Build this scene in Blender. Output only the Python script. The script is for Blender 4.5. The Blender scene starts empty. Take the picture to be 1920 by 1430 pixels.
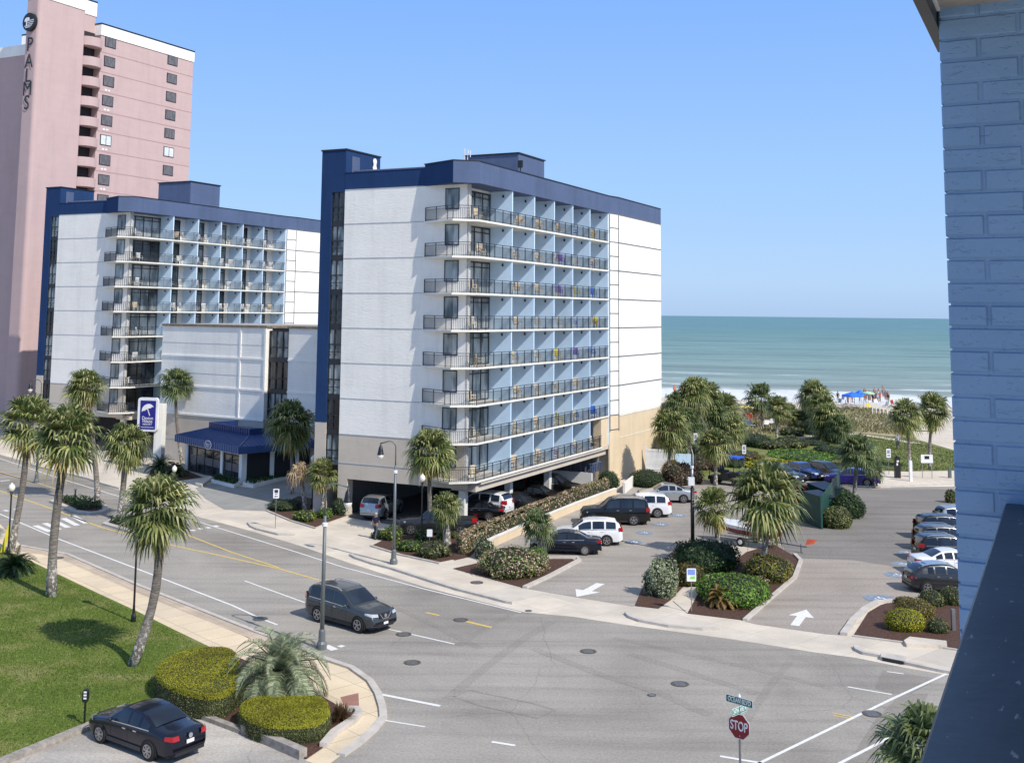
import bpy, math, random
import numpy as np
from mathutils import Vector, Matrix
random.seed(7)
SC = bpy.context.scene
COL = SC.collection
# ---------------------------------------------------------------- camera
F = 2100.; RHO = .0108; HC = 15.5; PX, PY = 915., 351.
cr, sr = math.cos(RHO), math.sin(RHO)
def hor(x): return 590.7 + RHO * (x - 1250)
TH = math.atan((hor(PX) - PY) * cr / F); ct, st = math.cos(TH), math.sin(TH)
def ray(x, y):
    qx, qy = x - PX, y - PY
    u = qx * cr + qy * sr; v = -qx * sr + qy * cr
    return (u, F * ct + v * st, F * st - v * ct)
def G(x, y, z=0.):
    """the ground point that the photograph shows at pixel x, y"""
    d = ray(x, y); t = (z - HC) / d[2]
    return (d[0] * t, d[1] * t)
def proj(X, Y, Z):
    Z = Z - HC
    yc = Y * ct + Z * st; zc = -Y * st + Z * ct
    u = F * X / yc; v = -F * zc / yc
    return (PX + u * cr - v * sr, PY + u * sr + v * cr)
def Zat(X, Y, py):
    a, b = HC - Y * .85, HC + Y * .85
    for _ in range(50):
        m = (a + b) / 2
        if proj(X, Y, m)[1] > py: a = m
        else: b = m
    return a
def ppm(X, Y): return F / math.hypot(F, 0) * 2113. / Y      # pixels per metre at depth Y
A2 = math.atan(1088 / 2113)
B2 = (math.sin(A2), math.cos(A2)); B1 = (math.cos(A2), -math.sin(A2))
def hit(P, d, x, y):
    r = ray(x, y); det = d[0] * (-r[1]) - d[1] * (-r[0])
    return (-P[0] * (-r[1]) + P[1] * (-r[0])) / det
def L2W(P, x, y): return (P[0] + x * B1[0] + y * B2[0], P[1] + x * B1[1] + y * B2[1])
def yat(P, x, px, py): return hit(L2W(P, x, 0), B2, px, py)
def xat(P, y, px, py): return hit(L2W(P, 0, y), B1, px, py)
cam = bpy.data.cameras.new("camera"); co = bpy.data.objects.new("camera", cam); COL.objects.link(co)
cam.sensor_fit = 'HORIZONTAL'; cam.sensor_width = 36.; cam.lens = 36. * F / 1920.
cam.shift_x = (960. - PX) / 1920.; cam.shift_y = (PY - 715.) / 1920.
cam.clip_start = .1; cam.clip_end = 60000.
f_ = Vector((0, ct, st)); up = Vector((0, -st, ct)); rt = Vector((1, 0, 0))
rt2 = rt * cr + up * sr; up2 = up * cr - rt * sr      # roll
Mx = Matrix((rt2, up2, -f_)).transposed().to_4x4(); Mx.translation = (0, 0, HC)
co.matrix_world = Mx; SC.camera = co
# ---------------------------------------------------------------- world, sun
SUN = Vector((.70, -.714, 0)).normalized(); EL = math.radians(43)
sdir = Vector((SUN.x * math.cos(EL), SUN.y * math.cos(EL), math.sin(EL)))
w = bpy.data.worlds.new("World"); SC.world = w; w.use_nodes = True
nt = w.node_tree; bg = nt.nodes['Background']
sky = nt.nodes.new('ShaderNodeTexSky'); sky.sky_type = 'NISHITA'; sky.sun_disc = False
sky.sun_elevation = EL; sky.sun_rotation = math.atan2(SUN.x, SUN.y); sky.air_density = 1.0; sky.dust_density = .35; sky.ozone_density = 2.2; sky.altitude = 0
tcw = nt.nodes.new('ShaderNodeTexCoord'); spw = nt.nodes.new('ShaderNodeSeparateXYZ'); nt.links.new(tcw.outputs['Generated'], spw.inputs[0])
rw = nt.nodes.new('ShaderNodeValToRGB'); nt.links.new(spw.outputs['Z'], rw.inputs[0]); el_ = rw.color_ramp.elements
while len(el_) < 5: el_.new(.5)
for e_, (p_, c_) in zip(el_, ((0., (.40, .62, .97)), (.03, (.45, .69, 1.05)), (.12, (.38, .65, 1.12)), (.30, (.24, .50, 1.12)), (1., (.42, .48, .58)))): e_.position = p_; e_.color = (*c_, 1)  # top stop lies out of view, lightened to add neutral fill
sc_ = nt.nodes.new('ShaderNodeMixRGB'); sc_.blend_type = 'MULTIPLY'; sc_.inputs[0].default_value = 1; sc_.inputs[2].default_value = (.105, .105, .105, 1); nt.links.new(sky.outputs[0], sc_.inputs[1])
mw = nt.nodes.new('ShaderNodeMixRGB'); mw.inputs[0].default_value = .82; nt.links.new(sc_.outputs[0], mw.inputs[1]); nt.links.new(rw.outputs[0], mw.inputs[2])
nt.links.new(mw.outputs[0], bg.inputs[0]); bg.inputs[1].default_value = 1.
sun = bpy.data.lights.new("sun", 'SUN'); so = bpy.data.objects.new("sun", sun); COL.objects.link(so)
sun.energy = 4.75; sun.angle = math.radians(.5); sun.color = (1, .935, .84)
so.rotation_euler = sdir.to_track_quat('Z', 'Y').to_euler()
SC.view_settings.view_transform = 'Standard'; SC.view_settings.look = 'None'; SC.view_settings.exposure = 0; SC.view_settings.gamma = 1
SC.cycles.max_bounces = 5; SC.cycles.diffuse_bounces = 3; SC.cycles.glossy_bounces = 2; SC.cycles.transmission_bounces = 2; SC.cycles.transparent_max_bounces = 6
# ---------------------------------------------------------------- materials
def lin(r, g, b):
    f = lambda c: (c / 255 / 12.92) if c / 255 <= .04045 else ((c / 255 + .055) / 1.055) ** 2.4
    return (f(r), f(g), f(b))
class NT:
    def __init__(s, name):
        s.m = bpy.data.materials.new(name); s.m.use_nodes = True; s.t = s.m.node_tree
        s.p = s.t.nodes['Principled BSDF']; s.out = s.t.nodes['Material Output']
    def n(s, typ, **k):
        x = s.t.nodes.new(typ)
        for a, b in k.items(): setattr(x, a, b)
        return x
    def l(s, a, b): s.t.links.new(a, b)
    def coords(s, scale=(1, 1, 1), rot=0):
        tc = s.n('ShaderNodeTexCoord'); mp = s.n('ShaderNodeMapping')
        mp.inputs['Scale'].default_value = scale; mp.inputs['Rotation'].default_value = (0, 0, rot)
        s.l(tc.outputs['Object'], mp.inputs[0]); return mp.outputs[0]
    def noise(s, scale, detail=4, rough=.55, vec=None, dist=0):
        x = s.n('ShaderNodeTexNoise'); x.inputs['Scale'].default_value = scale; x.inputs['Detail'].default_value = detail; x.inputs['Roughness'].default_value = rough
        x.inputs['Distortion'].default_value = dist
        if vec is None: vec = s.coords()
        s.l(vec, x.inputs['Vector']); return x.outputs['Fac']
    def ramp(s, fac, stops):
        x = s.n('ShaderNodeValToRGB'); e = x.color_ramp.elements
        while len(e) < len(stops): e.new(.5)
        for i, (p, c) in enumerate(stops):
            e[i].position = p; e[i].color = (*c, 1) if len(c) == 3 else c
        s.l(fac, x.inputs[0]); return x.outputs[0]
    def mix(s, a, b, fac, mode='MIX'):
        x = s.n('ShaderNodeMixRGB', blend_type=mode)
        for sock, v in ((x.inputs[0], fac), (x.inputs[1], a), (x.inputs[2], b)):
            if hasattr(v, 'links') or hasattr(v, 'is_linked'): s.l(v, sock)
            elif isinstance(v, (int, float)): sock.default_value = v
            else: sock.default_value = (*v, 1)
        return x.outputs[0]
    def math(s, op, a, b=0.):
        x = s.n('ShaderNodeMath', operation=op)
        for sock, v in ((x.inputs[0], a), (x.inputs[1], b)):
            if isinstance(v, (int, float)): sock.default_value = v
            else: s.l(v, sock)
        return x.outputs[0]
    def bump(s, h, strength=.3, dist=.02, prev=None):
        b = s.n('ShaderNodeBump'); b.inputs['Strength'].default_value = strength; b.inputs['Distance'].default_value = dist
        s.l(h, b.inputs['Height'])
        if prev is not None: s.l(prev, b.inputs['Normal'])
        s.l(b.outputs[0], s.p.inputs['Normal']); return b.outputs[0]
    def base(s, c):
        if isinstance(c, tuple): s.p.inputs['Base Color'].default_value = (*c, 1)
        else: s.l(c, s.p.inputs['Base Color'])
def g(v): return (v, v, v)
def mat(name, col, rough=.7, metal=0., var=.12, scale=2., bump=0., bscale=30., coat=0., spec=.5, streak=0.):
    s = NT(name); c0 = tuple(min(1, c * (1 - var)) for c in col); c1 = tuple(min(1, c * (1 + var)) for c in col)
    nz = s.noise(scale, 5, .6); c = s.ramp(nz, [(.3, c0), (.7, c1)])
    if streak:
        v = s.coords((6, 6, .25)); n2 = s.noise(1.2, 4, .6, v)
        c = s.mix(c, s.ramp(n2, [(.35, g(1 - streak)), (.65, g(1.))]), 1., 'MULTIPLY')
    s.base(c); s.p.inputs['Roughness'].default_value = rough; s.p.inputs['Metallic'].default_value = metal
    s.p.inputs['Coat Weight'].default_value = coat; s.p.inputs['Specular IOR Level'].default_value = spec
    if bump: s.bump(s.noise(bscale, 4, .6), bump, .02)
    return s.m
M = {}
# paint, masonry
def stucco(name, col, var=.05, b=.5, streak=.06):
    s = NT(name); nz = s.noise(.35, 5, .6); c = s.ramp(nz, [(.3, tuple(x * (1 - var) for x in col)), (.7, tuple(min(1, x * (1 + var)) for x in col))])
    v = s.coords((.9, .9, .10)); c = s.mix(c, s.ramp(s.noise(1.0, 6, .7, v, .3), [(.38, g(1 - streak)), (.52, g(1.))]), 1., 'MULTIPLY')
    v9 = s.coords((.25, .25, 1.4)); c = s.mix(c, s.ramp(s.noise(1.0, 5, .7, v9), [(.35, g(.965)), (.55, g(1.))]), 1., 'MULTIPLY')
    s.base(c); s.p.inputs['Roughness'].default_value = .85; s.p.inputs['Specular IOR Level'].default_value = .2
    v2 = s.coords((1, 1, 3)); s.bump(s.noise(2.2, 8, .7, v2), b, .03); return s.m
M['white'] = stucco('white_stucco', (.86, .85, .81))
M['whiteb'] = stucco('white_block', (.84, .82, .77), .05, .8)
M['cream'] = stucco('cream_stucco', (.68, .55, .38)); M['beige'] = stucco('beige_stucco', (.56, .50, .42))
M['ltblue'] = stucco('pale_blue_stucco', (.58, .76, .95), b=.15); M['navy'] = stucco('sunlit_navy_stucco', (.085, .12, .215), .08, .5, .1)  # navy holds the sunlit tone of the roof band in its colour
M['navy_shaded'] = stucco('shaded_navy_stucco', (.015, .045, .13), .08, .4, .1)  # same paint as navy, with the shade of the front faces put into the colour
M['pink'] = stucco('pink_stucco', (.50, .375, .365), .03, .25, .05); M['slab'] = stucco('painted_slab', (.76, .74, .68), .06, .2, .12)
M['soffit0'] = mat('soffit_paint', (.55, .50, .40), .8, var=.1)
M['joint'] = mat('joint_line', (.42, .44, .47), .8); M['djoint'] = mat('dark_joint_line', (.13, .13, .14), .8); M['pjoint'] = mat('pink_joint_line', (.42, .27, .27), .8)
M['dframe'] = mat('dark_bronze_frame', (.018, .018, .022), .45); M['rail'] = mat('rail_paint', (.022, .028, .04), .5); M['black'] = mat('black_paint', (.012, .012, .013), .4)
M['bronze'] = mat('grey_green_metal', (.13, .15, .15), .5, .3); M['lampgrey'] = mat('lamp_grey_metal', (.16, .18, .185), .5, .3, streak=.2)
M['globe'] = mat('frosted_globe', (.75, .70, .62), .25); M['wmetal'] = mat('white_metal', (.75, .75, .76), .4); M['gal'] = mat('galvanised_steel', (.30, .30, .31), .4, .7)
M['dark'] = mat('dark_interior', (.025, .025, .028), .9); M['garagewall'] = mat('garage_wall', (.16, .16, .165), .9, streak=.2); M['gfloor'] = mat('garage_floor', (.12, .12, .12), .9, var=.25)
M['yellow'] = mat('yellow_plastic', (.75, .62, .04), .5); M['red'] = mat('red_paint', (.42, .02, .02), .45); M['orange'] = mat('orange_flag', (.85, .16, .07), .6)
M['pvc'] = mat('white_vinyl', (.70, .72, .74), .5); M['roofgrey'] = mat('roof_membrane', (.35, .34, .32), .9)
def glass(name, c0, c1, rough=.08, sc=.6):
    s = NT(name); v = s.coords((1.7, 1.7, .6)); s.base(s.ramp(s.noise(sc, 2, .5, v), [(.42, c0), (.58, c1)]))
    s.p.inputs['Roughness'].default_value = rough; s.p.inputs['Specular IOR Level'].default_value = .6; return s.m
M['glass'] = glass('window_glass', (.06, .08, .09), (.32, .37, .38)); M['dglass'] = glass('dark_glass', (.012, .015, .018), (.05, .06, .065)); M['curtain'] = glass('curtained_glass', (.16, .20, .22), (.42, .46, .48), .12)
M['carglass'] = glass('car_glass', (.008, .012, .02), (.02, .03, .045), .04, .3); M['screen'] = glass('grey_window_screen', (.10, .095, .10), (.15, .14, .145), .4, 2.)
M['whitewin'] = mat('white_curtain', (.62, .66, .68), .4)  # plain pale curtain colour
# vegetation
def leafmat(name, stops, trans=.3, rough=.5, big=1.2):
    s = NT(name); ge = s.n('ShaderNodeNewGeometry'); c = s.ramp(ge.outputs['Random Per Island'], stops)
    c = s.mix(c, s.ramp(s.noise(big, 3, .5), [(.3, g(.62)), (.7, g(1.25))]), 1., 'MULTIPLY')
    s.base(c); s.p.inputs['Roughness'].default_value = rough; s.p.inputs['Specular IOR Level'].default_value = .35
    tr = s.n('ShaderNodeBsdfTranslucent'); s.l(c, tr.inputs['Color']); mx = s.n('ShaderNodeMixShader'); mx.inputs[0].default_value = trans
    s.l(s.p.outputs[0], mx.inputs[1]); s.l(tr.outputs[0], mx.inputs[2]); s.l(mx.outputs[0], s.out.inputs[0]); return s.m
M['palm'] = leafmat('palm_leaf', [(0, (.06, .095, .03)), (.35, (.14, .185, .055)), (.7, (.26, .29, .10)), (1, (.52, .50, .23))], .3, .42, 1.)
M['palmd'] = leafmat('palm_leaf_dark', [(0, (.06, .10, .04)), (.5, (.12, .17, .065)), (1, (.26, .30, .12))])
M['palmy'] = leafmat('palm_leaf_yellowing', [(0, (.20, .20, .05)), (.5, (.45, .38, .10)), (1, (.55, .42, .18))])
M['palmdry'] = leafmat('palm_leaf_dry', [(0, (.30, .20, .10)), (.5, (.55, .40, .22)), (1, (.70, .55, .34))])
M['pindo'] = leafmat('silver_green_frond', [(0, (.10, .14, .07)), (.5, (.24, .29, .16)), (1, (.48, .50, .32))])
M['sago'] = leafmat('sago_frond', [(0, (.025, .05, .02)), (1, (.09, .15, .045))]); M['sagor'] = leafmat('rusty_sago_frond', [(0, (.14, .12, .03)), (1, (.40, .22, .08))])
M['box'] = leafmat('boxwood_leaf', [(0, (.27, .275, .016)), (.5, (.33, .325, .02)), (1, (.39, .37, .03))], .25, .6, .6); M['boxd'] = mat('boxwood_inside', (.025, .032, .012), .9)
M['dgreen'] = leafmat('dark_green_leaf', [(0, (.014, .032, .012)), (.6, (.035, .082, .022)), (1, (.08, .155, .045))]); M['green'] = leafmat('green_leaf', [(0, (.05, .11, .018)), (.6, (.14, .26, .035)), (1, (.28, .44, .08))])
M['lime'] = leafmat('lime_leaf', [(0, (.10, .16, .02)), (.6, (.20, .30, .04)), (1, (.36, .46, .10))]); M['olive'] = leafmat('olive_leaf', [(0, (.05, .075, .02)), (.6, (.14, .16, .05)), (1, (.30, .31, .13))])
M['gold'] = leafmat('golden_leaf', [(0, (.09, .08, .02)), (.6, (.22, .18, .035)), (1, (.36, .26, .07))]); M['bloom'] = leafmat('pale_blossom', [(0, (.07, .10, .03)), (.35, (.16, .19, .06)), (.5, (.48, .30, .20)), (1, (.78, .58, .46))])
M['bronzeleaf'] = leafmat('bronze_leaf', [(0, (.05, .04, .03)), (.5, (.15, .09, .06)), (.8, (.30, .17, .12)), (1, (.6, .42, .36))]); M['pale'] = leafmat('pale_leaf', [(0, (.08, .11, .05)), (.4, (.22, .28, .14)), (1, (.62, .64, .46))])
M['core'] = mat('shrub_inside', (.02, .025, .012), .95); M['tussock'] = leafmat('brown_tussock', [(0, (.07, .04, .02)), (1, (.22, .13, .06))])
M['blades'] = leafmat('grass_blade', [(0, (.05, .09, .012)), (.6, (.11, .165, .028)), (1, (.30, .30, .11))], .25, .6, .33)
M['dune'] = leafmat('dune_grass', [(0, (.12, .12, .05)), (.6, (.27, .25, .12)), (1, (.42, .38, .22))], .2, .6, .2)
def bark():
    s = NT('palm_bark'); v = s.coords((1, 1, 5)); n = s.noise(3., 6, .7, v)
    c = s.ramp(n, [(.3, (.10, .085, .07)), (.55, (.24, .21, .18)), (.75, (.42, .39, .35))]); tc = s.n('ShaderNodeTexCoord'); sp = s.n('ShaderNodeSeparateXYZ'); s.l(tc.outputs['Object'], sp.inputs[0]); low = s.ramp(s.math('DIVIDE', sp.outputs['Z'], 9.), [(.0, g(1.)), (.12, g(.9)), (.26, g(0.))])
    vp = s.coords((6, 6, 4)); pt = s.ramp(s.noise(1., 3, .6, vp), [(.52, g(0.)), (.56, g(1.))]); c = s.mix(c, (.62, .60, .55), s.mix(low, pt, 1., 'MULTIPLY')); up2_ = s.ramp(s.math('DIVIDE', sp.outputs['Z'], 9.), [(.2, g(1.)), (.75, g(.55))]); c = s.mix(c, up2_, 1., 'MULTIPLY')
    s.base(c); s.p.inputs['Roughness'].default_value = .9
    s.bump(n, 1., .08); return s.m
M['bark'] = bark()
# ground
def asphalt(name, c, rot=0., dirty=.25, joints=False):
    s = NT(name); v = s.coords((1, 1, 1)); big = s.noise(.09, 5, .6, v, .6)
    col = s.ramp(big, [(.3, tuple(x * (1 - dirty) for x in c)), (.5, c), (.72, tuple(x * (1 + dirty * .8) for x in c))])
    vs = s.coords((.05, .9, 1), rot); stx = s.noise(1.1, 4, .6, vs); col = s.mix(col, s.ramp(stx, [(.30, g(.80)), (.5, g(1.)), (.7, g(1.08))]), 1., 'MULTIPLY')
    fine = s.noise(9., 5, .75, v); col = s.mix(col, s.ramp(fine, [(.35, g(.80)), (.65, g(1.16))]), 1., 'MULTIPLY')
    spk = s.noise(55., 2, .6, v); col = s.mix(col, s.ramp(spk, [(.35, g(.82)), (.65, g(1.15))]), 1., 'MULTIPLY')
    vo = s.n('ShaderNodeTexVoronoi', feature='DISTANCE_TO_EDGE'); vo.inputs['Scale'].default_value = .13
    nv = s.n('ShaderNodeTexNoise'); nv.inputs['Scale'].default_value = .5; s.l(v, nv.inputs['Vector']); wv = s.mix(v, nv.outputs['Color'], .35, 'LINEAR_LIGHT'); s.l(wv, vo.inputs['Vector'])
    crk = s.ramp(vo.outputs['Distance'], [(0, g(.74)), (.0022, g(.82)), (.004, g(1.))]); gate = s.noise(.07, 2, .5, v); crk = s.mix(g(1.), crk, s.ramp(gate, [(.42, g(0.)), (.52, g(1.))])); col = s.mix(col, crk, 1., 'MULTIPLY')
    s.base(col); s.p.inputs['Roughness'].default_value = .9; s.p.inputs['Specular IOR Level'].default_value = .25; s.bump(fine, .25, .01); return s.m
RD = math.radians(48)
M['road'] = asphalt('worn_asphalt', (.325, .300, .264), RD); M['lot'] = asphalt('parking_asphalt', (.34, .308, .27), -.5, .3); M['lot2'] = asphalt('pinkish_asphalt', (.355, .312, .272), -1.1, .15)
M['newasph'] = asphalt('darker_asphalt', (.225, .208, .188), -.3, .15); M['patch'] = asphalt('asphalt_patch', (.27, .245, .215), RD, .15); M['gravel'] = asphalt('coarse_asphalt', (.42, .39, .35), .5, .45)
def concrete(name, c, rot, sx=1.6, sy=1.6, var=.12, line=.55):
    s = NT(name); v = s.coords((1, 1, 1)); n1 = s.noise(.35, 5, .6, v); col = s.ramp(n1, [(.3, tuple(x * (1 - var) for x in c)), (.7, tuple(x * (1 + var) for x in c))])
    n2 = s.noise(14., 4, .7, v); col = s.mix(col, s.ramp(n2, [(.35, g(.9)), (.65, g(1.07))]), 1., 'MULTIPLY')
    vr = s.coords((1, 1, 1), rot); br = s.n('ShaderNodeTexBrick'); s.l(vr, br.inputs['Vector']); br.offset = 0
    br.inputs['Scale'].default_value = 1.; br.inputs['Brick Width'].default_value = sx; br.inputs['Row Height'].default_value = sy; br.inputs['Mortar Size'].default_value = .018; br.inputs['Mortar Smooth'].default_value = .3
    br.inputs['Color1'].default_value = (.93, .93, .93, 1); br.inputs['Color2'].default_value = (1.06, 1.04, 1.0, 1); br.inputs['Mortar'].default_value = (line, line, line, 1); br.inputs['Bias'].default_value = 0
    col = s.mix(col, br.outputs[0], 1., 'MULTIPLY'); s.base(col); s.p.inputs['Roughness'].default_value = .9; s.p.inputs['Specular IOR Level'].default_value = .2; return s.m
M['walk'] = concrete('pale_concrete_walk', (.66, .55, .40), RD); M['plaza'] = concrete('plaza_concrete', (.60, .54, .46), RD, 2.4, 2.4, .15, .75); M['kerb'] = mat('kerb_concrete', (.50, .46, .41), .9, var=.15, scale=1.5, bump=.2)
M['drive'] = concrete('grey_tiled_drive', (.30, .30, .29), .2, .9, .9, .12, .8); M['redbrick'] = concrete('red_brick_ramp', (.36, .19, .15), RD, .25, .12, .15, .75); M['stamped'] = concrete('stamped_paving', (.50, .41, .32), RD, .7, .35, .22, .7)
M['paint'] = mat('road_paint_white', (.72, .71, .69), .8, var=.12, scale=6); M['ypaint'] = mat('road_paint_yellow', (.66, .47, .12), .8, var=.15, scale=5); M['bluep'] = mat('faded_blue_paint', (.20, .25, .32), .8, var=.45, scale=4)
M['mulch'] = mat('bark_mulch', (.075, .035, .022), .95, var=.6, scale=9., bump=1., bscale=25.); M['iron'] = mat('cast_iron', (.13, .115, .10), .6, .4, var=.5, scale=18.)
def grassm(name, a, b, c):
    s = NT(name); v = s.coords((1, 1, 1)); n1 = s.noise(.35, 5, .65, v, .4); col = s.ramp(n1, [(.28, a), (.5, b), (.74, c)]); v2 = s.coords((3, 8, 1), .3); n2 = s.noise(1.6, 5, .75, v2)
    col = s.mix(col, s.ramp(n2, [(.3, g(.55)), (.5, g(1.)), (.7, g(1.5))]), 1., 'MULTIPLY'); n5 = s.noise(.9, 4, .7, v, .8); col = s.mix(col, c, s.ramp(n5, [(.60, g(0.)), (.68, g(.65))])); s.base(col); s.p.inputs['Roughness'].default_value = .9; s.p.inputs['Specular IOR Level'].default_value = .1; s.bump(n2, .6, .05); return s.m
M['lawn'] = grassm('lawn_turf', (.07, .12, .018), (.12, .165, .03), (.26, .24, .10)); M['rough'] = grassm('dune_turf', (.10, .13, .04), (.16, .18, .06), (.30, .27, .14)); M['dunesoil'] = grassm('dune_soil', (.20, .18, .09), (.32, .27, .16), (.55, .47, .34))
def sandm():
    s = NT('pale_sand'); v = s.coords(); col = s.ramp(s.noise(.06, 6, .65, v), [(.3, (.52, .44, .34)), (.6, (.66, .59, .49))]); col = s.mix(col, s.ramp(s.noise(2., 4, .7, v), [(.3, g(.85)), (.7, g(1.1))]), 1., 'MULTIPLY'); s.base(col); s.p.inputs['Roughness'].default_value = .95; return s.m
M['sand'] = sandm()
# ---------------------------------------------------------------- mesh helpers
class MB:
    def __init__(s): s.v = []; s.f = []
    def add(s, vs, fs):
        o = len(s.v); s.v.extend([tuple(p) for p in vs]); s.f.extend([tuple(i + o for i in q) for q in fs])
    def box(s, x0, x1, y0, y1, z0, z1):
        s.add([(x0, y0, z0), (x1, y0, z0), (x1, y1, z0), (x0, y1, z0), (x0, y0, z1), (x1, y0, z1), (x1, y1, z1), (x0, y1, z1)], [(0, 3, 2, 1), (4, 5, 6, 7), (0, 1, 5, 4), (1, 2, 6, 5), (2, 3, 7, 6), (3, 0, 4, 7)])
    def bar(s, p, q, a, b=None):
        """a box beam between two points, a wide, b tall"""
        b = a if b is None else b; p, q = Vector(p), Vector(q); d = (q - p).normalized(); u = Vector((0, 0, 1)) if abs(d.z) < .9 else Vector((1, 0, 0))
        r = d.cross(u).normalized() * a / 2; t = r.cross(d).normalized() * b / 2
        s.add([p - r - t, p + r - t, p + r + t, p - r + t, q - r - t, q + r - t, q + r + t, q - r + t], [(0, 3, 2, 1), (4, 5, 6, 7), (0, 1, 5, 4), (1, 2, 6, 5), (2, 3, 7, 6), (3, 0, 4, 7)])
    def prism(s, poly, z0, z1):
        n = len(poly); area = sum(poly[i][0] * poly[(i + 1) % n][1] - poly[(i + 1) % n][0] * poly[i][1] for i in range(n))
        if area < 0: poly = poly[::-1]
        s.add([(x, y, z0) for x, y in poly] + [(x, y, z1) for x, y in poly], [tuple(range(n))[::-1], tuple(range(n, 2 * n))] + [(i, (i + 1) % n, n + (i + 1) % n, n + i) for i in range(n)])
    def sheet(s, poly, z):
        n = len(poly); area = sum(poly[i][0] * poly[(i + 1) % n][1] - poly[(i + 1) % n][0] * poly[i][1] for i in range(n))
        if area < 0: poly = poly[::-1]
        s.add([(x, y, z) for x, y in poly], [tuple(range(n))])
    def quad(s, a, b, c, d): s.add([a, b, c, d], [(0, 1, 2, 3)])
    def tube(s, pts, rad, n=8, cap=True):
        pts = [Vector(p) for p in pts]; rad = rad if isinstance(rad, (list, tuple)) else [rad] * len(pts); o = len(s.v); pu = None
        for i, p in enumerate(pts):
            d = (pts[min(i + 1, len(pts) - 1)] - pts[max(i - 1, 0)]).normalized()
            if pu is None: pu = Vector((1, 0, 0)) if abs(d.x) < .9 else Vector((0, 1, 0))
            a = (pu - d * pu.dot(d)).normalized(); b = d.cross(a); pu = a
            for k in range(n):
                t = 2 * math.pi * k / n; s.v.append(tuple(p + (a * math.cos(t) + b * math.sin(t)) * rad[i]))
        for i in range(len(pts) - 1):
            for k in range(n): s.f.append((o + i * n + k, o + i * n + (k + 1) % n, o + (i + 1) * n + (k + 1) % n, o + (i + 1) * n + k))
        if cap: s.f.append(tuple(o + k for k in range(n))[::-1]); s.f.append(tuple(o + (len(pts) - 1) * n + k for k in range(n)))
    def lathe(s, prof, n=16, c=(0, 0, 0), ax='z', cap=True):
        o = len(s.v)
        for r, z in prof:
            for k in range(n):
                t = 2 * math.pi * k / n; p = (r * math.cos(t), r * math.sin(t), z)
                if ax == 'y': p = (p[0], p[2], p[1])
                s.v.append((p[0] + c[0], p[1] + c[1], p[2] + c[2]))
        for i in range(len(prof) - 1):
            for k in range(n): s.f.append((o + i * n + k, o + i * n + (k + 1) % n, o + (i + 1) * n + (k + 1) % n, o + (i + 1) * n + k))
        if cap: s.f.append(tuple(o + k for k in range(n))[::-1]); s.f.append(tuple(o + (len(prof) - 1) * n + k for k in range(n)))
    def build(s, name, m, parent=None, smooth=False, fix=True):
        me = bpy.data.meshes.new(name); me.from_pydata(s.v, [], s.f); me.update()
        if fix:
            import bmesh
            bm = bmesh.new(); bm.from_mesh(me); bmesh.ops.recalc_face_normals(bm, faces=bm.faces); bm.to_mesh(me); bm.free()
        if smooth:
            for p in me.polygons: p.use_smooth = True
        me.materials.append(m); o = bpy.data.objects.new(name, me); COL.objects.link(o)
        if parent is not None: o.parent = parent
        return o
def tag(o, label=None, cat=None, group=None, kind=None):
    if label: o['label'] = label
    if cat: o['category'] = cat
    if group: o['group'] = group
    if kind: o['kind'] = kind
    return o
def empty(name, loc=(0, 0, 0), rz=0., label=None, cat=None, group=None, sc=1.):
    o = bpy.data.objects.new(name, None); COL.objects.link(o); o.location = loc; o.rotation_euler = (0, 0, rz); o.scale = (sc, sc, sc); o.empty_display_size = .2
    return tag(o, label, cat, group)
def copy_tree(o, parent=None):
    c = o.copy(); COL.objects.link(c); c.parent = parent
    for ch in [x for x in COL.objects if x.parent == o]: copy_tree(ch, c)
    return c
def struct(name, mb, m): return tag(mb.build(name, m), kind='structure')
def inset(poly, d):
    """shrink a simple polygon by d"""
    n = len(poly); A = sum(poly[i][0] * poly[(i + 1) % n][1] - poly[(i + 1) % n][0] * poly[i][1] for i in range(n)); sg = 1 if A > 0 else -1; out = []
    for i in range(n):
        p0, p1, p2 = Vector(poly[i - 1]), Vector(poly[i]), Vector(poly[(i + 1) % n]); e1 = (p1 - p0).normalized(); e2 = (p2 - p1).normalized()
        n1 = Vector((-e1.y, e1.x)) * sg; n2 = Vector((-e2.y, e2.x)) * sg; m = n1 + n2
        if m.length < .3: m = n1
        m.normalize(); k = d / max(.4, m.dot(n1)); out.append((p1.x + m.x * k, p1.y + m.y * k))
    return out
def smoothpoly(poly, it=2):
    for _ in range(it):
        q = []
        for i in range(len(poly)):
            a, b = poly[i], poly[(i + 1) % len(poly)]; q += [(a[0] * .75 + b[0] * .25, a[1] * .75 + b[1] * .25), (a[0] * .25 + b[0] * .75, a[1] * .25 + b[1] * .75)]
        poly = q
    return poly
def resample(line, n):
    P = [Vector(p) for p in line]; L = [0]
    for a, b in zip(P, P[1:]): L.append(L[-1] + (b - a).length)
    out = []
    for i in range(n):
        t = L[-1] * i / (n - 1); k = max(j for j in range(len(L)) if L[j] <= t + 1e-9); k = min(k, len(P) - 2)
        out.append(P[k].lerp(P[k + 1], (t - L[k]) / max(1e-6, L[k + 1] - L[k])))
    return out
def strip_poly(line, w):
    """polygon of width w along a polyline"""
    P = [Vector(p) for p in line]; a, b = [], []
    for i, p in enumerate(P):
        d = (P[min(i + 1, len(P) - 1)] - P[max(i - 1, 0)]).normalized(); n = Vector((-d.y, d.x)) * w / 2; a.append(tuple(p + n)); b.append(tuple(p - n))
    return a + b[::-1]
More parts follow.
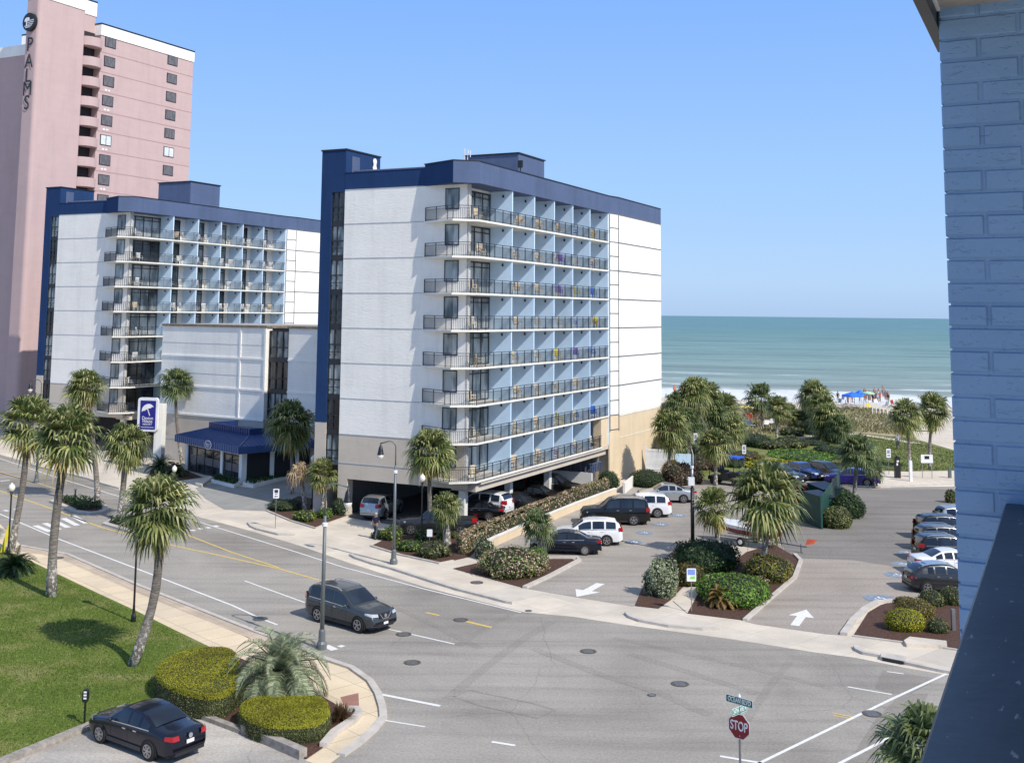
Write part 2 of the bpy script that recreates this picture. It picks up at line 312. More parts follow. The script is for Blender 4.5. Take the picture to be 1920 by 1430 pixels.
def strip(mb, line, w, z):
    P = [Vector(p) for p in line]; a, b = [], []
    for i, p in enumerate(P):
        d = (P[min(i + 1, len(P) - 1)] - P[max(i - 1, 0)]).normalized(); n = Vector((-d.y, d.x)) * w / 2; a.append((*(p + n), z)); b.append((*(p - n), z))
    for i in range(len(P) - 1): mb.quad(b[i], b[i + 1], a[i + 1], a[i])
def text_mesh(txt, size, name, m, parent, mtx, align='CENTER', sx=1., bold=0.):
    cu = bpy.data.curves.new('lettering', 'FONT'); cu.body = txt; cu.size = size; cu.align_x = align; cu.align_y = 'CENTER'; cu.extrude = .004; cu.offset = bold
    o = bpy.data.objects.new('lettering', cu); COL.objects.link(o); dg = bpy.context.evaluated_depsgraph_get(); dg.update(); me = bpy.data.meshes.new_from_object(o.evaluated_get(dg)); COL.objects.unlink(o); bpy.data.objects.remove(o)
    me.materials.clear(); me.materials.append(m); q = bpy.data.objects.new(name, me); COL.objects.link(q); q.parent = parent; q.matrix_local = mtx @ Matrix.Diagonal((sx, 1, 1, 1)); return q
# ================================================================ GROUND, SEA
wa, wb = Vector(G(1242, 729, -.35)), Vector(G(1780, 746, -.35)); cd = (wb - wa).normalized(); CA = math.atan2(cd.y, cd.x)
seaR = Matrix.Rotation(CA, 4, 'Z'); seaR.translation = (wa.x, wa.y, 0)
def lc(x, y): v = seaR @ Vector((x, y, 0)); return (v.x, v.y)
mb = MB(); B = 30000.
rows = [(-900, -.05), (-34, -.05), (60, -3.), (B, -3.)]
for (y0, z0), (y1, z1) in zip(rows, rows[1:]):
    a, b = lc(-B, y0), lc(B, y0); c, d = lc(B, y1), lc(-B, y1); mb.quad((*a, z0), (*b, z0), (*c, z1), (*d, z1))
struct('ground', mb, M['sand'])
def seam():
    s = NT('sea_water'); tc = s.n('ShaderNodeTexCoord'); sp = s.n('ShaderNodeSeparateXYZ'); s.l(tc.outputs['Object'], sp.inputs[0])
    d = s.math('DIVIDE', sp.outputs['Y'], 1500.); d = s.math('POWER', s.math('MAXIMUM', d, 0.), .5)
    col = s.ramp(d, [(0, (.38, .40, .34)), (.12, (.27, .33, .28)), (.35, (.19, .28, .24)), (.7, (.13, .24, .21)), (1., (.11, .22, .22))])
    v = s.coords((.012, .05, 1)); n1 = s.noise(1., 6, .65, v, .5); col = s.mix(col, s.ramp(n1, [(.35, g(.72)), (.6, g(1.15))]), 1., 'MULTIPLY')
    v = s.coords((.08, .5, 1)); n3 = s.noise(1., 5, .7, v, .3); col = s.mix(col, s.ramp(n3, [(.35, g(.8)), (.6, g(1.12))]), .8, 'MULTIPLY')
    # breakers: bands parallel to the shore, broken by noise
    v2 = s.coords((.018, .03, 1)); nb = s.noise(1., 5, .6, v2, .4); yy = s.math('ADD', sp.outputs['Y'], s.math('MULTIPLY', nb, 62.))
    wv = s.math('ABSOLUTE', s.math('SUBTRACT', s.math('FRACT', s.math('DIVIDE', yy, 30.)), .5)); band = s.ramp(wv, [(0, g(1.)), (.06, g(.8)), (.11, g(0.))])
    v3 = s.coords((.02, .09, 1)); gate = s.ramp(s.noise(1., 3, .5, v3), [(.48, g(0.)), (.56, g(1.))])
    near = s.ramp(s.math('DIVIDE', sp.outputs['Y'], 110.), [(0, g(1.)), (.12, g(1.)), (.6, g(.8)), (1., g(0.))]); v4 = s.coords((.6, 1.4, 1)); br = s.ramp(s.noise(1., 5, .8, v4), [(.38, g(.1)), (.58, g(1.))])
    foam = s.mix(s.mix(s.mix(band, gate, 1., 'MULTIPLY'), near, 1., 'MULTIPLY'), br, 1., 'MULTIPLY')
    edge = s.ramp(s.math('DIVIDE', yy, 100.), [(.25, g(1.)), (.36, g(.9)), (.40, g(0.))]); edge = s.mix(edge, br, .6, 'MULTIPLY')
    v5 = s.coords((.05, .25, 1)); cap = s.ramp(s.noise(1., 6, .75, v5), [(.665, g(0.)), (.70, g(.7))])
    foam = s.mix(s.mix(foam, edge, 1., 'LIGHTEN'), cap, 1., 'LIGHTEN')
    col = s.mix(col, g(.86), foam); s.base(col); s.p.inputs['Roughness'].default_value = .38; s.p.inputs['Specular IOR Level'].default_value = .2; s.p.inputs['IOR'].default_value = 1.33
    v6 = s.coords((.12, .45, 1)); s.bump(s.noise(1., 7, .7, v6), .5, 1.2); return s.m
mb = MB()
for y0, y1 in ((-30, 120), (120, 900), (900, B)): mb.quad((-B, y0, -.35), (B, y0, -.35), (B, y1, -.35), (-B, y1, -.35))
o = mb.build('sea', seam()); o.matrix_world = seaR; tag(o, kind='structure')
def S(name, pts, z, m):
    mb = MB(); mb.sheet([G(*p) for p in pts], z); return struct(name, mb, M[m])
def Z(sc, ox, oy, pts): return [(ox + x / sc, oy + y / sc) for x, y in pts]
# asphalt everywhere around the streets
mb = MB(); mb.sheet([(-160, 8), (60, 8), (60, 60), (46, 118), (30, 128), (-30, 150), (-160, 240)], 0.); struct('road', mb, M['road'])
E_edge = [(-260, 775), (0, 852), (168, 900), (366, 967), (470, 995), (560, 1022), (658, 1056), (795, 1100), (917, 1131), (981, 1147), (1077, 1156), (1173, 1171), (1240, 1180), (1380, 1199), (1525, 1222), (1607, 1233), (1700, 1252), (1960, 1297)]
plaza = [G(*p) for p in E_edge] + [G(1960, 1225), (40, 75), (28, 100), (0, 120), (-60, 180), (-150, 230)]
mb = MB(); mb.sheet(plaza, .004); struct('plaza_pavement', mb, M['plaza'])
S('near_sidewalk', [(-300, 870), (-120, 942), (0, 982), (38, 1021), (126, 1037), (261, 1096), (365, 1137), (484.6, 1184.5), (560, 1212), (608, 1234), (659, 1251), (694, 1276), (709, 1300), (717, 1325), (719, 1344), (702, 1366), (674, 1391), (640, 1415), (600, 1445), (570, 1425), (606, 1402), (640, 1370), (664, 1351), (653, 1335), (600, 1304), (560, 1290), (418, 1224), (252, 1144), (189, 1115), (61, 1054), (0, 1026), (-260, 920)], .008, 'walk')
mb = MB(); strip(mb, [G(x - 6, y + 6) for x, y in [(38, 1021), (126, 1037), (261, 1096), (365, 1137), (484.6, 1184.5), (560, 1212)]], .9, .012); struct('stamped_paving_band', mb, M['stamped'])
S('lawn', [(-700, 860), (-260, 925), (0, 1026), (61, 1054), (189, 1115), (252, 1144), (418, 1226), (470, 1250), (520, 1290), (460, 1372), (365, 1338), (292, 1309), (171, 1360), (9, 1428), (-120, 1482), (-500, 1440)], .03, 'lawn')
S('parking_bay', [(292, 1311), (365, 1341), (456, 1375), (566, 1422), (640, 1452), (700, 1560), (-160, 1640), (-120, 1484), (9, 1430), (171, 1363)], .012, 'gravel')
S('mulch_bed', [(300, 1312), (365, 1338), (456, 1370), (575, 1424), (606, 1402), (626, 1378), (664, 1351), (672, 1340), (653, 1335), (600, 1304), (585, 1300), (545, 1278), (500, 1256), (430, 1226), (380, 1240)], .045, 'mulch')
S('brick_ramp', [(638, 1307), (672, 1299), (674, 1341), (664, 1351), (652, 1334)], .016, 'redbrick')
# lot, right driveway, cul-de-sac
S('parking_lot', [(984, 1103), (1077, 1119), (1188, 1137), (1205, 1108), (1215, 1070), (1270, 1030), (1330, 1012), (1440, 1018), (1505, 1046), (1500, 990), (1450, 930), (1330, 900), (1290, 885), (1190, 912), (1153, 930), (925, 1012), (880, 1043)], .010, 'lot')
S('exit_driveway', [(1397, 1165), (1418, 1170), (1544, 1188), (1582, 1191), (1622, 1144), (1645, 1131), (1700, 1125), (1860, 1120), (1860, 985), (1500, 980), (1440, 1010), (1500, 1045), (1492, 1083), (1450, 1118)], .012, 'lot2')
S('turning_circle', [(1480, 1046), (1600, 1050), (1700, 1066), (1850, 1072), (1880, 930), (1790, 918), (1640, 918), (1560, 905), (1440, 905), (1450, 990)], .016, 'newasph')
S('lower_driveway', [(366, 915), (398, 906), (475, 915), (544, 897), (604, 893), (604, 955), (503, 958), (420, 955), (385, 935)], .010, 'drive')
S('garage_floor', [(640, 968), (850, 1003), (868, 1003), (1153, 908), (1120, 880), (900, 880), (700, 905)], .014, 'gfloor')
# sand and grass by the beach
S('sandy_verge', [(1560, 880), (1610, 872), (1810, 872), (1830, 912), (1640, 914), (1560, 902)], .02, 'sand')
S('dune_lawn', [(1240, 820), (1400, 800), (1560, 812), (1600, 806), (1700, 818), (1795, 846), (1830, 882), (1690, 884), (1600, 880), (1540, 900), (1400, 905), (1290, 900), (1240, 870)], .03, 'rough')
S('grassy_dune', [(1150, 768), (1330, 764), (1500, 768), (1600, 762), (1660, 768), (1690, 790), (1720, 822), (1600, 812), (1500, 812), (1240, 822), (1150, 830)], .04, 'dunesoil')
mb = MB(); strip(mb, [G(*p) for p in [(1590, 783), (1640, 790), (1690, 796), (1740, 808)]], 3., .06); struct('sand_path', mb, M['sand'])
mb = MB(); strip(mb, [G(*p) for p in [(1480, 822), (1540, 818), (1600, 814), (1660, 822), (1720, 832)]], 1.6, .065); struct('sand_path', mb, M['sand'])
# beds on the far side
beds = {'bed_by_garage': [(695, 1024), (750, 1041), (824, 1057), (881, 1044), (905, 1020), (1153, 925), (1145, 905), (858, 990), (775, 985)],
        'bed_by_exit': [(849, 1066), (984, 1103), (1080, 1052), (1070, 1046), (1020, 1049), (930, 1048)],
        'bed_with_white_bush': [(1190, 1136), (1235, 1141), (1258, 1125), (1300, 1080), (1380, 1040), (1340, 1020), (1270, 1028), (1220, 1065)],
        'bed_in_middle': [(1289, 1150), (1396, 1163), (1450, 1118), (1490, 1083), (1502, 1050), (1450, 1020), (1400, 1035), (1320, 1090)],
        'bed_by_drive': [(1600, 1192), (1760, 1213), (1960, 1245), (1960, 1120), (1700, 1122), (1652, 1134), (1628, 1148)],
        'bed_by_driveway': [(502, 958), (545, 975), (591, 990), (612, 982), (650, 968), (640, 945), (560, 930)],
        'bed_by_steps': [(270, 905), (330, 902), (380, 895), (345, 880), (290, 872)]}
for k, p in beds.items(): S(k, p, .03, 'mulch')
for p in ([(1262, 1127), (1289, 1150), (1320, 1092), (1350, 1052), (1330, 1045), (1290, 1090)],): S('bed_footpath', p, .035, 'plaza')
def kerb(pts, w=.16, h=.13, name='kerb'):
    mb = MB(); P = [G(*p) for p in pts]; mb2 = strip_poly(P, w)
    n = len(P)
    for i in range(n - 1): mb.prism([mb2[i], mb2[i + 1], mb2[2 * n - 2 - i], mb2[2 * n - 1 - i]], 0, h)
    return struct(name, mb, M['kerb'])
kerb([(658, 1041), (668, 1047), (700, 1058), (738, 1068), (775, 1080), (809, 1091), (860, 1107), (916, 1121), (950, 1130), (962, 1132)], .25)
kerb([(1175, 1151), (1182, 1158), (1200, 1165), (1254, 1175), (1317, 1181), (1349, 1180)], .25)
kerb([(1605, 1214), (1608, 1220), (1620, 1226), (1654, 1232)], .25); kerb([(1695, 1244), (1760, 1258), (1900, 1285)], .25)
kerb([(466, 981), (472, 988), (483, 993), (523, 1003), (552, 1004)], .25); kerb([(60, 873), (110, 885), (168, 899), (190, 907), (225, 917)], .2)
kerb([(1582, 1191), (1600, 1165), (1622, 1144), (1645, 1131), (1680, 1128), (1850, 1122)], .35, .15); kerb([(984, 1103), (1030, 1082), (1086, 1052), (1083, 1047), (1020, 1047)], .3, .14)
kerb([(1397, 1164), (1450, 1118), (1490, 1084), (1502, 1052), (1490, 1040)], .25, .12); kerb([(695, 1024), (750, 1041), (824, 1057), (850, 1052)], .15, .1); kerb([(1600, 1193), (1760, 1214), (1900, 1236)], .12, .08)
kerb([(500, 958), (545, 977), (591, 991), (612, 983), (652, 969)], .15, .1); kerb([(1560, 905), (1600, 912), (1650, 914), (1790, 909), (1850, 905)], .3, .12)
kerb([(606, 1402), (626, 1378), (664, 1353), (673, 1341), (668, 1334), (652, 1334)], .28, .2)
kerb([(560, 1214), (608, 1236), (659, 1253), (694, 1278), (709, 1302), (717, 1327), (719, 1346), (702, 1368), (674, 1393), (640, 1417)], .3, .10); kerb([(38, 1023), (126, 1039), (261, 1098), (365, 1139), (484, 1186), (560, 1214)], .25, .06)
# median islands
for pts, nm in (([(92, 941), (110, 936), (141, 934), (175, 940), (200, 950), (204, 957), (190, 962), (165, 964), (140, 961)], 0), ([(191, 984), (207, 976), (232, 973), (275, 980), (310, 991), (320, 1000), (314, 1009), (300, 1011), (240, 998)], 1)):
    P = [G(*p) for p in pts]; mb = MB(); mb.prism(P, 0, .14); struct('median_kerb', mb, M['kerb']); mb = MB(); mb.sheet(inset(P, .45), .16); struct('median_bed', mb, M['mulch'])
# storm drain
mb = MB(); mb.prism([G(*p) for p in ((1653, 1228), (1700, 1237), (1698, 1246), (1651, 1237))], 0, .16); o = struct('storm_drain_kerb', mb, M['kerb'])
mb = MB(); a, b = G(1655, 1239), G(1696, 1247); mb.quad((*a, .03), (*b, .03), (b[0], b[1] + .12, .14), (a[0], a[1] + .12, .14)); struct('storm_drain_opening', mb, M['black'])
# patches on the road
for p in ([(1655, 1256), (1760, 1272), (1700, 1305), (1640, 1290)], [(1590, 1430), (1640, 1350), (1690, 1300), (1740, 1300), (1690, 1430)]): S('road_patch', p, .0041 if p[0][0] == 1655 else .0054, 'patch' if p[0][0] > 1500 else 'road')
M['stain'] = asphalt('tyre_stained_asphalt', (.29, .268, .236), RD, .2)
mb = MB()
for pts, wd in (([(1035, 1165), (985, 1195), (930, 1235), (880, 1275), (840, 1310)], .5), ([(960, 1150), (905, 1180), (860, 1210)], .4), ([(1150, 1195), (1290, 1225), (1420, 1255), (1560, 1290)], .45), ([(1180, 1225), (1300, 1262), (1420, 1300)], .5), ([(1000, 1215), (1120, 1262), (1240, 1300), (1330, 1340)], .5), ([(1480, 1240), (1440, 1290), (1400, 1350)], .35), ([(700, 1120), (800, 1165), (900, 1215)], .4)): strip(mb, [G(*p) for p in pts], wd, .0030 + .0003 * len(mb.f) / 2)
struct('tyre_stains', mb, M['stain'])
mb = MB(); L_ = [(850, 1305), (880, 1293), (1000, 1318), (1040, 1330), (1010, 1346), (900, 1322), (850, 1305)]; strip(mb, [G(*p) for p in L_], .13, .0072); struct('patch_outline', mb, M['stain'])
# ---------------------------------------------------------------- markings
mb = MB()
WL = lambda pts, wd: strip(mb, [G(*p) for p in pts], wd, .008)
WL([(-200, 795), (0, 859.5), (110, 896), (221.5, 930), (369, 977), (560, 1036), (640, 1062), (800, 1105), (977, 1148)], .12)
WL([(-200, 880), (0, 963.5), (110.7, 1010.5), (251.7, 1064), (436, 1134.7), (486, 1158), (520, 1171)], .14)
WL([(459, 1088.6), (572, 1129.5)], .12); WL([(727, 1178.7), (852, 1207)], .12); WL([(711, 1300.5), (825, 1323)], .2); WL([(719, 1349.6), (797, 1362)], .1); WL([(922, 1390), (966, 1397)], .16); WL([(610, 1210), (628, 1218)], .4)
WL([(636, 1210), (644, 1212)], .3); WL([(1340, 1480), (1424, 1430), (1560, 1364), (1670, 1311), (1776, 1262), (1860, 1222)], .14); WL([(1480, 1500), (1575, 1430), (1660, 1386), (1760, 1335)], .14); WL([(1350, 1417), (1428, 1430)], .16); WL([(1589, 1287), (1672, 1301.6)], .12); WL([(1663, 1258.5), (1695, 1263)], .1)
WL([(0, 902), (18, 900)], .3)
for i in range(5): WL([(66 + i * 17.5, 985 - i * 4.6), (94 + i * 17, 996.5 - i * 3.9)], .42)
for x, y in ((8, 956), (27, 954), (358, 993), (372, 990), (387, 988), (402, 985)): WL([(x, y), (x + 7, y + 2)], .3)
WL([(140, 1401.6), (232, 1432)], .11); WL([(63, 1428), (123, 1408)], .35); WL([(1044, 1024), (1110, 1027)], .1)
for y, x0, x1 in ((992.5, 1160, 1212), (978, 1205, 1245), (1007, 1145, 1190), (962, 1245, 1290)): WL([(x0, y + 1), (x1, y - 1)], .09)
WL([(1660, 1111), (1676, 1089), (1692, 1089)], .1); WL([(1680, 1070), (1706, 1067)], .1); WL([(1690, 1037), (1712, 1038)], .1)
struct('road_markings', mb, M['paint'])
mb = MB()
WL([(-160, 867), (0, 920), (100.7, 955), (191, 988.7), (292, 1015.6), (402.7, 1039), (523.5, 1066), (597, 1087)], .16); WL([(-160, 842), (0, 884.7), (60, 902), (110.7, 918)], .12); WL([(342, 999), (436, 1035.7), (523.5, 1064)], .14)
WL([(799, 1148), (824, 1153.7)], .16); WL([(866, 1162.6), (922, 1176)], .2); WL([(1560, 1336), (1597, 1343)], .09); WL([(1562, 1341), (1590, 1346)], .08); WL([(437, 1180), (470, 1196)], .14)
struct('road_markings', mb, M['ypaint'])
def arrow(tip, tail, wid, name):
    a, b = Vector(G(*tip)), Vector(G(*tail)); d = (a - b).normalized(); n = Vector((-d.y, d.x)); L = (a - b).length; h = a - d * L * .45; mb = MB()
    mb.add([(*(p), .022) for p in (b - n * wid * .17, h - n * wid * .17, h - n * wid * .5, a, h + n * wid * .5, h + n * wid * .17, b + n * wid * .17)], [(0, 1, 5, 6), (1, 2, 3), (1, 3, 5), (3, 4, 5)]); return struct(name, mb, M['paint'])
arrow((1081, 1119), (1126, 1094), 1.5, 'arrow_marking'); arrow((1512, 1143), (1490, 1173), 1.3, 'arrow_marking')
for x, y, r in ((1188, 1016, .65), (1208, 999, .65), (1238, 983, .7), (1272, 966, .7), (1649, 1122, .9), (1682, 1078, .8), (1692, 1057, .7), (1702, 1036, .7)):
    X, Y = G(x, y); mb = MB(); mb.sheet([(X + r * math.cos(t * math.pi / 4 + .4) , Y + r * math.sin(t * math.pi / 4 + .4)) for t in range(8)], .021); struct('accessible_bay_marking', mb, M['bluep'])
    mb = MB(); q = [(-.05, .42), (.1, .42), (.1, .1), (.3, .1), (.42, -.3), (.3, -.34), (.2, 0), (-.02, 0)]; mb.sheet([(X + a * r, Y + b * r) for a, b in q], .025); mb.add([(X + r * (.0 + R * math.cos(t / 6 * 3.9 + 2.4)), Y + r * (-.12 + R * math.sin(t / 6 * 3.9 + 2.4)), .026) for t in range(7) for R in (.26, .33)], [(2 * i, 2 * i + 1, 2 * i + 3, 2 * i + 2) for i in range(6)]); struct('accessible_bay_symbol', mb, M['paint'])
mhl = {(1103, 1221): 'in the middle of the junction', (1275, 1282): 'in the junction beyond the stop sign', (773, 1242): 'in the junction right of the dark street lamp base', (757, 1189): 'on the lane line ahead of the grey vehicle', (864, 1162): 'at the start of the short yellow dash', (1635, 1338): 'beside the long white edge line', (894, 1092): 'in the pavement by the clipped flowering bush', (108, 1046): 'in the pavement beside the second leaning palm trunk', (488, 1160): 'on the white edge line beyond the silver green palm', (991, 1145): 'by the kerb end at the exit driveway', (1222, 1303): 'tiny one in the near junction'}
for (x, y), l in mhl.items():
    r = .18 if x in (991, 1222) else .38; X, Y = G(x, y); mb = MB(); mb.lathe([(r, 0), (r, .018), (r * .86, .02), (r * .84, .012)], 20); root = mb.build('manhole_cover', M['iron'], None); root.location = (X, Y, .008); tag(root, 'round iron manhole cover ' + l, 'manhole cover')
    mb = MB(); 
    for i in range(-2, 3): mb.box(-r * .6, r * .6, i * r * .28 - .02, i * r * .28 + .02, .012, .022)
    mb.build('grate', M['gal'], root)
# sleeper edging by the parking bay
def edging(name, a, b, wd, h, label):
    A, Bp = G(*a), G(*b); mb = MB(); mb.bar((A[0], A[1], h / 2 + .01), (Bp[0], Bp[1], h / 2 + .01), wd, h); o = mb.build(name, mat('weathered_timber', (.30, .27, .235), .9, var=.35, scale=4., bump=.4), None); return tag(o, label, 'edging')
edging('timber_edging', (-110, 1480), (171, 1364), .3, .2, 'long low timber edging between lawn and parking bay, left of the parked navy sedan'); edging('timber_edging', (300, 1316), (454, 1374), .28, .16, 'dark low timber edging along the mulch between the navy sedan and the pale sleeper')
edging('concrete_sleeper', (458, 1374), (568, 1422), .35, .32, 'pale weathered sleeper lying at the end of the parking bay below the clipped hedge')
# grass blades on the lawn near the camera, dune grass
def inpoly(p, poly):
    x, y = p; c = False; j = len(poly) - 1
    for i in range(len(poly)):
        if (poly[i][1] > y) != (poly[j][1] > y) and x < (poly[j][0] - poly[i][0]) * (y - poly[i][1]) / (poly[j][1] - poly[i][1]) + poly[i][0]: c = not c
        j = i
    return c
def scatter_grass(name, px, n, h, z, m, rnd=3):
    P = [G(*p) for p in px]; xs = [p[0] for p in P]; ys = [p[1] for p in P]; R = random.Random(rnd); mb = MB(); k = 0
    while k < n:
        p = (R.uniform(min(xs), max(xs)), R.uniform(min(ys), max(ys)))
        if not inpoly(p, P): continue
        k += 1; a = R.uniform(0, 6.28); hh = h * R.uniform(.5, 1.3); wd = h * .28; dx, dy = math.cos(a) * wd, math.sin(a) * wd; lx, ly = R.uniform(-.7, .7) * hh, R.uniform(-.7, .7) * hh
        o = len(mb.v); mb.v += [(p[0] - dx, p[1] - dy, z), (p[0] + dx, p[1] + dy, z), (p[0] + lx, p[1] + ly, z + hh)]; mb.f.append((o, o + 1, o + 2))
    return tag(mb.build(name, m, fix=False), kind='stuff')
scatter_grass('grass', [(-60, 1006), (61, 1058), (189, 1119), (252, 1148), (410, 1228), (300, 1290), (171, 1356), (-60, 1455)], 46000, .06, .03, M['blades'])
scatter_grass('dune_grass', [(1240, 772), (1330, 766), (1500, 770), (1600, 764), (1655, 770), (1685, 790), (1700, 816), (1600, 810), (1240, 822)], 9000, .45, .03, M['dune'], 5)
scatter_grass('verge_grass', [(1560, 815), (1700, 822), (1795, 850), (1820, 880), (1700, 884), (1600, 880), (1540, 868)], 9000, .16, .03, M['blades'], 6)
# ================================================================ HOTEL TOWERS
P0 = G(657, 967); s0 = hit(P0, B1, 877, 600); PA = (P0[0] + s0 * B1[0], P0[1] + s0 * B1[1])
Xe, xi = .9, -1.17
YA = [yat(PA, Xe, px, 500) for px in (962, 1003.7, 1041, 1075.7, 1108, 1141.7)]
tf_ = 0.
while proj(*L2W(PA, Xe + .19 * tf_, YA[-1] + .05 + .98 * tf_), 15)[0] < 1159.5: tf_ += .02
XF = .19 * tf_; yF = YA[-1] + .05 + .98 * tf_; yE = yat(PA, Xe + XF, 1239, 500)
ZT, ZL, ST = 25.1, 6.12, 2.7114
ZK = [ZL + ST * k for k in range(8)]       # joint levels: 6.12 ... 25.1
chairs = []
def tower(P, dz, which, labels):
    root = empty('hotel_tower', (P[0], P[1], dz), -A2, labels, 'hotel')
    def bd(mb, n, m): return mb.build(n, M[m] if isinstance(m, str) else m, root)
    # solid body
    mb = MB(); mb.box(-11.15, xi, .35, 40, ZL, ZT); mb.box(xi, Xe - .1, YA[-1] + .1, yE, ZL, ZT); bd(mb, 'upper_wall', 'white')
    mb = MB(); mb.box(-11.2, 0, 0, .35, ZL, ZT); bd(mb, 'end_wall', 'whiteb')
    mb = MB(); mb.box(-11.2, 0, 0, .35, 2.75, ZL - .003); mb.box(-11.2, -10.35, 0, .8, -dz, 2.75); bd(mb, 'lower_end_wall', 'beige')
    mb = MB(); mb.prism([(Xe - .12, YA[-1] + .05), (Xe + .02, YA[-1] + .05), (Xe + XF, yF), (Xe + XF, yE), (Xe - .12, yE)], ZL, ZT); bd(mb, 'flank_wall', 'white')
    mb = MB(); mb.prism([(Xe - .12, YA[-1] + .05), (Xe + .02, YA[-1] + .05), (Xe + XF, yF), (Xe + XF, yE), (Xe - 6, yE), (Xe - 6, YA[-1] + .4), (Xe - .12, YA[-1] + .4)], -dz, ZL - .003); mb.box(Xe - .9, Xe - .13, YA[-1] - 1.7, YA[-1] + .04, 3.2, 6.1); bd(mb, 'lower_flank_wall', 'cream')
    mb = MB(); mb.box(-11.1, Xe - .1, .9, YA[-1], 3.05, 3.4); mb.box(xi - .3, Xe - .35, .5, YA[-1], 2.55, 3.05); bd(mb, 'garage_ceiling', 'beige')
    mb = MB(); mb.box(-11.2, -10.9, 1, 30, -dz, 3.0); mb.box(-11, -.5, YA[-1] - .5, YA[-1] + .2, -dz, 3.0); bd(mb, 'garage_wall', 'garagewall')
    for y in (.6, 8.2, 15.8):
        mb = MB(); mb.box(-.9, -.4, y, y + .5, -dz, 2.56); bd(mb, 'column', 'slab')
    # parapet and roof
    out = [(-4.25, .35), (-3.85, -.02), (-.6, -1.45), (Xe + .02, -.08), (Xe + .02, YA[-1] + .05), (Xe + XF + .02, yF), (Xe + XF + .02, yE + .02), (-11.22, yE + .02), (-11.22, -.02), (-4.25, -.02)]
    mb = MB(); mb.prism([(-11.22, -.02), (-3.86, -.02), (-3.86, 1), (-11.22, 1)], ZT, 26.45); bd(mb, 'parapet', 'navy_shaded'); mb = MB(); mb.prism([(-3.87, -.03), (-.605, -1.46), (-.6, -1.2), (-3.8, .2)], ZT - .01, 26.73); bd(mb, 'front_fascia', 'navy_shaded')  # front faces take the shaded copy of the roof band paint
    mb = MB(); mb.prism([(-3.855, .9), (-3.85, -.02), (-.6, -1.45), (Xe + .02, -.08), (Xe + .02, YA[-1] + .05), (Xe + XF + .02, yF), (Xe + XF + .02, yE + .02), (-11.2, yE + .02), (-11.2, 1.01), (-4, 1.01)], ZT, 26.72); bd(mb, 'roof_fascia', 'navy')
    mb = MB(); mb.box(-10.9, .4, 1.2, yE - .3, 26.73, 26.78); bd(mb, 'roof', 'roofgrey')
    mb = MB(); strip(mb, [(-11.2, .07), (-3.86, .07)], .26, 26.46); L = [(-3.86, 0), (-.6, -1.37), (Xe - .06, -.05), (Xe - .06, YA[-1] + .05), (Xe + XF - .06, yF), (Xe + XF - .06, yE)]
    mb2 = strip_poly(L, .26); n = len(L)
    for i in range(n - 1): mb.prism([mb2[i], mb2[i + 1], mb2[2 * n - 2 - i], mb2[2 * n - 1 - i]], 26.725, 26.80)
    bd(mb, 'coping', 'black')
    mb = MB(); mb.box(-5.8, -.75, 10, 15.2, 26.7, 29.6 if which == 'B' else 28.75); bd(mb, 'lift_house', 'navy'); mb = MB(); mb.box(-5.9, -.65, 9.9, 15.3, 29.6 if which == 'B' else 28.76, 29.72 if which == 'B' else 28.86); bd(mb, 'lift_house_cap', 'black')
    mb = MB(); mb.box(-13.5, -11.17, 0., 5., 26.5, 28.3); mb.box(-13.5, -12.45, 0, 5, 6.9, 26.5); mb.box(-12.45, -11.2, 0, 5, 24.95, 26.5); mb.box(-12.4, -11.21, 4.9, 5.2, 6.9, 25); bd(mb, 'stair_tower', 'navy_shaded')
    mb = MB(); mb.box(-13.58, -11.1, -.06, 5.06, 28.3, 28.42); bd(mb, 'stair_tower_cap', 'black')
    mb = MB(); mb.box(-13.5, -12.45, .02, 5, -dz, 6.9); bd(mb, 'stair_tower_base', 'beige')
    mb = MB(); mb.box(-11.165, -11.12, .8, 1.9, 26.55, 27.9); d = bd(mb, 'door', 'navy'); mb = MB(); mb.box(-11.12, -11.10, .85, .95, 27.1, 27.25); mb.build('handle', M['gal'], d)
    # stair glazing: one strip of windows per storey
    for k in range(-1, 7):
        z0, z1 = ZK[k] + .28 if k >= 0 else ZL - ST + .28, (ZK[k] if k >= 0 else ZL - ST) + ST - .12
        mb = MB(); mb.box(-12.45, -11.2, .10, .16, z0 - .4, z0); mb.box(-12.45, -12.37, .08, .14, z0, z1); mb.box(-11.29, -11.21, .08, .14, z0, z1); mb.box(-11.96, -11.86, .08, .14, z0, z1); mb.box(-12.45, -11.2, .06, .12, z0 + 1.05, z0 + 1.15); mb.box(-12.45, -11.2, .07, .11, z0 + .5, z0 + .55); mb.box(-12.45, -11.2, .06, .12, z1 - .06, z1)
        f = bd(mb, 'stair_window', 'dframe'); mb = MB(); mb.box(-12.40, -11.93, .17, .19, z0, z1); mb.box(-11.9, -11.25, .17, .19, z0, z1); mb.build('pane', M['glass' if (k + len(labels)) % 3 else 'dglass'], f)
    # joints
    mb = MB()
    for z in ZK[1:]: mb.box(-11.19, -3.9, -.025, 0, z - .035, z + .02)
    mb.box(-11.19, -3.0, -.03, 0, ZL - .06, ZL + .02); mb.box(-11.19, -3.0, -.03, 0, 3.9, 3.96); bd(mb, 'wall_joint', 'joint')
    mb = MB()
    for z in ZK[1:]: mb.box(Xe + XF, Xe + XF + .03, yF + .1, yE - .02, z - .06, z + .04)
    for i in range(-1, 15):
        z = ZL + i * ST / 2; a = Vector((Xe + .02, YA[-1] + .1)); b = Vector((Xe + XF, yF - .04)); mb.bar((a.x + .01, a.y, z), (b.x + .01, b.y, z), .05, .08)
    for q in ((Xe + .05, YA[-1] + .08), (Xe + XF + .02, yF)): mb.bar((q[0] + .02, q[1], 4.6), (q[0] + .02, q[1], 25.05), .05)
    bd(mb, 'flank_joint', 'djoint')
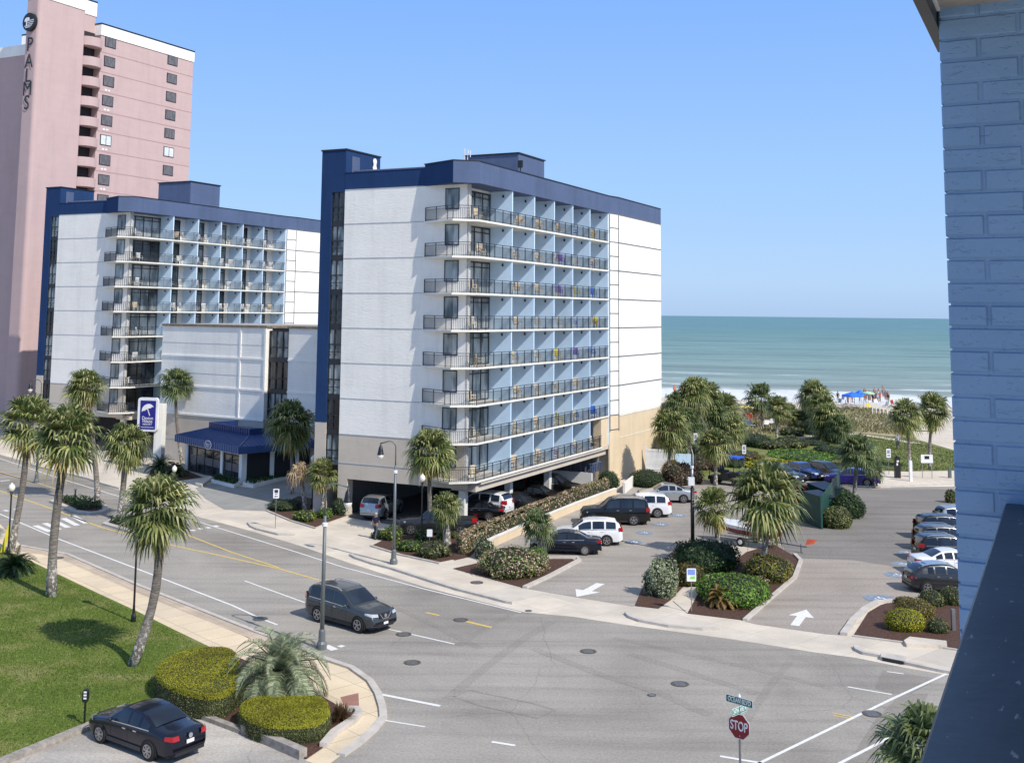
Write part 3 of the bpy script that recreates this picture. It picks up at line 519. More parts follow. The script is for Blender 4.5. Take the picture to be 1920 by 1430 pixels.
    mb = MB(); mb.box(Xe + XF, Xe + XF + .04, yF + .1, yE - .02, 5.95, 6.06); mb.box(Xe + XF, Xe + XF + .03, yF + .1, yE - .02, 3.9, 3.95); bd(mb, 'flank_trim', 'slab')
    ys = [-.0] + YA
    # balcony partitions
    for j, y in enumerate(YA):
        mb = MB(); mb.box(xi - .02, Xe - .08, y - .07, y + .07, 3.42, ZT); bd(mb, 'balcony_partition', 'ltblue')
        for k in range(8): z = (ZK[k] - ST if k == 0 else ZK[k - 1]) + ST - .5; mb = MB(); mb.box(xi + 1.15, xi + 1.27, y - .17, y - .07, z, z + .2); bd(mb, 'wall_lamp', 'black')
    mb = MB(); mb.box(-.16, 0, -.0, .35, 3.42, ZT); mb.box(xi, -.16, .2, .35, 3.42, ZT); bd(mb, 'corner_pier', 'white')
    # storeys
    for k in range(8):
        zf = ZL - ST + ST * k            # floor level of this balcony
        top = (zf - .14, zf)
        poly = [(-3.85, .0), (-.6, -1.43), (Xe, -.07), (Xe, YA[-1] + (.04 if k > 0 else -1.7)), (xi, YA[-1] + (.04 if k > 0 else -1.7)), (xi, .3), (-3.85, .3)]
        mb = MB(); mb.prism(poly, *top); bd(mb, 'balcony_slab', 'slab')
        # railing
        mb = MB(); yend = YA[-1] - .05 if k else YA[-1] - 1.75
        line = [(-3.78, .0), (-3.74, -.03), (-.6, -1.37), (Xe - .06, -.06), (Xe - .06, yend)]
        for a, b in zip(line[1:], line[2:]):
            A, Bv = Vector(a), Vector(b); Ln = (Bv - A).length
            mb.bar((*A, zf + 1.02), (*Bv, zf + 1.02), .06, .045); mb.bar((*A, zf + .86), (*Bv, zf + .86), .035, .03); mb.bar((*A, zf + .09), (*Bv, zf + .09), .035, .03)
            nb = int(Ln / (.135 if which == 'A' else .19))
            for i in range(nb):
                q = A.lerp(Bv, i / nb); big = i % (10 if which == 'A' else 8) == 0; w_ = .05 if big else (.02 if which == 'A' else .035); mb.box(q.x - w_ / 2, q.x + w_ / 2, q.y - w_ / 2, q.y + w_ / 2, zf, zf + (1.0 if big else .86))
        bd(mb, 'railing', 'rail')
        mb = MB()
        for a, b in zip(line[1:], line[2:]):
            A, Bv = Vector(a), Vector(b); d = (Bv - A).normalized(); nrm = Vector((d.y, -d.x)) * -.0
            mb.bar((*(A + nrm), zf + .48), (*(Bv + nrm), zf + .48), .008, .0)
        # end window
        z0, z1 = zf + .88, zf + 2.42
        mb = MB(); x0, x1 = -2.03, -.82; mb.box(x0, x1, -.05, 0, z0 - .05, z0 + .02); mb.box(x0, x1, -.05, 0, z1 - .04, z1 + .03); mb.box(x0, x0 + .07, -.05, 0, z0, z1); mb.box(x1 - .07, x1, -.05, 0, z0, z1)
        f = bd(mb, 'window', 'dframe'); mb = MB(); mb.box(x0 + .07, x1 - .07, -.03, -.005, z0, z1); mb.build('pane', M['glass'], f); mb = MB(); mb.box(x1 - .42, x1 - .07, -.034, -.031, z0 + .02, z1 - .05); mb.build('curtain', M['curtain'], f)
        # doors bay by bay
        for j in range(len(ys) - 1):
            ya, yb = ys[j] + (.4 if j == 0 else .12), ys[j + 1] - .1
            if j == 0: y0, y1 = ya, yb
            else: y0, y1 = ya + .5, min(yb, ya + 3.0)
            fr = MB(); pn = MB(); n_ = 4 if j == 0 else 3
            for i in range(n_ + 1): yy = y0 + (y1 - y0) * i / n_; fr.box(xi, xi + .08, yy - .045, yy + .045, zf + .02, zf + 2.45)
            fr.box(xi, xi + .08, y0 - .05, y1 + .05, zf + 2.38, zf + 2.5); fr.box(xi, xi + .075, y0, y1, zf + 2.02, zf + 2.10); fr.box(xi, xi + .075, y0, y1, zf, zf + .1)
            pn.box(xi, xi + .03, y0, y1, zf + .05, zf + 2.4)
            d = bd(fr, 'balcony_door', 'dframe'); rr = random.random(); pn.build('pane', M['curtain' if rr < .55 else 'glass' if rr < .85 else 'dglass'], d)
            if j == 0:
                mb = MB(); mb.box(xi + .1, xi + .5, .5, 1.4, zf, zf + .65); bd(mb, 'air_conditioner', mat('tan_unit', (.12, .10, .085), .7) if 'tan' not in M else M['tan'])
            for c in range(2 if j else 1):
                if random.random() < .95: chairs.append((root, which, k, j, Vector((xi + 1.35 + random.uniform(-.2, .3), ys[j] + (1.0 if j == 0 else .9) + c * 1.3 + random.uniform(-.2, .3), zf))))
    return root
M['tan'] = mat('tan_unit', (.12, .10, .085), .7)
TA = tower(PA, 0, 'A', 'nearer eight storey white hotel tower with navy roof band and pale blue balconies')
rB = ray(105, 560); QB = (rB[0] / rB[1] * 128.2, 128.2); PB = L2W(QB, 11.0, 0)
TB = tower(PB, 1.05, 'B', 'farther eight storey white hotel tower with navy roof band behind the low annex')
# extras on tower A
mb = MB(); n = 20; cx = (-11.06, 4.05); 
for zc, r in ((27.28, .29), (27.85, .27)): mb.add([(-11.1, 4.05 + r * math.cos(2 * math.pi * i / n), zc + r * math.sin(2 * math.pi * i / n)) for i in range(n)] + [(-11.06, 4.05 + r * math.cos(2 * math.pi * i / n), zc + r * math.sin(2 * math.pi * i / n)) for i in range(n)], [tuple(range(n)), tuple(range(n, 2 * n))] + [(i, (i + 1) % n, n + (i + 1) % n, n + i) for i in range(n)])
mb.box(-11.098, -11.058, 3.85, 4.25, 27.3, 27.8); mb.build('round_white_panel', M['wmetal'], TA)
mb = MB(); mb.bar((-1.1, 1.2, 26.7), (-1.1, 1.2, 28.0), .06); mb.bar((-.85, 1.2, 26.7), (-.85, 1.3, 27.9), .05); mb.bar((-1.1, 1.2, 27.5), (-.6, 1.2, 27.5), .04); mb.bar((-.6, 1.2, 27.3), (-.6, 1.2, 27.8), .05)
tag(mb.build('roof_antenna', M['wmetal'], None), 'small white antenna on the roof corner of the nearer hotel tower', 'antenna'); bpy.data.objects['roof_antenna'].location = (PA[0], PA[1], 0); bpy.data.objects['roof_antenna'].rotation_euler = (0, 0, -A2)
mb = MB(); mb.bar((1.0, 9.5, 26.75), (1.0, 9.5, 27.5), .08); mb.box(.8, 1.2, 9.4, 9.6, 27.4, 28.0); o = mb.build('roof_speaker', M['black'], None); o.location = (PA[0] - 1.2, PA[1], 0); o.rotation_euler = (0, 0, -A2); tag(o, 'small black device on a post at the roof edge before the lift house', 'roof device')
# stair and rail in the garage, pvc fence and gate by flank
mb = MB(); mb.box(-6, .2, YA[-1] - 2.6, YA[-1] - 2.4, 0, 1.1); o = mb.build('landing_wall', M['white'], None); o.location = (PA[0], PA[1], 0); o.rotation_euler = (0, 0, -A2); tag(o, 'low white landing wall at the back of the open garage', 'wall')
mb = MB()
for i in range(6): mb.box(-2.5 + i * .5, -2.4 + i * .5, YA[-1] - 2.55, YA[-1] - 2.45, 1.1, 1.9); mb.box(.15, .25, YA[-1] - 2.5 + i * .4, YA[-1] - 2.4 + i * .4, 1.1, 1.9)
mb.box(-2.5, .2, YA[-1] - 2.56, YA[-1] - 2.44, 1.85, 1.95); mb.box(.14, .26, YA[-1] - 2.5, YA[-1] - .3, 1.85, 1.95); o = mb.build('landing_railing', M['navy'], None); o.location = (PA[0], PA[1], 0); o.rotation_euler = (0, 0, -A2); tag(o, 'short navy railing standing on the low white garage wall', 'railing')
# balcony chairs
def chair_mesh():
    mb = MB(); mb.box(-.28, .28, -.28, .28, .38, .44); mb.box(-.28, -.2, -.28, .28, .43, 1.0)
    for x in (-.22, .22):
        for y in (-.23, .23): mb.box(x - .02, x + .02, y - .02, y + .02, 0, .4)
    for y in (-.25, .25): mb.box(-.24, .24, y - .025, y + .025, .62, .66); mb.box(.18, .22, y - .02, y + .02, .4, .64)
    return mb
cols = {'cream': (.62, .52, .38), 'white': (.7, .7, .68), 'blue': (.04, .15, .62), 'yellow': (.62, .50, .04), 'purple': (.17, .10, .42), 'orange': (.5, .24, .08)}
cm = {}
for c, v in cols.items(): o = chair_mesh().build('balcony_chair', mat(c + '_plastic_chair', v, .5)); cm[c] = o.data; bpy.data.objects.remove(o)
ordn = ['lowest', 'second lowest', 'third lowest', 'fourth lowest', 'fourth highest', 'third highest', 'second highest', 'highest']; bays = ['corner', 'second', 'third', 'fourth', 'fifth', 'sixth', 'seventh']
seen = {}
for root, which, k, j, p in chairs:
    if which == 'A': c = random.choice(['cream', 'cream', 'cream'] if j < 3 else ['cream', 'blue', 'yellow', 'blue', 'purple', 'cream'])
    else: c = random.choice(['white', 'white', 'white', 'cream'])
    o = bpy.data.objects.new('balcony_chair', cm[c]); COL.objects.link(o); wv = L2W((root.location.x, root.location.y), p.x, p.y); o.location = (wv[0], wv[1], p.z + root.location.z); o.rotation_euler = (0, 0, -A2 + random.uniform(-.9, .9)); key = (which, k, j, c); seen[key] = seen.get(key, 0) + 1
    tag(o, f"{'second ' if seen[key] > 1 else ''}{c} plastic chair, {bays[j]} bay of the {ordn[k]} balcony, {'nearer' if which == 'A' else 'farther'} hotel tower", 'chair', 'balcony chairs')
# ---------------------------------------------------------------- ANNEX with porte cochere
AC = (ray(497, 700)[0] / ray(497, 700)[1] * 111., 111.); rl = ray(302, 700); 
AL = (rl[0] / rl[1] * 119.5, 119.5); ad = Vector((AL[0] - AC[0], AL[1] - AC[1])); AW = ad.length; ang = math.atan2(-ad.y, -ad.x)
zt = Zat(*AC, 615); zA = [Zat(*AC, y) for y in (672, 731, 787)]
an = empty('annex_building', (AC[0], AC[1], 0), ang, 'low pale grey annex with glazed stair and tan base between the hotel towers', 'building')
mb = MB(); mb.box(-AW, 0, 0, 12, zA[2], zt); mb.box(2.75, 8.5, .3, 12, zA[2], zt); mb.build('wall', M['whiteb'], an)
mb = MB(); mb.box(-AW, 0, 0, 12, 0, zA[2] - .003); mb.box(2.75, 8.5, .3, 12, 0, zA[2] - .003); mb.build('lower_wall', M['beige'], an)
mb = MB(); mb.box(-AW - .1, .1, -.12, 12.1, zt, zt + .22); mb.box(2.65, 8.6, .18, 12.1, zt, zt + .22); mb.build('roof_edge', mat('rusty_roof_edge', (.20, .16, .12), .9, var=.5, scale=3.), an)
mb = MB(); mb.box(-AW + .2, -.2, .2, 11.8, zt + .225, zt + .25); mb.box(2.8, 8.4, .5, 11.8, zt + .225, zt + .25); mb.build('roof', M['roofgrey'], an)
mb = MB()
for z in zA: mb.box(-AW, 0, -.09, 0, z - .16, z + .02); mb.box(2.75, 8.5, .22, .3, z - .16, z + .02)
mb.box(-3.6, -3.4, -.08, 0, zA[2], zt); mb.box(-.15, 0.06, -.1, .0, zA[2], zt); mb.build('trim_band', M['white'], an)
mb = MB()
for z in zA[:2]: mb.box(-AW, -.2, -.02, 0, z + 1.25, z + 1.28)
mb.box(-AW, -.2, -.02, 0, 2.2, 2.3); mb.build('wall_joint', M['joint'], an)
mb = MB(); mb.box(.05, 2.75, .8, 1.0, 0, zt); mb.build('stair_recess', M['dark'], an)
for i in range(3):
    z1 = (zt if i == 0 else zA[i - 1]) - .25; z0 = zA[i] + .05; fr = MB(); 
    for x in (.05, .95, 1.8, 2.64): fr.box(x, x + .09, .4, .5, z0, z1)
    for z in (z0, z0 + (z1 - z0) * .38, z1 - .08): fr.box(.05, 2.73, .4, .5, z, z + .09)
    fr.box(.05, 2.73, .38, .6, z0 - .3, z0); f = fr.build('stair_window', M['dframe'], an); mb = MB(); mb.box(.05, 2.74, .52, .55, z0, z1); mb.build('pane', M['glass' if i != 1 else 'dglass'], f)
# porte cochere
c0, c1, c2 = Vector(G(345, 881)), Vector(G(452, 907)), Vector(G(544, 894)); ux = (c1 - c0).normalized(); uy = Vector((-ux.y, ux.x)); W1 = (c1 - c0).length - .1; D1 = 8.2; pa = math.atan2(ux.y, ux.x)
po = empty('entrance_pavilion', (c1.x, c1.y, 0), pa, 'glass walled entrance pavilion under a blue standing seam metal roof', 'pavilion')
ze = Zat(*c1, 851) ; EV = .7; zr = ze + .75
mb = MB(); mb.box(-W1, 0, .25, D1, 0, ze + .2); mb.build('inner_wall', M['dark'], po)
for x0, x1, y0, y1 in ((-W1, -W1 + .5, 0, .5), (-.5, 0, 0, .5), (-W1 * .36, -W1 * .36 + .4, 0, .4), (-.4, 0, 2.9, 3.35), (-.4, 0, 5.6, 6.0), (-.4, 0, D1 - .4, D1)):
    mb = MB(); mb.box(x0, x1 + .01, y0 - .01, y1, 0, ze + .3); mb.build('column', M['white'], po)
mb = MB(); mb.box(-W1, 0.02, -.02, .25, ze - .12, ze + .4); mb.build('lintel', M['white'], po)
for x0, x1 in ((-W1 + .5, -W1 * .36), (-W1 * .36 + .4, -.5)):
    fr = MB(); n = 4 if x1 - x0 > 3.5 else 2
    for i in range(n + 1): x = x0 + (x1 - x0) * i / n; fr.box(x - .04, x + .04, .1, .2, 0, ze - .1)
    fr.box(x0, x1, .1, .2, 2.3, 2.4); fr.box(x0, x1, .1, .2, 0, .12); f = fr.build('window', M['dframe'], po); mb = MB(); mb.box(x0, x1, .16, .2, 0, ze - .1); mb.build('pane', M['dglass'], f); mb = MB(); mb.box(x0 + .4, x1 - .3, .14, .15, .9, 1.6); mb.build('blind', M['screen'], f)
for y0, y1 in ((.5, 2.9), (3.35, 5.6), (6.0, D1 - .4)):
    fr = MB(); 
    for y in (y0, (y0 + y1) / 2, y1): fr.box(-.2, -.1, y - .04, y + .04, 0, ze)
    f = fr.build('window', M['dframe'], po); mb = MB(); mb.box(-.22, -.16, y0, y1, 0, ze); mb.build('pane', M['dglass'], f)
R0 = [(-W1 - EV, -EV), (EV, -EV), (EV, D1 + EV), (-W1 - EV, D1 + EV)]; R1 = [(-W1 + 2.0, 1.5), (-1.3, 1.5), (-1.3, D1 - 1.3), (-W1 + 2.0, D1 - 1.3)]
M['bluemetal'] = mat('blue_standing_seam', (.045, .095, .24), .4, .1, var=.08, scale=.8)
mb = MB(); q0 = [(*p, ze + .72) for p in R0]; q1 = [(*p, zr + .75) for p in R1]; mb.add(q0 + q1, [(i, (i + 1) % 4, 4 + (i + 1) % 4, 4 + i) for i in range(4)] + [(4, 5, 6, 7)])
def lerp(a, b, t): return tuple(a[i] + (b[i] - a[i]) * t for i in range(len(a)))
for i in range(4):
    a0, a1, b0, b1 = q0[i], q0[(i + 1) % 4], q1[i], q1[(i + 1) % 4]; n = int((Vector(a1) - Vector(a0)).length / .42)
    e = (Vector(a1) - Vector(a0)).normalized()
    t0, t1 = (Vector(b0) - Vector(a0)).dot(e), (Vector(b1) - Vector(a0)).dot(e); Lf = (Vector(a1) - Vector(a0)).length
    for k in range(1, n):
        s = Lf * k / n; A = Vector(a0) + e * s; full = Vector(b0) - Vector(a0) - e * t0; f = 1.
        if s < t0: f = s / t0
        elif s > t1: f = (Lf - s) / (Lf - t1)
        mb.bar(A + Vector((0, 0, .02)), A + full * f + Vector((0, 0, .02)), .045, .06)
    mb.bar(Vector(a0) + Vector((0, 0, .02)), Vector(b0) + Vector((0, 0, .02)), .12, .1)
mb.build('metal_roof', M['bluemetal'], po)
def fascia(R, z0, z1, name, m, ribs=True, t=.12):
    mb = MB()
    for i in range(4):
        a, b = Vector(R[i]), Vector(R[(i + 1) % 4]); mb.bar((*a, (z0 + z1) / 2), (*b, (z0 + z1) / 2), t, z1 - z0); n = int((b - a).length / .42); d = (b - a).normalized(); o_ = Vector((d.y, -d.x)) * (t / 2 + .02)
        if ribs:
            for k in range(n + 1): p = a.lerp(b, k / n) + o_; mb.box(p.x - .025, p.x + .025, p.y - .025, p.y + .025, z0, z1)
    return mb.build(name, m, po)
fascia(R0, ze + .1, ze + .74, 'roof_fascia', M['bluemetal']); fascia(R1, zr + .7, zr + 1.3, 'roof_crown', mat('deep_blue_metal', (.02, .045, .16), .4, .3))
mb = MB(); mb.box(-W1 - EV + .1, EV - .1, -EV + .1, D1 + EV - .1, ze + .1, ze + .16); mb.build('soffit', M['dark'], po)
mb = MB(); n = 24; cxp = -W1 * .44; mb.add([(cxp + r * 1.25 * math.cos(2 * math.pi * i / n), -EV - .12 - e, ze + .42 + r * .8 * math.sin(2 * math.pi * i / n)) for r, e in ((.52, 0), (.52, .05)) for i in range(n)], [tuple(range(n, 2 * n))] + [(i, (i + 1) % n, n + (i + 1) % n, n + i) for i in range(n)]); em = mb.build('oval_emblem', M['wmetal'], po)
mb = MB(); mb.add([(cxp + r * 1.25 * math.cos(2 * math.pi * i / n), -EV - .175, ze + .42 + r * .8 * math.sin(2 * math.pi * i / n)) for r in (.46,) for i in range(n)], [tuple(range(n))]); mb.build('emblem_field', M['bluemetal'], em)
text_mesh('Dayton', .26, 'lettering', M['wmetal'], em, Matrix.Translation((cxp, -EV - .185, ze + .47)) @ Matrix.Rotation(math.pi / 2, 4, 'X')); text_mesh('House', .2, 'lettering', M['wmetal'], em, Matrix.Translation((cxp, -EV - .185, ze + .28)) @ Matrix.Rotation(math.pi / 2, 4, 'X'))
for nm, poly, lab in (('planter', [(395, 904), (439, 915), (452, 908), (410, 897)], 'low planter of groundcover before the entrance pavilion front window'), ('planter', [(455, 911), (475, 914), (545, 897), (541, 889), (456, 905)], 'long low planter along the side of the entrance pavilion')):
    P_ = [G(*p) for p in poly]; mb = MB(); mb.prism(P_, 0, .25); o = mb.build(nm, M['white'], None); tag(o, lab, 'planter'); PL = P_
    mb = MB(); R = random.Random(4)
    xs = [p[0] for p in P_]; ys = [p[1] for p in P_]; q = inset(P_, .15); k = 0
    while k < 500:
        p = (R.uniform(min(xs), max(xs)), R.uniform(min(ys), max(ys)))
        if inpoly(p, q):
            k += 1; h = R.uniform(.1, .4); a = R.uniform(0, 6.28); mb.add([(p[0], p[1], .25), (p[0] + .12 * math.cos(a), p[1] + .12 * math.sin(a), .25 + h * .6), (p[0] + .2 * math.cos(a + .4), p[1] + .2 * math.sin(a + .4), .25 + h), (p[0] + .1 * math.cos(a + 1), p[1] + .1 * math.sin(a + 1), .25 + h * .7)], [(0, 1, 2, 3)])
    mb.build('foliage', M['dgreen'], o, fix=False)
# steps
mb = MB(); P_ = [G(*p) for p in ((366, 910), (392, 896), (400, 899), (378, 914))]; mb.prism(P_, 0, .25); tag(mb.build('entrance_step', M['plaza'], None), 'pale concrete step leading up to the entrance pavilion', 'step')
# dayton house pylon sign
sb = G(276, 878); sgn = empty('pylon_sign', (sb[0], sb[1], 0), math.radians(-14), 'tall blue and white pylon sign with a white umbrella emblem', 'sign'); m_ = ppm(*sb) / 1.0
zs0, zs1 = Zat(*sb, 808), Zat(*sb, 745); wS = (297 - 258) / ppm(*sb)
mb = MB(); mb.box(wS * .5 - .5, wS * .5 + .35, .05, .8, 0, zs1 - .6); mb.build('post', M['slab'], sgn)
rb = MB(); c = smoothpoly([(-wS * .58, zs0), (wS * .45, zs0), (wS * .45, zs1), (-wS * .58, zs1)], 1)
def rr(x0, x1, z0, z1, r, n=5):
    o = []
    for cx_, cz_, a0 in ((x1 - r, z1 - r, 0), (x0 + r, z1 - r, 90), (x0 + r, z0 + r, 180), (x1 - r, z0 + r, 270)):
        for i in range(n + 1): t = math.radians(a0 + 90 * i / n); o.append((cx_ + r * math.cos(t), cz_ + r * math.sin(t)))
    return o
def plate(name, pts, y0, y1, m, parent):
    mb = MB(); n = len(pts); mb.add([(x, y0, z) for x, z in pts] + [(x, y1, z) for x, z in pts], [tuple(range(n)), tuple(range(n, 2 * n))[::-1]] + [(i, (i + 1) % n, n + (i + 1) % n, n + i) for i in range(n)]); return mb.build(name, m, parent)
plate('frame', rr(-wS * .55, wS * .5, zs0, zs1, .3), -.3, 0, M['wmetal'], sgn)
fx0, fx1, fz0, fz1 = -wS * .55 + .3, wS * .5 - .2, zs0 + .22, zs1 - .28; M['signblue'] = mat('sign_blue', (.012, .012, .20), .35, var=.03); fld = plate('sign_face', [(fx0, fz0), (fx1, fz0), (fx1, fz1), (fx0, fz1)], -.34, -.3, M['signblue'], sgn)
fc = (fx0 + fx1) / 2; H_ = fz1 - fz0; um = []
ca, sa = math.cos(math.radians(22)), math.sin(math.radians(22)); R_ = (fx1 - fx0) * .40
for i in range(17): t = math.radians(180 * i / 16); um.append((R_ * math.cos(t), R_ * .82 * math.sin(t)))
for i in range(4):
    x0 = -R_ + i * R_ / 2
    for k in range(1, 6): t = math.radians(180 - 36 * k); um.append((x0 + R_ / 4 + R_ / 4 * math.cos(t), R_ * .12 * math.sin(t)))
um = [(fc + x * ca - z * sa, fz0 + H_ * .68 + x * sa + z * ca) for x, z in um]; plate('umbrella_emblem', um, -.36, -.345, M['wmetal'], fld)
plate('umbrella_handle', [(fc + x * ca - z * sa, fz0 + H_ * .68 + x * sa + z * ca) for x, z in ((-.04, .1), (.04, .1), (.04, -.62), (-.04, -.62))], -.36, -.345, M['wmetal'], fld)
RX = Matrix.Rotation(math.pi / 2, 4, 'X')
for tx, z, s_ in (('Dayton', .385, .46), ('House', .275, .46), ('RESORT', .165, .24)): text_mesh(tx, s_, 'lettering', M['wmetal'], fld, Matrix.Translation((fc, -.35, fz0 + H_ * z)) @ RX, sx=.9 if z > .2 else 1.2)
mb = MB(); mb.box(fx0 + .15, fx1 - .15, -.35, -.34, fz0 + H_ * .06, fz0 + H_ * .075); mb.build('underline', M['wmetal'], fld)
# ---------------------------------------------------------------- PINK TOWER
rp = ray(178, 300); DP = 156.; PP = (rp[0] / rp[1] * DP, DP); pk = empty('pink_tower', (PP[0], PP[1], 0), -A2, 'tall pink apartment hotel tower with a rounded fin and sign letters, behind the farther hotel', 'tower')
yR = yat(PP, 0, 357, 250); zP = Zat(*PP, 66); zFin = Zat(*L2W(PP, 0, -.5), 29)
mb = MB(); mb.box(-16, 0, 0, yR, 0, zP); mb.build('wall', M['pink'], pk); mb = MB(); mb.box(-16.1, .12, -.1, yR + .1, zP, zP + 1.55); mb.build('roof_band', M['white'], pk); mb = MB(); mb.box(-16.15, .16, -.14, yR + .14, zP + 1.55, zP + 1.75); mb.build('coping', M['black'], pk)
y1f = yat(PP, 0, 148, 250); y0f = yat(PP, 0, 61, 250); xL = xat(PP, y0f, 37, 250)
fin = [(-.6, y1f), (-.6 - 0, y1f)]; pts = [(xL, y1f + .5)]
for i in range(7): t = math.radians(180 + 90 * i / 6); pts.append((xL + .2 + .2 * math.cos(t), y0f + .2 + .2 * math.sin(t)))
for i in range(9): t = math.radians(270 + 90 * i / 8); pts.append((-.55 + .55 * math.cos(t), y0f + .55 + .55 * math.sin(t)))
pts += [(0, y1f), (-1.2, y1f), (-1.2, -.0), (-1.8, .5)]
mb = MB(); mb.prism(pts, 0, zFin); mb.build('fin_wall', M['pink'], pk); mb = MB(); c_ = inset(pts, -.1); mb.prism(c_, zFin, zFin + 2.0); mb.build('fin_band', M['white'], pk); mb = MB(); mb.prism(inset(pts, -.14), zFin + 2.0, zFin + 2.2); mb.build('fin_coping', M['black'], pk)
mb = MB(); mb.box(-30, xL + .5, y0f + 3., y0f + 16, 0, Zat(*L2W(PP, xL, y0f + 3), 99)); mb.build('left_wing', M['pink'], pk); zz = Zat(*L2W(PP, xL, y0f + 3), 99); mb = MB(); mb.box(-30, xL + .5, y0f + 2.9, y0f + 16, zz, zz + 1.5); mb.build('left_wing_band', M['white'], pk)
zw = [Zat(*L2W(PP, 0, 1.6), y / 2.98) for y in (238, 348, 458, 567, 675, 785, 895, 1005)]; stp = (zw[0] - zw[-1]) / 7
for k in range(17):
    zc = zw[0] - k * stp
    if zc < 4: break
    for y0, y1 in ((yat(PP, 0, 188, 250), yat(PP, 0, 209, 250)), (yat(PP, 0, 308, 250), yat(PP, 0, 327, 250))):
        mb = MB(); mb.box(0, .06, y0, y1, zc - .75, zc + .75); f = mb.build('window', M['dframe'], pk); mb = MB(); mb.box(.06, .08, y0 + .12, y1 - .12, zc - .65, zc + .65); mb.build('pane', M['whitewin'] if k == 5 else M['screen'], f)
        if k == 5: mb = MB(); mb.box(.08, .1, (y0 + y1) / 2 - .05, (y0 + y1) / 2 + .05, zc - .65, zc + .65); mb.build('mullion', M['screen'], f)
    y0 = yat(PP, 0, 189, 250); mb = MB()
    if k > 1: mb.box(0, .05, y0 + .3, y0 + .7, zc - 1.45, zc - 1.2); mb.box(0, .05, y0 + .9, y0 + 1.3, zc - 1.45, zc - 1.2); mb.build('vent', M['wmetal'], pk)
    # half round balcony in the slot
    zb = zc - 1.25; yc = (y1f + 0) / 2 + .1; ra = abs(y1f) / 2 + .3; pl = [(-.9, yc - ra)] + [(-.6 + 1.5 * math.cos(math.radians(a)), yc + ra * math.sin(math.radians(a))) for a in range(-90, 91, 15)] + [(-.9, yc + ra)]
    mb = MB(); mb.prism(pl, zb - .1, zb + 1.15); mb.build('round_balcony', M['pink'], pk)
mb = MB(); mb.box(-1.19, -1.12, y1f + .1, -.05, 0, zw[0] + 1); mb.build('balcony_slot', M['dark'], pk)
mb = MB()
for k in range(1, 17):
    z = zw[0] - k * stp + stp * .42
    if z > 3: mb.box(0, .03, .02, yR, z - .05, z + .05)
mb.build('wall_joint', M['pjoint'], pk)
mb = MB(); mb.box(-8, -4, 3.5, 9, zP + 1.7, zP + 2.9); o = mb.build('roof_plant', mat('tan_plant', (.5, .32, .12), .8), pk)
# letters down the fin face (faces the camera side, local -y)
xm = xL / 2 - .15
def fz(py): return Zat(*L2W(PP, xm, y0f), py)
for ch, py in zip('PALMS', (85, 116, 143, 168, 194)): text_mesh(ch, 2.75, 'sign_letter', M['black'], pk, Matrix.Translation((xm, y0f - .12, fz(py))) @ RX, sx=.85)
zc = fz(43); n = 32; dr = 1.22 * (fz(43) - fz(60)) / 1.22
ds = plate('round_logo', [(xm + dr * .93 * math.cos(2 * math.pi * i / n), zc + dr * math.sin(2 * math.pi * i / n)) for i in range(n)], y0f - .5, y0f - .02, M['black'], pk)
plate('palm_emblem', [(xm + x * dr, zc + z * dr) for x, z in ((-.62, .05), (-.55, .35), (-.3, .5), (.05, .48), (.12, .3), (.1, .1), (-.2, .08), (-.22, -.5), (-.36, -.5), (-.34, .04))], y0f - .54, y0f - .51, M['wmetal'], ds)
for z, x0, x1 in ((.12, .15, .78), (-.08, -.1, .80), (-.28, -.1, .7), (-.46, -.6, .55), (-.62, -.45, .3)): plate('emblem_stripe', [(xm + x0 * dr, zc + z * dr - .05), (xm + x1 * dr, zc + z * dr + .02), (xm + x1 * dr, zc + z * dr + .12), (xm + x0 * dr, zc + z * dr + .05)], y0f - .535, y0f - .515, M['wmetal'], ds)
# ---------------------------------------------------------------- FOREGROUND BALCONY: painted brick pier, ceiling slab, handrail
W0 = (ray(1779, 595)[0] / 2113 * 3.25, 3.25)
pr = empty('painted_brick_pier', (W0[0], W0[1], 0), -A2, 'pale blue painted brick pier at the right edge of the view', 'pier')
def pierm():
    s = NT('blue_painted_brick'); v = s.coords((1, 1, 1)); s.base(s.ramp(s.noise(2.5, 5, .6, v), [(.3, (.135, .255, .45)), (.7, (.17, .305, .51))])); s.p.inputs['Roughness'].default_value = .55
    n1 = s.noise(38., 5, .65, v); v3 = s.coords((9, 9, 22)); n2 = s.ramp(s.noise(1.6, 4, .6, v3, .3), [(.33, g(0)), (.40, g(1))]); n3 = s.ramp(s.noise(60., 2, .5, v), [(.30, g(0)), (.36, g(1))]); h = s.mix(s.mix(n1, n2, .5), n3, .25); s.bump(h, .8, .006); return s.m
bm_ = pierm(); mb = MB(); CH = .0648; BLn = .213; R = random.Random(11); z = HC - 3.2; row = 0
core = MB(); core.box(.006, 1.9, .0055, .3, HC - 3.3, HC + 1.2); core.build('mortar_core', bm_, pr)
mb = MB()
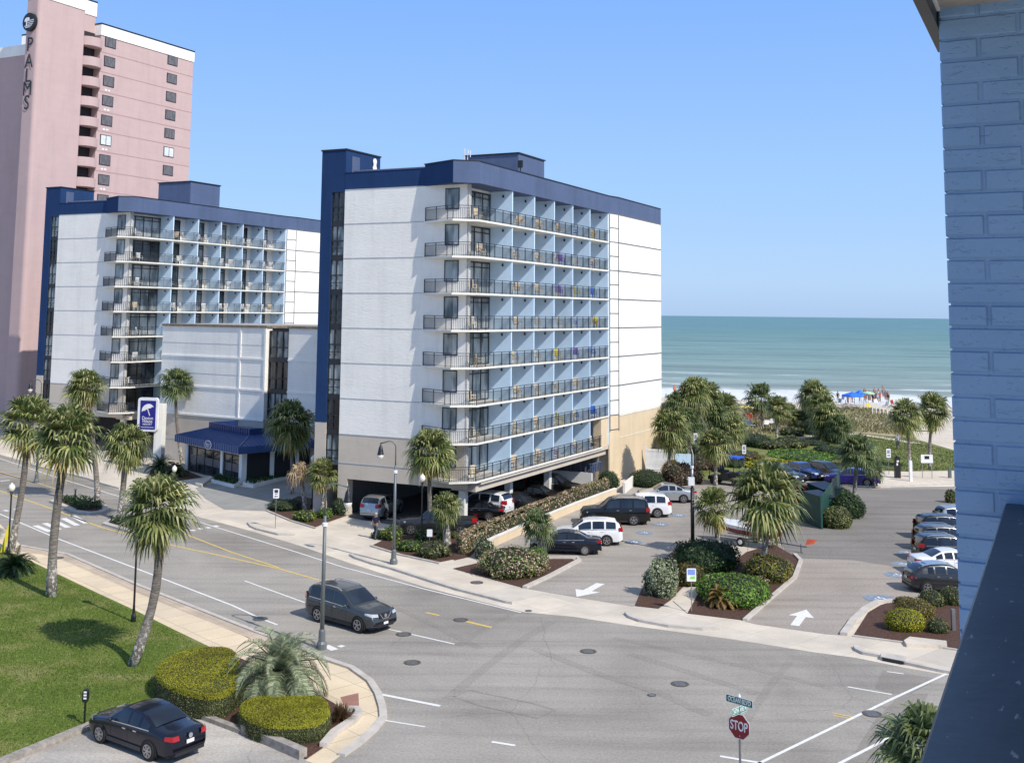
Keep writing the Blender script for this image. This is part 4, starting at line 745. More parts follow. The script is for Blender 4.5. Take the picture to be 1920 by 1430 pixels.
while z < HC + 1.1:
    x = -BLn / 2 if row % 2 else 0.
    while x < 1.9:
        x0, x1 = max(x, 0) + (.0 if x <= 0 else .004), x + BLn - .004; j = R.uniform(-.0015, .0025); e = .004
        z0, z1 = z + .0035, z + CH - .0035; q = [(x0, .3 if x0 < .01 else .0, z0)]
        a, b, c_, d_ = (x0 + e, j, z0 + e), (x1 - e, j, z0 + e), (x1 - e, j + R.uniform(-.001, .001), z1 - e), (x0 + e, j, z1 - e)
        A_, B_, C_, D_ = (x0, .006, z0), (x1, .006, z0), (x1, .006, z1), (x0, .006, z1); mb.add([a, b, c_, d_, A_, B_, C_, D_], [(0, 1, 2, 3), (4, 5, 1, 0), (5, 6, 2, 1), (6, 7, 3, 2), (7, 4, 0, 3)])
        if x0 < .01: mb.box(R.uniform(-.001, .002), .03, .007, .3, z0, z1)
        x += BLn
    z += CH; row += 1
mb.build('brick_courses', bm_, pr)
zc_ = HC + 0; zs = Zat(*W0, 50); zq = Zat(*W0, 16)
cs = empty('concrete_ceiling_slab', (W0[0], W0[1], 0), -A2, 'grey concrete balcony slab edge above the brick pier', 'slab')
mb = MB(); mb.box(.0, 3., -4., .35, zq, zq + .25); mb.build('soffit', mat('raw_concrete', (.28, .27, .25), .9, var=.25, scale=5., bump=.4), cs); mb = MB(); mb.box(-.035, -.003, -4., .35, zs, zq + .26); mb.build('edge_flashing', M['black'], cs); mb = MB(); mb.bar((.0, -4, zq - .004), (.0, -.0, zq - .004), .012, .01); mb.build('drip_trim', M['wmetal'], cs)
xr0 = xat(W0, 0, 1885, 943); zr0 = Zat(*L2W(W0, xr0, 0), 943); xr1 = None
ha = empty('balcony_handrail', (W0[0], W0[1], 0), -A2, 'wide dark blue painted metal handrail running to the brick pier', 'handrail')
def railm():
    s = NT('navy_rail_paint'); v = s.coords((1, 1, 1)); c = s.ramp(s.noise(3., 4, .6, v), [(.3, (.015, .022, .036)), (.7, (.022, .032, .05))]); v2 = s.coords((60, 14, 1)); sc_ = s.ramp(s.noise(1., 3, .55, v2), [(.66, g(0.)), (.71, g(.6))]); v7 = s.coords((1.2, .8, 1)); c = s.mix(c, (.045, .065, .095), s.ramp(s.noise(2., 4, .6, v7), [(.4, g(0.)), (.7, g(.8))])); c = s.mix(c, (.35, .38, .42), sc_); s.base(c); s.p.inputs['Roughness'].default_value = .42; s.bump(s.noise(30., 3, .5, v), .08, .01); return s.m
mb = MB(); pfl = [(0, -.05), (0, -.004), (.004, 0), (.118, 0), (.122, -.004), (.122, -.05)]; n = len(pfl)
mb.add([(xr0 + x, y, zr0 + z) for y in (-3.4, -.0) for x, z in pfl], [(i, (i + 1) % n, n + (i + 1) % n, n + i) for i in range(n)] + [tuple(range(n)), tuple(range(n, 2 * n))]); mb.build('top_rail', railm(), ha)
mb = MB()
for i in range(14): y = -.2 - i * .12; mb.bar((xr0 + .06, y - 1.5, zr0 - 1.0), (xr0 + .06, y - 1.5, zr0 - .05), .014)
mb.bar((xr0 + .06, -3.4, zr0 - .98), (xr0 + .06, -.0, zr0 - .98), .03); mb.build('baluster', M['rail'], ha)
# ================================================================ VEGETATION
def fan_crown(seed, nfr=46, dead=False, n=20, lo=-52, droop=.75):
    """unit palmetto crown, radius about 1, fronds round a centre"""
    R = random.Random(seed); mb = MB()
    for i in range(nfr):
        az = i * 2.39996 + R.uniform(-.25, .25); f = (i + .5) / nfr
        el = math.radians(lo + (88 - lo) * (f ** .85)) if not dead else math.radians(R.uniform(-85, -35))
        hd = Vector((math.cos(az) * math.cos(el), math.sin(az) * math.cos(el), math.sin(el))); sd = Vector((-math.sin(az), math.cos(az), 0)); nu = hd.cross(sd).normalized() * -1
        if nu.z < 0 and el > -1.2: nu = -nu
        pl = R.uniform(.34, .50); o = hd * .06; hub = hd * pl + Vector((0, 0, -.05 * droop)); mb.bar(o, hub, .014, .01)
        LL = R.uniform(.50, .66); tilt = R.uniform(-.35, .35); sd2 = (sd * math.cos(tilt) + nu * math.sin(tilt)); nu2 = (nu * math.cos(tilt) - sd * math.sin(tilt))
        for k in range(n):
            ph = math.radians(-118 + 236 * (k + .5) / n) + R.uniform(-.04, .04); L = LL * (.62 + .38 * math.cos(ph * .7)) * R.uniform(.88, 1.1)
            d = (hd * math.cos(ph) + sd2 * math.sin(ph)).normalized(); fold = .10 + .22 * abs(math.sin(ph)); wv = d.cross(nu2).normalized(); base = len(mb.v); w0 = .03
            pts = []
            for t, wd in ((.03, .3), (.35, 1.), (.7, .75)):
                p = hub + d * L * t + nu2 * (fold * L * t * .6) + Vector((0, 0, -1)) * (droop * L * (t ** 2) * (.16 + .26 * R.random())); pts.append((p, wd))
            t = 1.; tip = hub + d * L * .95 + nu2 * fold * L * .35 + Vector((0, 0, -1)) * droop * L * (.38 + .34 * R.random())
            for p, wd in pts: mb.v.append(tuple(p - wv * w0 * wd)); mb.v.append(tuple(p + wv * w0 * wd))
            mb.v.append(tuple(tip)); mb.f += [(base, base + 1, base + 3, base + 2), (base + 2, base + 3, base + 5, base + 4), (base + 4, base + 5, base + 6)]
    return mb
def mesh_of(mb, name, m):
    o = mb.build(name, m, None, fix=False); me = o.data; bpy.data.objects.remove(o); return me
crowns = [mesh_of(fan_crown(i, (36, 44, 32, 40, 46, 34)[i], droop=(.7, .9, .6, .8, 1.0, .55)[i], lo=(-50, -62, -40, -58, -66, -45)[i]), 'palm_crown', M['palm']) for i in range(6)]
crownd = [mesh_of(fan_crown(20 + i, 34, droop=.9), 'palm_crown_dark', M['palmd']) for i in range(2)]
skirt = [mesh_of(fan_crown(40 + i, 8, n=16, lo=-80, droop=1.1, dead=True), 'palm_skirt', M['palmy']) for i in range(2)]
dry = mesh_of(fan_crown(60, 14, n=12, lo=-60, droop=2.), 'dry_crown', M['palmdry'])
def palm(base, crown, rpx, label, kind='g', group='palmetto palms', bend=0., thick=1., sk=True, topdown=1.12):
    X, Y = G(*base); s = ppm(X, Y); R = rpx / s; zc = Zat(X, Y, crown[1]); pr_ = proj(X, Y, zc); lean = (crown[0] - pr_[0]) / s
    root = empty('palm_tree', (X, Y, 0), 0, label, 'palm tree', group); rr_ = random.Random(int(base[0] * 7 + base[1]))
    tr = .15 * thick; n = 9; pts = []; rad = []
    for i in range(n):
        t = i / (n - 1); k = t ** 1.35; pts.append((lean * k + bend * math.sin(t * math.pi), rr_.uniform(-.02, .02), (zc - R * .12) * t)); rad.append(tr * (1.35 - .45 * t if t < .15 else 1.15 - .2 * t) * rr_.uniform(.95, 1.05))
    mb = MB(); mb.tube(pts, rad, 10); mb.build('trunk', M['bark'], root, smooth=True)
    mb = MB()                       # boots under the crown
    for i in range(26): a = i * 2.4; z = zc - R * .15 - .035 * i * R * .5; t = z / zc; xx = lean * (t ** 1.35) + bend * math.sin(t * math.pi); mb.bar((xx + tr * .8 * math.cos(a), tr * .8 * math.sin(a), z), (xx + tr * 1.9 * math.cos(a), tr * 1.9 * math.sin(a), z + .22), .07, .03)
    mb.build('leaf_base', M['bark'] if kind != 'x' else M['palmdry'], root)
    me = {'g': crowns[rr_.randrange(6)], 'd': crownd[rr_.randrange(2)], 'x': dry}[kind]
    c = bpy.data.objects.new('crown', me); COL.objects.link(c); c.parent = root; c.location = (lean, 0, zc); c.rotation_euler = (rr_.uniform(-.12, .12), rr_.uniform(-.12, .12), rr_.uniform(0, 6.28)); q = R * topdown; c.scale = (q, q, q * rr_.uniform(.9, 1.02))
    if kind == 'g' and rr_.random() < .35:
        c = bpy.data.objects.new('dry_fronds', dry); COL.objects.link(c); c.parent = root; c.location = (lean, 0, zc - R * .12); c.rotation_euler = (0, 0, rr_.uniform(0, 6.28)); c.scale = (q * .62, q * .62, q * .75)
    if sk and kind == 'g':
        c = bpy.data.objects.new('yellowing_fronds', skirt[rr_.randrange(2)]); COL.objects.link(c); c.parent = root; c.location = (lean, 0, zc - .02); c.rotation_euler = (0, 0, rr_.uniform(0, 6.28)); c.scale = (q * .95, q * .95, q * .8)
    return root
palm((20, 1034), (53, 793), 64, 'leaning palmetto at the far left by the black globe lamp', bend=.25, thick=1.25)
palm((96, 1118), (127, 818), 76, 'tall palmetto on the lawn left of centre with a white scarred trunk foot', bend=-.15, thick=1.45)
palm((249, 1248), (295, 950), 80, 'curving palmetto on the lawn in front of the street, nearest of the lawn palms', bend=.55, thick=1.25)
palm((183, 947), (161, 726), 42, 'tall palmetto in the planted median island beside the bollard light', thick=1.3); palm((224, 975), (236, 830), 50, 'short palmetto in the second median island, right of the bollard light', bend=.1, thick=1.4)
palm((341, 868), (330, 719), 38, 'dark palmetto standing against the pale annex wall above the blue pavilion roof', 'd', bend=-.3, sk=False); palm((548, 925), (546, 790), 54, 'bright palmetto between the blue pavilion roof and the nearer hotel tower', thick=1.0)
palm((572, 956), (563, 884), 32, 'dying palmetto with straw coloured hanging fronds beside the white lantern', 'x', topdown=1.); palm((603, 962), (607, 888), 34, 'small thin palmetto against the tan base of the nearer hotel tower', bend=.1)
palm((808, 1003), (808, 846), 55, 'full palmetto in front of the nearer hotel tower corner', thick=1.0, bend=-.1); palm((838, 1022), (836, 948), 34, 'stubby thick palmetto right of the full palm by the garage bed', thick=1.5)
palm((1014, 1046), (1008, 985), 36, 'short dark palmetto in front of the parked navy sedan', 'd'); palm((1348, 1040), (1338, 950), 44, 'slender palmetto in the dark shrubs beside the tall black pole'); palm((1428, 1080), (1438, 927), 77, 'largest palmetto of the parking island, in front of the green bin enclosure', bend=.15, thick=1.15)
palm((1254, 905), (1256, 802), 42, 'palmetto beside the tan end of the nearer hotel tower', group='palms by the beach'); palm((1300, 872), (1272, 760), 36, 'palmetto high against the flank of the hotel, leftmost of the beach cluster', 'd', group='palms by the beach')
palm((1316, 866), (1316, 750), 46, 'tallest palmetto of the beach cluster', group='palms by the beach'); palm((1358, 862), (1356, 768), 42, 'palmetto at the right side of the beach cluster', group='palms by the beach'); palm((1342, 910), (1342, 832), 38, 'lower palmetto beside the golf cart with the blue roof', group='palms by the beach')
palm((1290, 880), (1292, 790), 36, 'palmetto half hidden inside the beach cluster', 'd', group='palms by the beach'); palm((1375, 850), (1378, 800), 30, 'small palmetto low on the right of the beach cluster', group='palms by the beach')
for bx, by, cx_, cy_, r_, kd, lb in ((1270, 880, 1268, 818, 34, 'd', 'dark palmetto low against the hotel flank in the beach cluster'), (1330, 868, 1334, 776, 42, 'd', 'dark palmetto in the middle of the beach cluster'), (1338, 872, 1300, 735, 38, 'g', 'highest leaning palmetto of the beach cluster'), (1362, 870, 1366, 805, 34, 'g', 'short palmetto in front of the beach cluster'), (1500, 812, 1502, 790, 26, 'd', 'low dark palmetto between the umbrella palms and the hedge bank'), (1540, 815, 1540, 762, 34, 'g', 'palmetto overlapping the dense one left of the blue beach canopy'), (1578, 832, 1574, 800, 30, 'd', 'dark low palmetto at the right end of the hedge bank')): palm((bx, by), (cx_, cy_), r_, lb, kd, group='palms by the beach')
palm((1430, 802), (1424, 746), 36, 'palmetto alone behind the yellow umbrellas', 'd', group='palms by the beach'); palm((1456, 828), (1460, 764), 27, 'thin palmetto just right of the one behind the umbrellas', group='palms by the beach'); palm((1478, 812), (1480, 774), 22, 'smallest palmetto beside the thin one near the umbrellas', group='palms by the beach')
palm((1520, 800), (1527, 742), 38, 'dense palmetto left of the blue beach canopy', group='palms by the beach'); palm((1562, 826), (1553, 788), 42, 'low wide palmetto above the green hedge bank', group='palms by the beach')
palm((1601, 958), (1608, 848), 46, 'dark palmetto leaning over the purple car', 'd', thick=1.1); palm((1641, 915), (1640, 880), 22, 'drooping dark palm clump right of the purple car', 'd', thick=.6)
palm((1705, 884), (1699, 776), 37, 'left palmetto of the pair on the grassy verge by the pay station', group='pair of verge palms', bend=.1); palm((1744, 880), (1749, 768), 38, 'right palmetto of the pair on the grassy verge by the white board', group='pair of verge palms', bend=-.1)
palm((1705, 1560), (1735, 1398), 92, 'dark spiky palm low beside the balcony handrail', 'd', topdown=1.15)
# pinnate palms
def feather(seed, nfr, L, w, droop, leafm, trunk_h=.5, el0=10, el1=80, nl=34, lw=.018):
    R = random.Random(seed); mb = MB()
    for i in range(nfr):
        az = i * 2.39996 + R.uniform(-.2, .2); el = math.radians(el0 + (el1 - el0) * (i / nfr)); Lf = L * R.uniform(.85, 1.1); pts = []; p = Vector((0, 0, trunk_h)); d = Vector((math.cos(az) * math.cos(el), math.sin(az) * math.cos(el), math.sin(el)))
        for k in range(nl + 1): pts.append(p.copy()); p = p + d * (Lf / nl); d = (d + Vector((0, 0, -1)) * droop / nl * (1 + 1.6 * k / nl)).normalized()
        mb.tube([pts[0], pts[nl // 3], pts[2 * nl // 3], pts[-1]], [lw * 1.1, lw * .9, lw * .6, lw * .3], 4)
        for k in range(4, nl):
            t = k / nl; dd = (pts[k + 1] - pts[k]).normalized(); sdv = dd.cross(Vector((0, 0, 1)));
            if sdv.length < .1: continue
            sdv.normalize(); un = sdv.cross(dd).normalized(); ll = w * math.sin(math.pi * (.15 + .85 * t) ** .8) * R.uniform(.85, 1.1)
            for sg in (-1, 1):
                dv = (sdv * sg * .85 + dd * .45 + un * .35).normalized(); b = pts[k]; m1 = b + dv * ll * .55; m2 = b + dv * ll - Vector((0, 0, ll * .3)); e = dd * lw * .6
                mb.add([b - e, b + e, m1 + e * .9, m1 - e * .9, m2], [(0, 1, 2, 3), (3, 2, 4)])
    return mb
X, Y = G(522, 1312); pd = empty('fountain_palm', (X, Y, 0), 0, 'silver green feather palm arching between the two clipped hedges', 'palm tree'); feather(3, 58, 2.9, .62, 2.0, None, .75, 0, 86, 46, .036).build('crown', M['pindo'], pd, fix=False); mb = MB(); mb.tube([(0, 0, 0), (0, 0, .5), (0, 0, .85)], [.3, .28, .2], 10); mb.build('trunk', M['bark'], pd)
for (bx, by), L, m, lab in (((28, 1078), 1.55, 'sago', 'dark sago palm at the left edge of the lawn below the globe lamp'), ((1352, 1138), 1.1, 'sagor', 'rusty sago palm in the mulch before the bright green mounded shrub'), ((300, 885), 2.0, 'sago', 'dark feathery palm left of the entrance pavilion'), ((330, 893), 1.5, 'sago', 'lower dark feathery palm touching the pavilion corner')):
    X, Y = G(bx, by); rt_ = empty('sago_palm', (X, Y, 0), 0, lab, 'sago palm'); feather(int(bx), 42, L, .30, 1.3, None, .35, 0, 80, 30, .034).build('crown', M[m], rt_, fix=False); mb = MB(); mb.tube([(0, 0, 0), (0, 0, .4)], [.16, .12], 8); mb.build('trunk', M['bark'], rt_)
X, Y = G(638, 1352); R = random.Random(5); mb = MB()
for i in range(500):
    a = R.uniform(0, 6.28); e = R.uniform(.3, 1.45); l = R.uniform(.5, .95); d = Vector((math.cos(a) * math.cos(e), math.sin(a) * math.cos(e), math.sin(e))); q = Vector((-d.y, d.x, 0)).normalized() * .012; b = Vector((R.uniform(-.1, .1), R.uniform(-.1, .1), 0)); mb.add([b - q, b + q, b + d * l * .6 + q * .7, b + d * l * .6 - q * .7, b + d * l - Vector((0, 0, l * .2))], [(0, 1, 2, 3), (3, 2, 4)])
o = mb.build('ornamental_grass', M['tussock'], None, fix=False); o.location = (X, Y, .04); tag(o, 'brown tussock of ornamental grass at the right end of the clipped hedge', 'grass tussock')
# shrubs
def leaf_quad(mb, p, nrm, s, R, asp=1.6):
    a = Vector((R.gauss(0, 1), R.gauss(0, 1), R.gauss(0, 1))); nn = (nrm + a * .45).normalized(); t = nn.cross(Vector((R.gauss(0, 1), R.gauss(0, 1), R.gauss(0, 1)))).normalized(); b = nn.cross(t)
    s = s * R.uniform(.6, 1.3); mb.add([p - t * s * .5 * asp * .5, p - b * s * .32, p + t * s * .6 * asp * .6, p + b * s * .32], [(0, 1, 2, 3)])
def blob(R, rx, ry, rz, rough=.12, ph=None):
    ph = [R.uniform(0, 6.28) for _ in range(8)]
    def f(u, v):           # u azimuth, v elevation 0..pi/2 (and below)
        k = 1 + rough * (math.sin(3 * u + ph[0]) * math.cos(2 * v + ph[1]) + .7 * math.sin(5 * u + ph[2]) * math.sin(4 * v + ph[3]) + .5 * math.sin(9 * u + ph[4]) * math.cos(7 * v + ph[5]))
        return Vector((rx * k * math.cos(u) * math.cos(v), ry * k * math.sin(u) * math.cos(v), rz * k * math.sin(v)))
    return f
def shrub(base, wpx, hpx, m, label, group='shrubs in the beds', n=None, leaf=.09, rough=.1, depth=None, name='shrub', cat='shrub', m2=None, fr2=.0, zb=0.):
    X, Y = G(*base); s = ppm(X, Y); rx = wpx / s / 2; h = hpx / s; ry = depth if depth else rx * .8
    # the photo height spans the top and the sunlit front: foreshorten
    h = max(.25, (h - ry * .33) * .96); R = random.Random(int(base[0] * 13 + base[1])); f = blob(R, rx, ry, h * .62, rough)
    root = empty(name, (X, Y + ry * .5, zb), 0, label, cat, group); cz = h * .38; mb = MB(); nu_, nv = 20, 9; core = MB(); vs = []
    for j in range(nv + 1):
        for i in range(nu_): v = -1.1 + (math.pi / 2 + 1.1) * j / nv; p = f(2 * math.pi * i / nu_, v) * .9; vs.append((p.x, p.y, max(0, p.z + cz)))
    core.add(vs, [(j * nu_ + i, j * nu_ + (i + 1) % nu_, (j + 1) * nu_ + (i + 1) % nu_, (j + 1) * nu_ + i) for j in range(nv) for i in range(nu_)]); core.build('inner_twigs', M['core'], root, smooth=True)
    area = 2 * math.pi * rx * h * 1.2 + math.pi * rx * ry; n = n or int(min(6000, max(500, area / (leaf * leaf) * 1.5))); mb2 = MB()
    for i in range(n):
        u = R.uniform(0, 6.283); v = math.asin(R.uniform(-.75, 1)); p = f(u, v); e = Vector((p.x / rx ** 2, p.y / ry ** 2, p.z / (h * .62) ** 2)).normalized(); p = p * R.uniform(.86, 1.05) + Vector((0, 0, cz))
        if p.z < .02: continue
        leaf_quad(mb2 if (m2 and R.random() < fr2) else mb, p, e, leaf, R)
    mb.build('foliage', M[m], root, fix=False)
    if m2: mb2.build('blossom', M[m2], root, fix=False)
    return root
shrub((962, 1083), 128, 68, 'bloom', 'large rounded flowering shrub in the triangular bed by the exit driveway', leaf=.13, n=4200, m2='green', fr2=.3); shrub((1005, 1068), 48, 48, 'green', 'bright green side of the flowering mound, right end of the triangular bed', leaf=.12)
shrub((735, 1014), 40, 32, 'lime', 'bright green fern mound left of the garage bed', leaf=.13, rough=.2); shrub((812, 1046), 62, 36, 'olive', 'loose olive coloured grassy shrub in front of the garage palms', leaf=.16, rough=.2); shrub((768, 1034), 50, 26, 'green', 'low dull green shrub behind the tall street lamp', leaf=.14, rough=.2)
shrub((712, 1010), 34, 20, 'dgreen', 'small dark shrub at the left point of the garage bed', leaf=.12); shrub((826, 1016), 22, 20, 'lime', 'tiny round lime shrub between the two garage palms', leaf=.1); shrub((851, 1010), 18, 16, 'olive', 'tiny round olive shrub behind the stubby palm', leaf=.1); shrub((906, 1048), 34, 42, 'pale', 'upright grey green shrub between the cream wall and the flowering mound', leaf=.12, rough=.25); shrub((790, 1012), 26, 22, 'green', 'low clump at the foot of the full palm', leaf=.12)
shrub((530, 957), 62, 30, 'dgreen', 'dark clipped mass behind the parking sign island', leaf=.15, depth=1.6); shrub((570, 978), 44, 26, 'lime', 'bright fern like shrubs in the bed by the driveway', leaf=.15, rough=.2); shrub((608, 972), 30, 22, 'green', 'green fern clump right of the lime one by the driveway', leaf=.14, rough=.2); shrub((636, 966), 30, 36, 'dgreen', 'dark flowering shrub against the garage pillar', leaf=.14, m2='pale', fr2=.12)
shrub((1243, 1120), 62, 76, 'pale', 'tall pale shrub covered in white flowers beside the exit driveway', leaf=.12, rough=.16, n=4500); shrub((1296, 1100), 52, 50, 'gold', 'rusty golden shrub behind the blue and white sign', leaf=.11, rough=.14); shrub((1330, 1072), 118, 72, 'dgreen', 'big dark green shrub at the foot of the tall black pole', leaf=.15, rough=.14, n=5000, depth=2.1)
shrub((1383, 1135), 134, 72, 'green', 'bright green mounded shrub nearest the road in the middle bed', leaf=.13, rough=.08, n=6000, depth=2.2); shrub((1447, 1090), 86, 62, 'gold', 'yellow brown rounded shrub right of the largest parking palm', leaf=.12, n=3500, depth=1.7, m2='lime', fr2=.3); shrub((1428, 1094), 40, 20, 'bloom', 'low pale blossoms at the foot of the largest parking palm', leaf=.1)
shrub((1142, 916), 42, 38, 'dgreen', 'small dark clipped ball at the end of the flowering hedge', leaf=.12, rough=.03); shrub((1215, 913), 64, 44, 'dgreen', 'wide dark clipped shrub before the white vinyl gate', leaf=.13, rough=.03, depth=2.); shrub((1283, 909), 78, 50, 'bronzeleaf', 'bronze and pink leaved shrub left of the golf cart', leaf=.16, rough=.2, depth=1.8); shrub((1262, 893), 40, 36, 'gold', 'golden brown shrub behind the bronze one', leaf=.15); shrub((1242, 882), 34, 24, 'lime', 'low yellow green clipped shrub by the hotel flank', leaf=.14, rough=.04); shrub((1215, 858), 32, 26, 'bronzeleaf', 'dark red shrub above the white vinyl gate', leaf=.16, rough=.25, zb=1.2)
shrub((1572, 991), 58, 48, 'olive', 'rounded olive shrub at the corner of the green bin enclosure', leaf=.14, rough=.03, n=3000); shrub((1594, 972), 60, 54, 'dgreen', 'dark shrub under the palm that leans over the purple car', leaf=.15, rough=.1, n=3000); shrub((1578, 938), 40, 30, 'dgreen', 'low dark shrub behind the bin enclosure', leaf=.15)
shrub((1703, 1184), 74, 48, 'box', 'smooth yellow green clipped ball in the mulch by the driveway', leaf=.07, rough=.01, n=5000); shrub((1720, 1160), 74, 44, 'gold', 'brown gold clipped ball behind the yellow green one', leaf=.08, rough=.02, n=3500); shrub((1762, 1188), 40, 34, 'olive', 'small olive clipped ball right of the yellow green one', leaf=.09, rough=.03); shrub((1750, 1138), 48, 36, 'olive', 'round olive shrub beside the two tone hatchback', leaf=.1, rough=.04); shrub((1700, 1133), 40, 18, 'gold', 'low golden shrub at the kerb behind the brown ball', leaf=.1, rough=.04); shrub((1788, 1135), 44, 40, 'olive', 'round olive shrub half hidden by the brick pier', leaf=.1, rough=.04); shrub((1785, 943), 22, 28, 'olive', 'small shrub at the far right beyond the parked vehicles', leaf=.16)
shrub((1424, 838), 62, 42, 'dgreen', 'large dark round shrub beyond the golf cart', leaf=.3, group='beach side shrubs', depth=4., rough=.06); shrub((1515, 860), 120, 34, 'green', 'long bright green hedge bank behind the yellow hedge', leaf=.3, group='beach side shrubs', depth=5., rough=.08, n=3500); shrub((1470, 882), 130, 34, 'box', 'wavy yellow green clipped hedge behind the bin enclosure', leaf=.24, group='beach side shrubs', depth=3.5, rough=.05, n=4000); shrub((1545, 889), 64, 24, 'box', 'right end of the yellow green clipped hedge', leaf=.24, group='beach side shrubs', depth=2.5, rough=.04); shrub((1530, 834), 60, 22, 'dgreen', 'dark low shrub at the foot of the beach palms', leaf=.3, group='beach side shrubs', depth=3.)
for bx, by, w_, h_, mm, lb in ((1450, 842, 60, 30, 'olive', 'tan and green thicket right of the large dark round shrub'), (1490, 840, 60, 34, 'olive', 'loose thicket behind the green hedge bank'), (1560, 850, 50, 26, 'dgreen', 'dark shrub at the right end of the green hedge bank'), (1380, 875, 50, 26, 'dgreen', 'dark shrub behind the golf cart'), (1320, 880, 60, 34, 'bronzeleaf', 'reddish shrub under the beach cluster'), (1345, 845, 60, 28, 'olive', 'shaded shrub between the trunks of the beach cluster'), (1285, 850, 60, 30, 'dgreen', 'dark shrub at the back of the beach cluster')): shrub((bx, by), w_, h_, mm, lb, group='beach side shrubs', leaf=.26, depth=2.6, rough=.16)
shrub((1400, 862), 70, 30, 'gold', 'tawny hedge left of the yellow green one', leaf=.24, group='beach side shrubs', depth=3.); shrub((1262, 768), 50, 22, 'olive', 'dune scrub by the hotel flank near the beach', leaf=.4, group='dune scrub', depth=3., rough=.2); shrub((1330, 800), 70, 18, 'olive', 'low dune scrub behind the beach cluster of palms', leaf=.35, group='dune scrub', depth=3., rough=.2); shrub((1490, 818), 40, 26, 'olive', 'thin tan scrub beside the umbrella palms', leaf=.3, group='dune scrub', depth=2., rough=.25)
# median planting
for pts, lab in (([(112, 940), (141, 937), (170, 942), (196, 951), (185, 958), (145, 960)], 'dark groundcover filling the first median island'), ([(200, 982), (232, 977), (272, 984), (300, 993), (300, 1003), (240, 992)], 'sparse groundcover in the second median island')):
    P = [G(*p) for p in pts]; R = random.Random(9); xs = [p[0] for p in P]; ys = [p[1] for p in P]; mb = MB(); k = 0
    while k < 1500:
        p = (R.uniform(min(xs), max(xs)), R.uniform(min(ys), max(ys)))
        if inpoly(p, P): k += 1; leaf_quad(mb, Vector((p[0], p[1], .16 + R.uniform(0, .4))), Vector((0, 0, 1)), .18, R)
    o = mb.build('groundcover', M['dgreen'], None, fix=False); tag(o, kind='stuff')
# clipped hedges (rounded prisms)
def hedge(poly_px, h, label, m, leaf=.06, n=9000, name='clipped_hedge', zb=.04, m2=None, fr2=0., edge=.3, wob=.0, grp=None):
    P = smoothpoly([G(*p) for p in poly_px], 2); root = empty(name, (0, 0, 0), 0, label, 'hedge', grp); R = random.Random(len(P) * 7 + int(h * 100)); N = len(P)
    rings = [(P, zb), (inset(P, -.03), h * .45), (inset(P, .02), h * .8), (inset(P, edge * .35), h * .95), (inset(P, edge), h)]
    mb = MB(); 
    for rg, z in rings: mb.v += [(x, y, z - .03) for x, y in inset(rg, .04)]
    for j in range(4):
        for i in range(N): mb.f.append((j * N + i, j * N + (i + 1) % N, (j + 1) * N + (i + 1) % N, (j + 1) * N + i))
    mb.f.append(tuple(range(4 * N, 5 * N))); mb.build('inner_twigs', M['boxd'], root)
    A, Bm, Cm = MB(), MB(), MB(); xs = [p[0] for p in P]; ys = [p[1] for p in P]; k = 0; inn = inset(P, edge); ph = [R.uniform(0, 6) for _ in range(4)]
    def bumpz(x, y): return wob * (math.sin(x * 2.1 + ph[0]) * math.sin(y * 1.7 + ph[1]) + .5 * math.sin(x * 4.3 + ph[2]))
    while k < n * .6:
        p = (R.uniform(min(xs), max(xs)), R.uniform(min(ys), max(ys)))
        if inpoly(p, inn): k += 1; leaf_quad(Bm if m2 and R.random() < fr2 else A, Vector((p[0], p[1], h + bumpz(*p) + R.uniform(-.03, .04))), Vector((0, 0, 1)), leaf, R)
    seg = []; 
    for j in range(4):
        for i in range(N): seg.append((j, i, (Vector(rings[j][0][i]) - Vector(rings[j][0][(i + 1) % N])).length * max(.1, rings[j + 1][1] - rings[j][1] + (edge * .5 if j > 1 else 0))))
    for _ in range(int(n * .6)):
        j, i, _w = R.choices(seg, weights=[q[2] for q in seg])[0] if _ % 50 == 0 else (j, i, 0) if False else seg[R.randrange(len(seg))]
        a, b = Vector((*rings[j][0][i], rings[j][1])), Vector((*rings[j][0][(i + 1) % N], rings[j][1])); c_, d_ = Vector((*rings[j + 1][0][i], rings[j + 1][1])), Vector((*rings[j + 1][0][(i + 1) % N], rings[j + 1][1])); u, v = R.random(), R.random()
        p = a.lerp(b, u).lerp(c_.lerp(d_, u), v); e = (b - a).cross(c_ - a)
        if e.length < 1e-9: continue
        e.normalize(); cen = Vector((sum(xs) / N, sum(ys) / N, h * .4))
        if e.dot(p - cen) < 0: e = -e
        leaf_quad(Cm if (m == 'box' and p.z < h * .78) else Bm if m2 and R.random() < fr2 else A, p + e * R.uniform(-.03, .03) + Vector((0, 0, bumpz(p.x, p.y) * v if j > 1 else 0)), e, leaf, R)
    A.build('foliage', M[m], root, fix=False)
    if Cm.v: Cm.build('old_wood_foliage', M['olive'], root, fix=False)  # hedge sides are darker, clipped back to old wood
    if m2: Bm.build('blossom', M[m2], root, fix=False)
hedge([(278, 1300), (320, 1338), (400, 1356), (446, 1334), (452, 1296), (444, 1256), (395, 1250), (325, 1262)], .95, 'big kidney shaped yellow green clipped hedge behind the parked navy sedan', 'box', .05, 24000, wob=.015, edge=.22)
hedge([(438, 1362), (475, 1394), (545, 1400), (610, 1392), (622, 1356), (600, 1335), (540, 1340), (470, 1338)], .72, 'yellow green clipped hedge in front of the silver feather palm', 'box', .05, 22000, wob=.015, edge=.22)
hp = [(850, 1030), (866, 1044), (905, 1026), (960, 1002), (1020, 974), (1090, 946), (1146, 926), (1136, 916), (1080, 936), (1000, 968), (930, 998)]
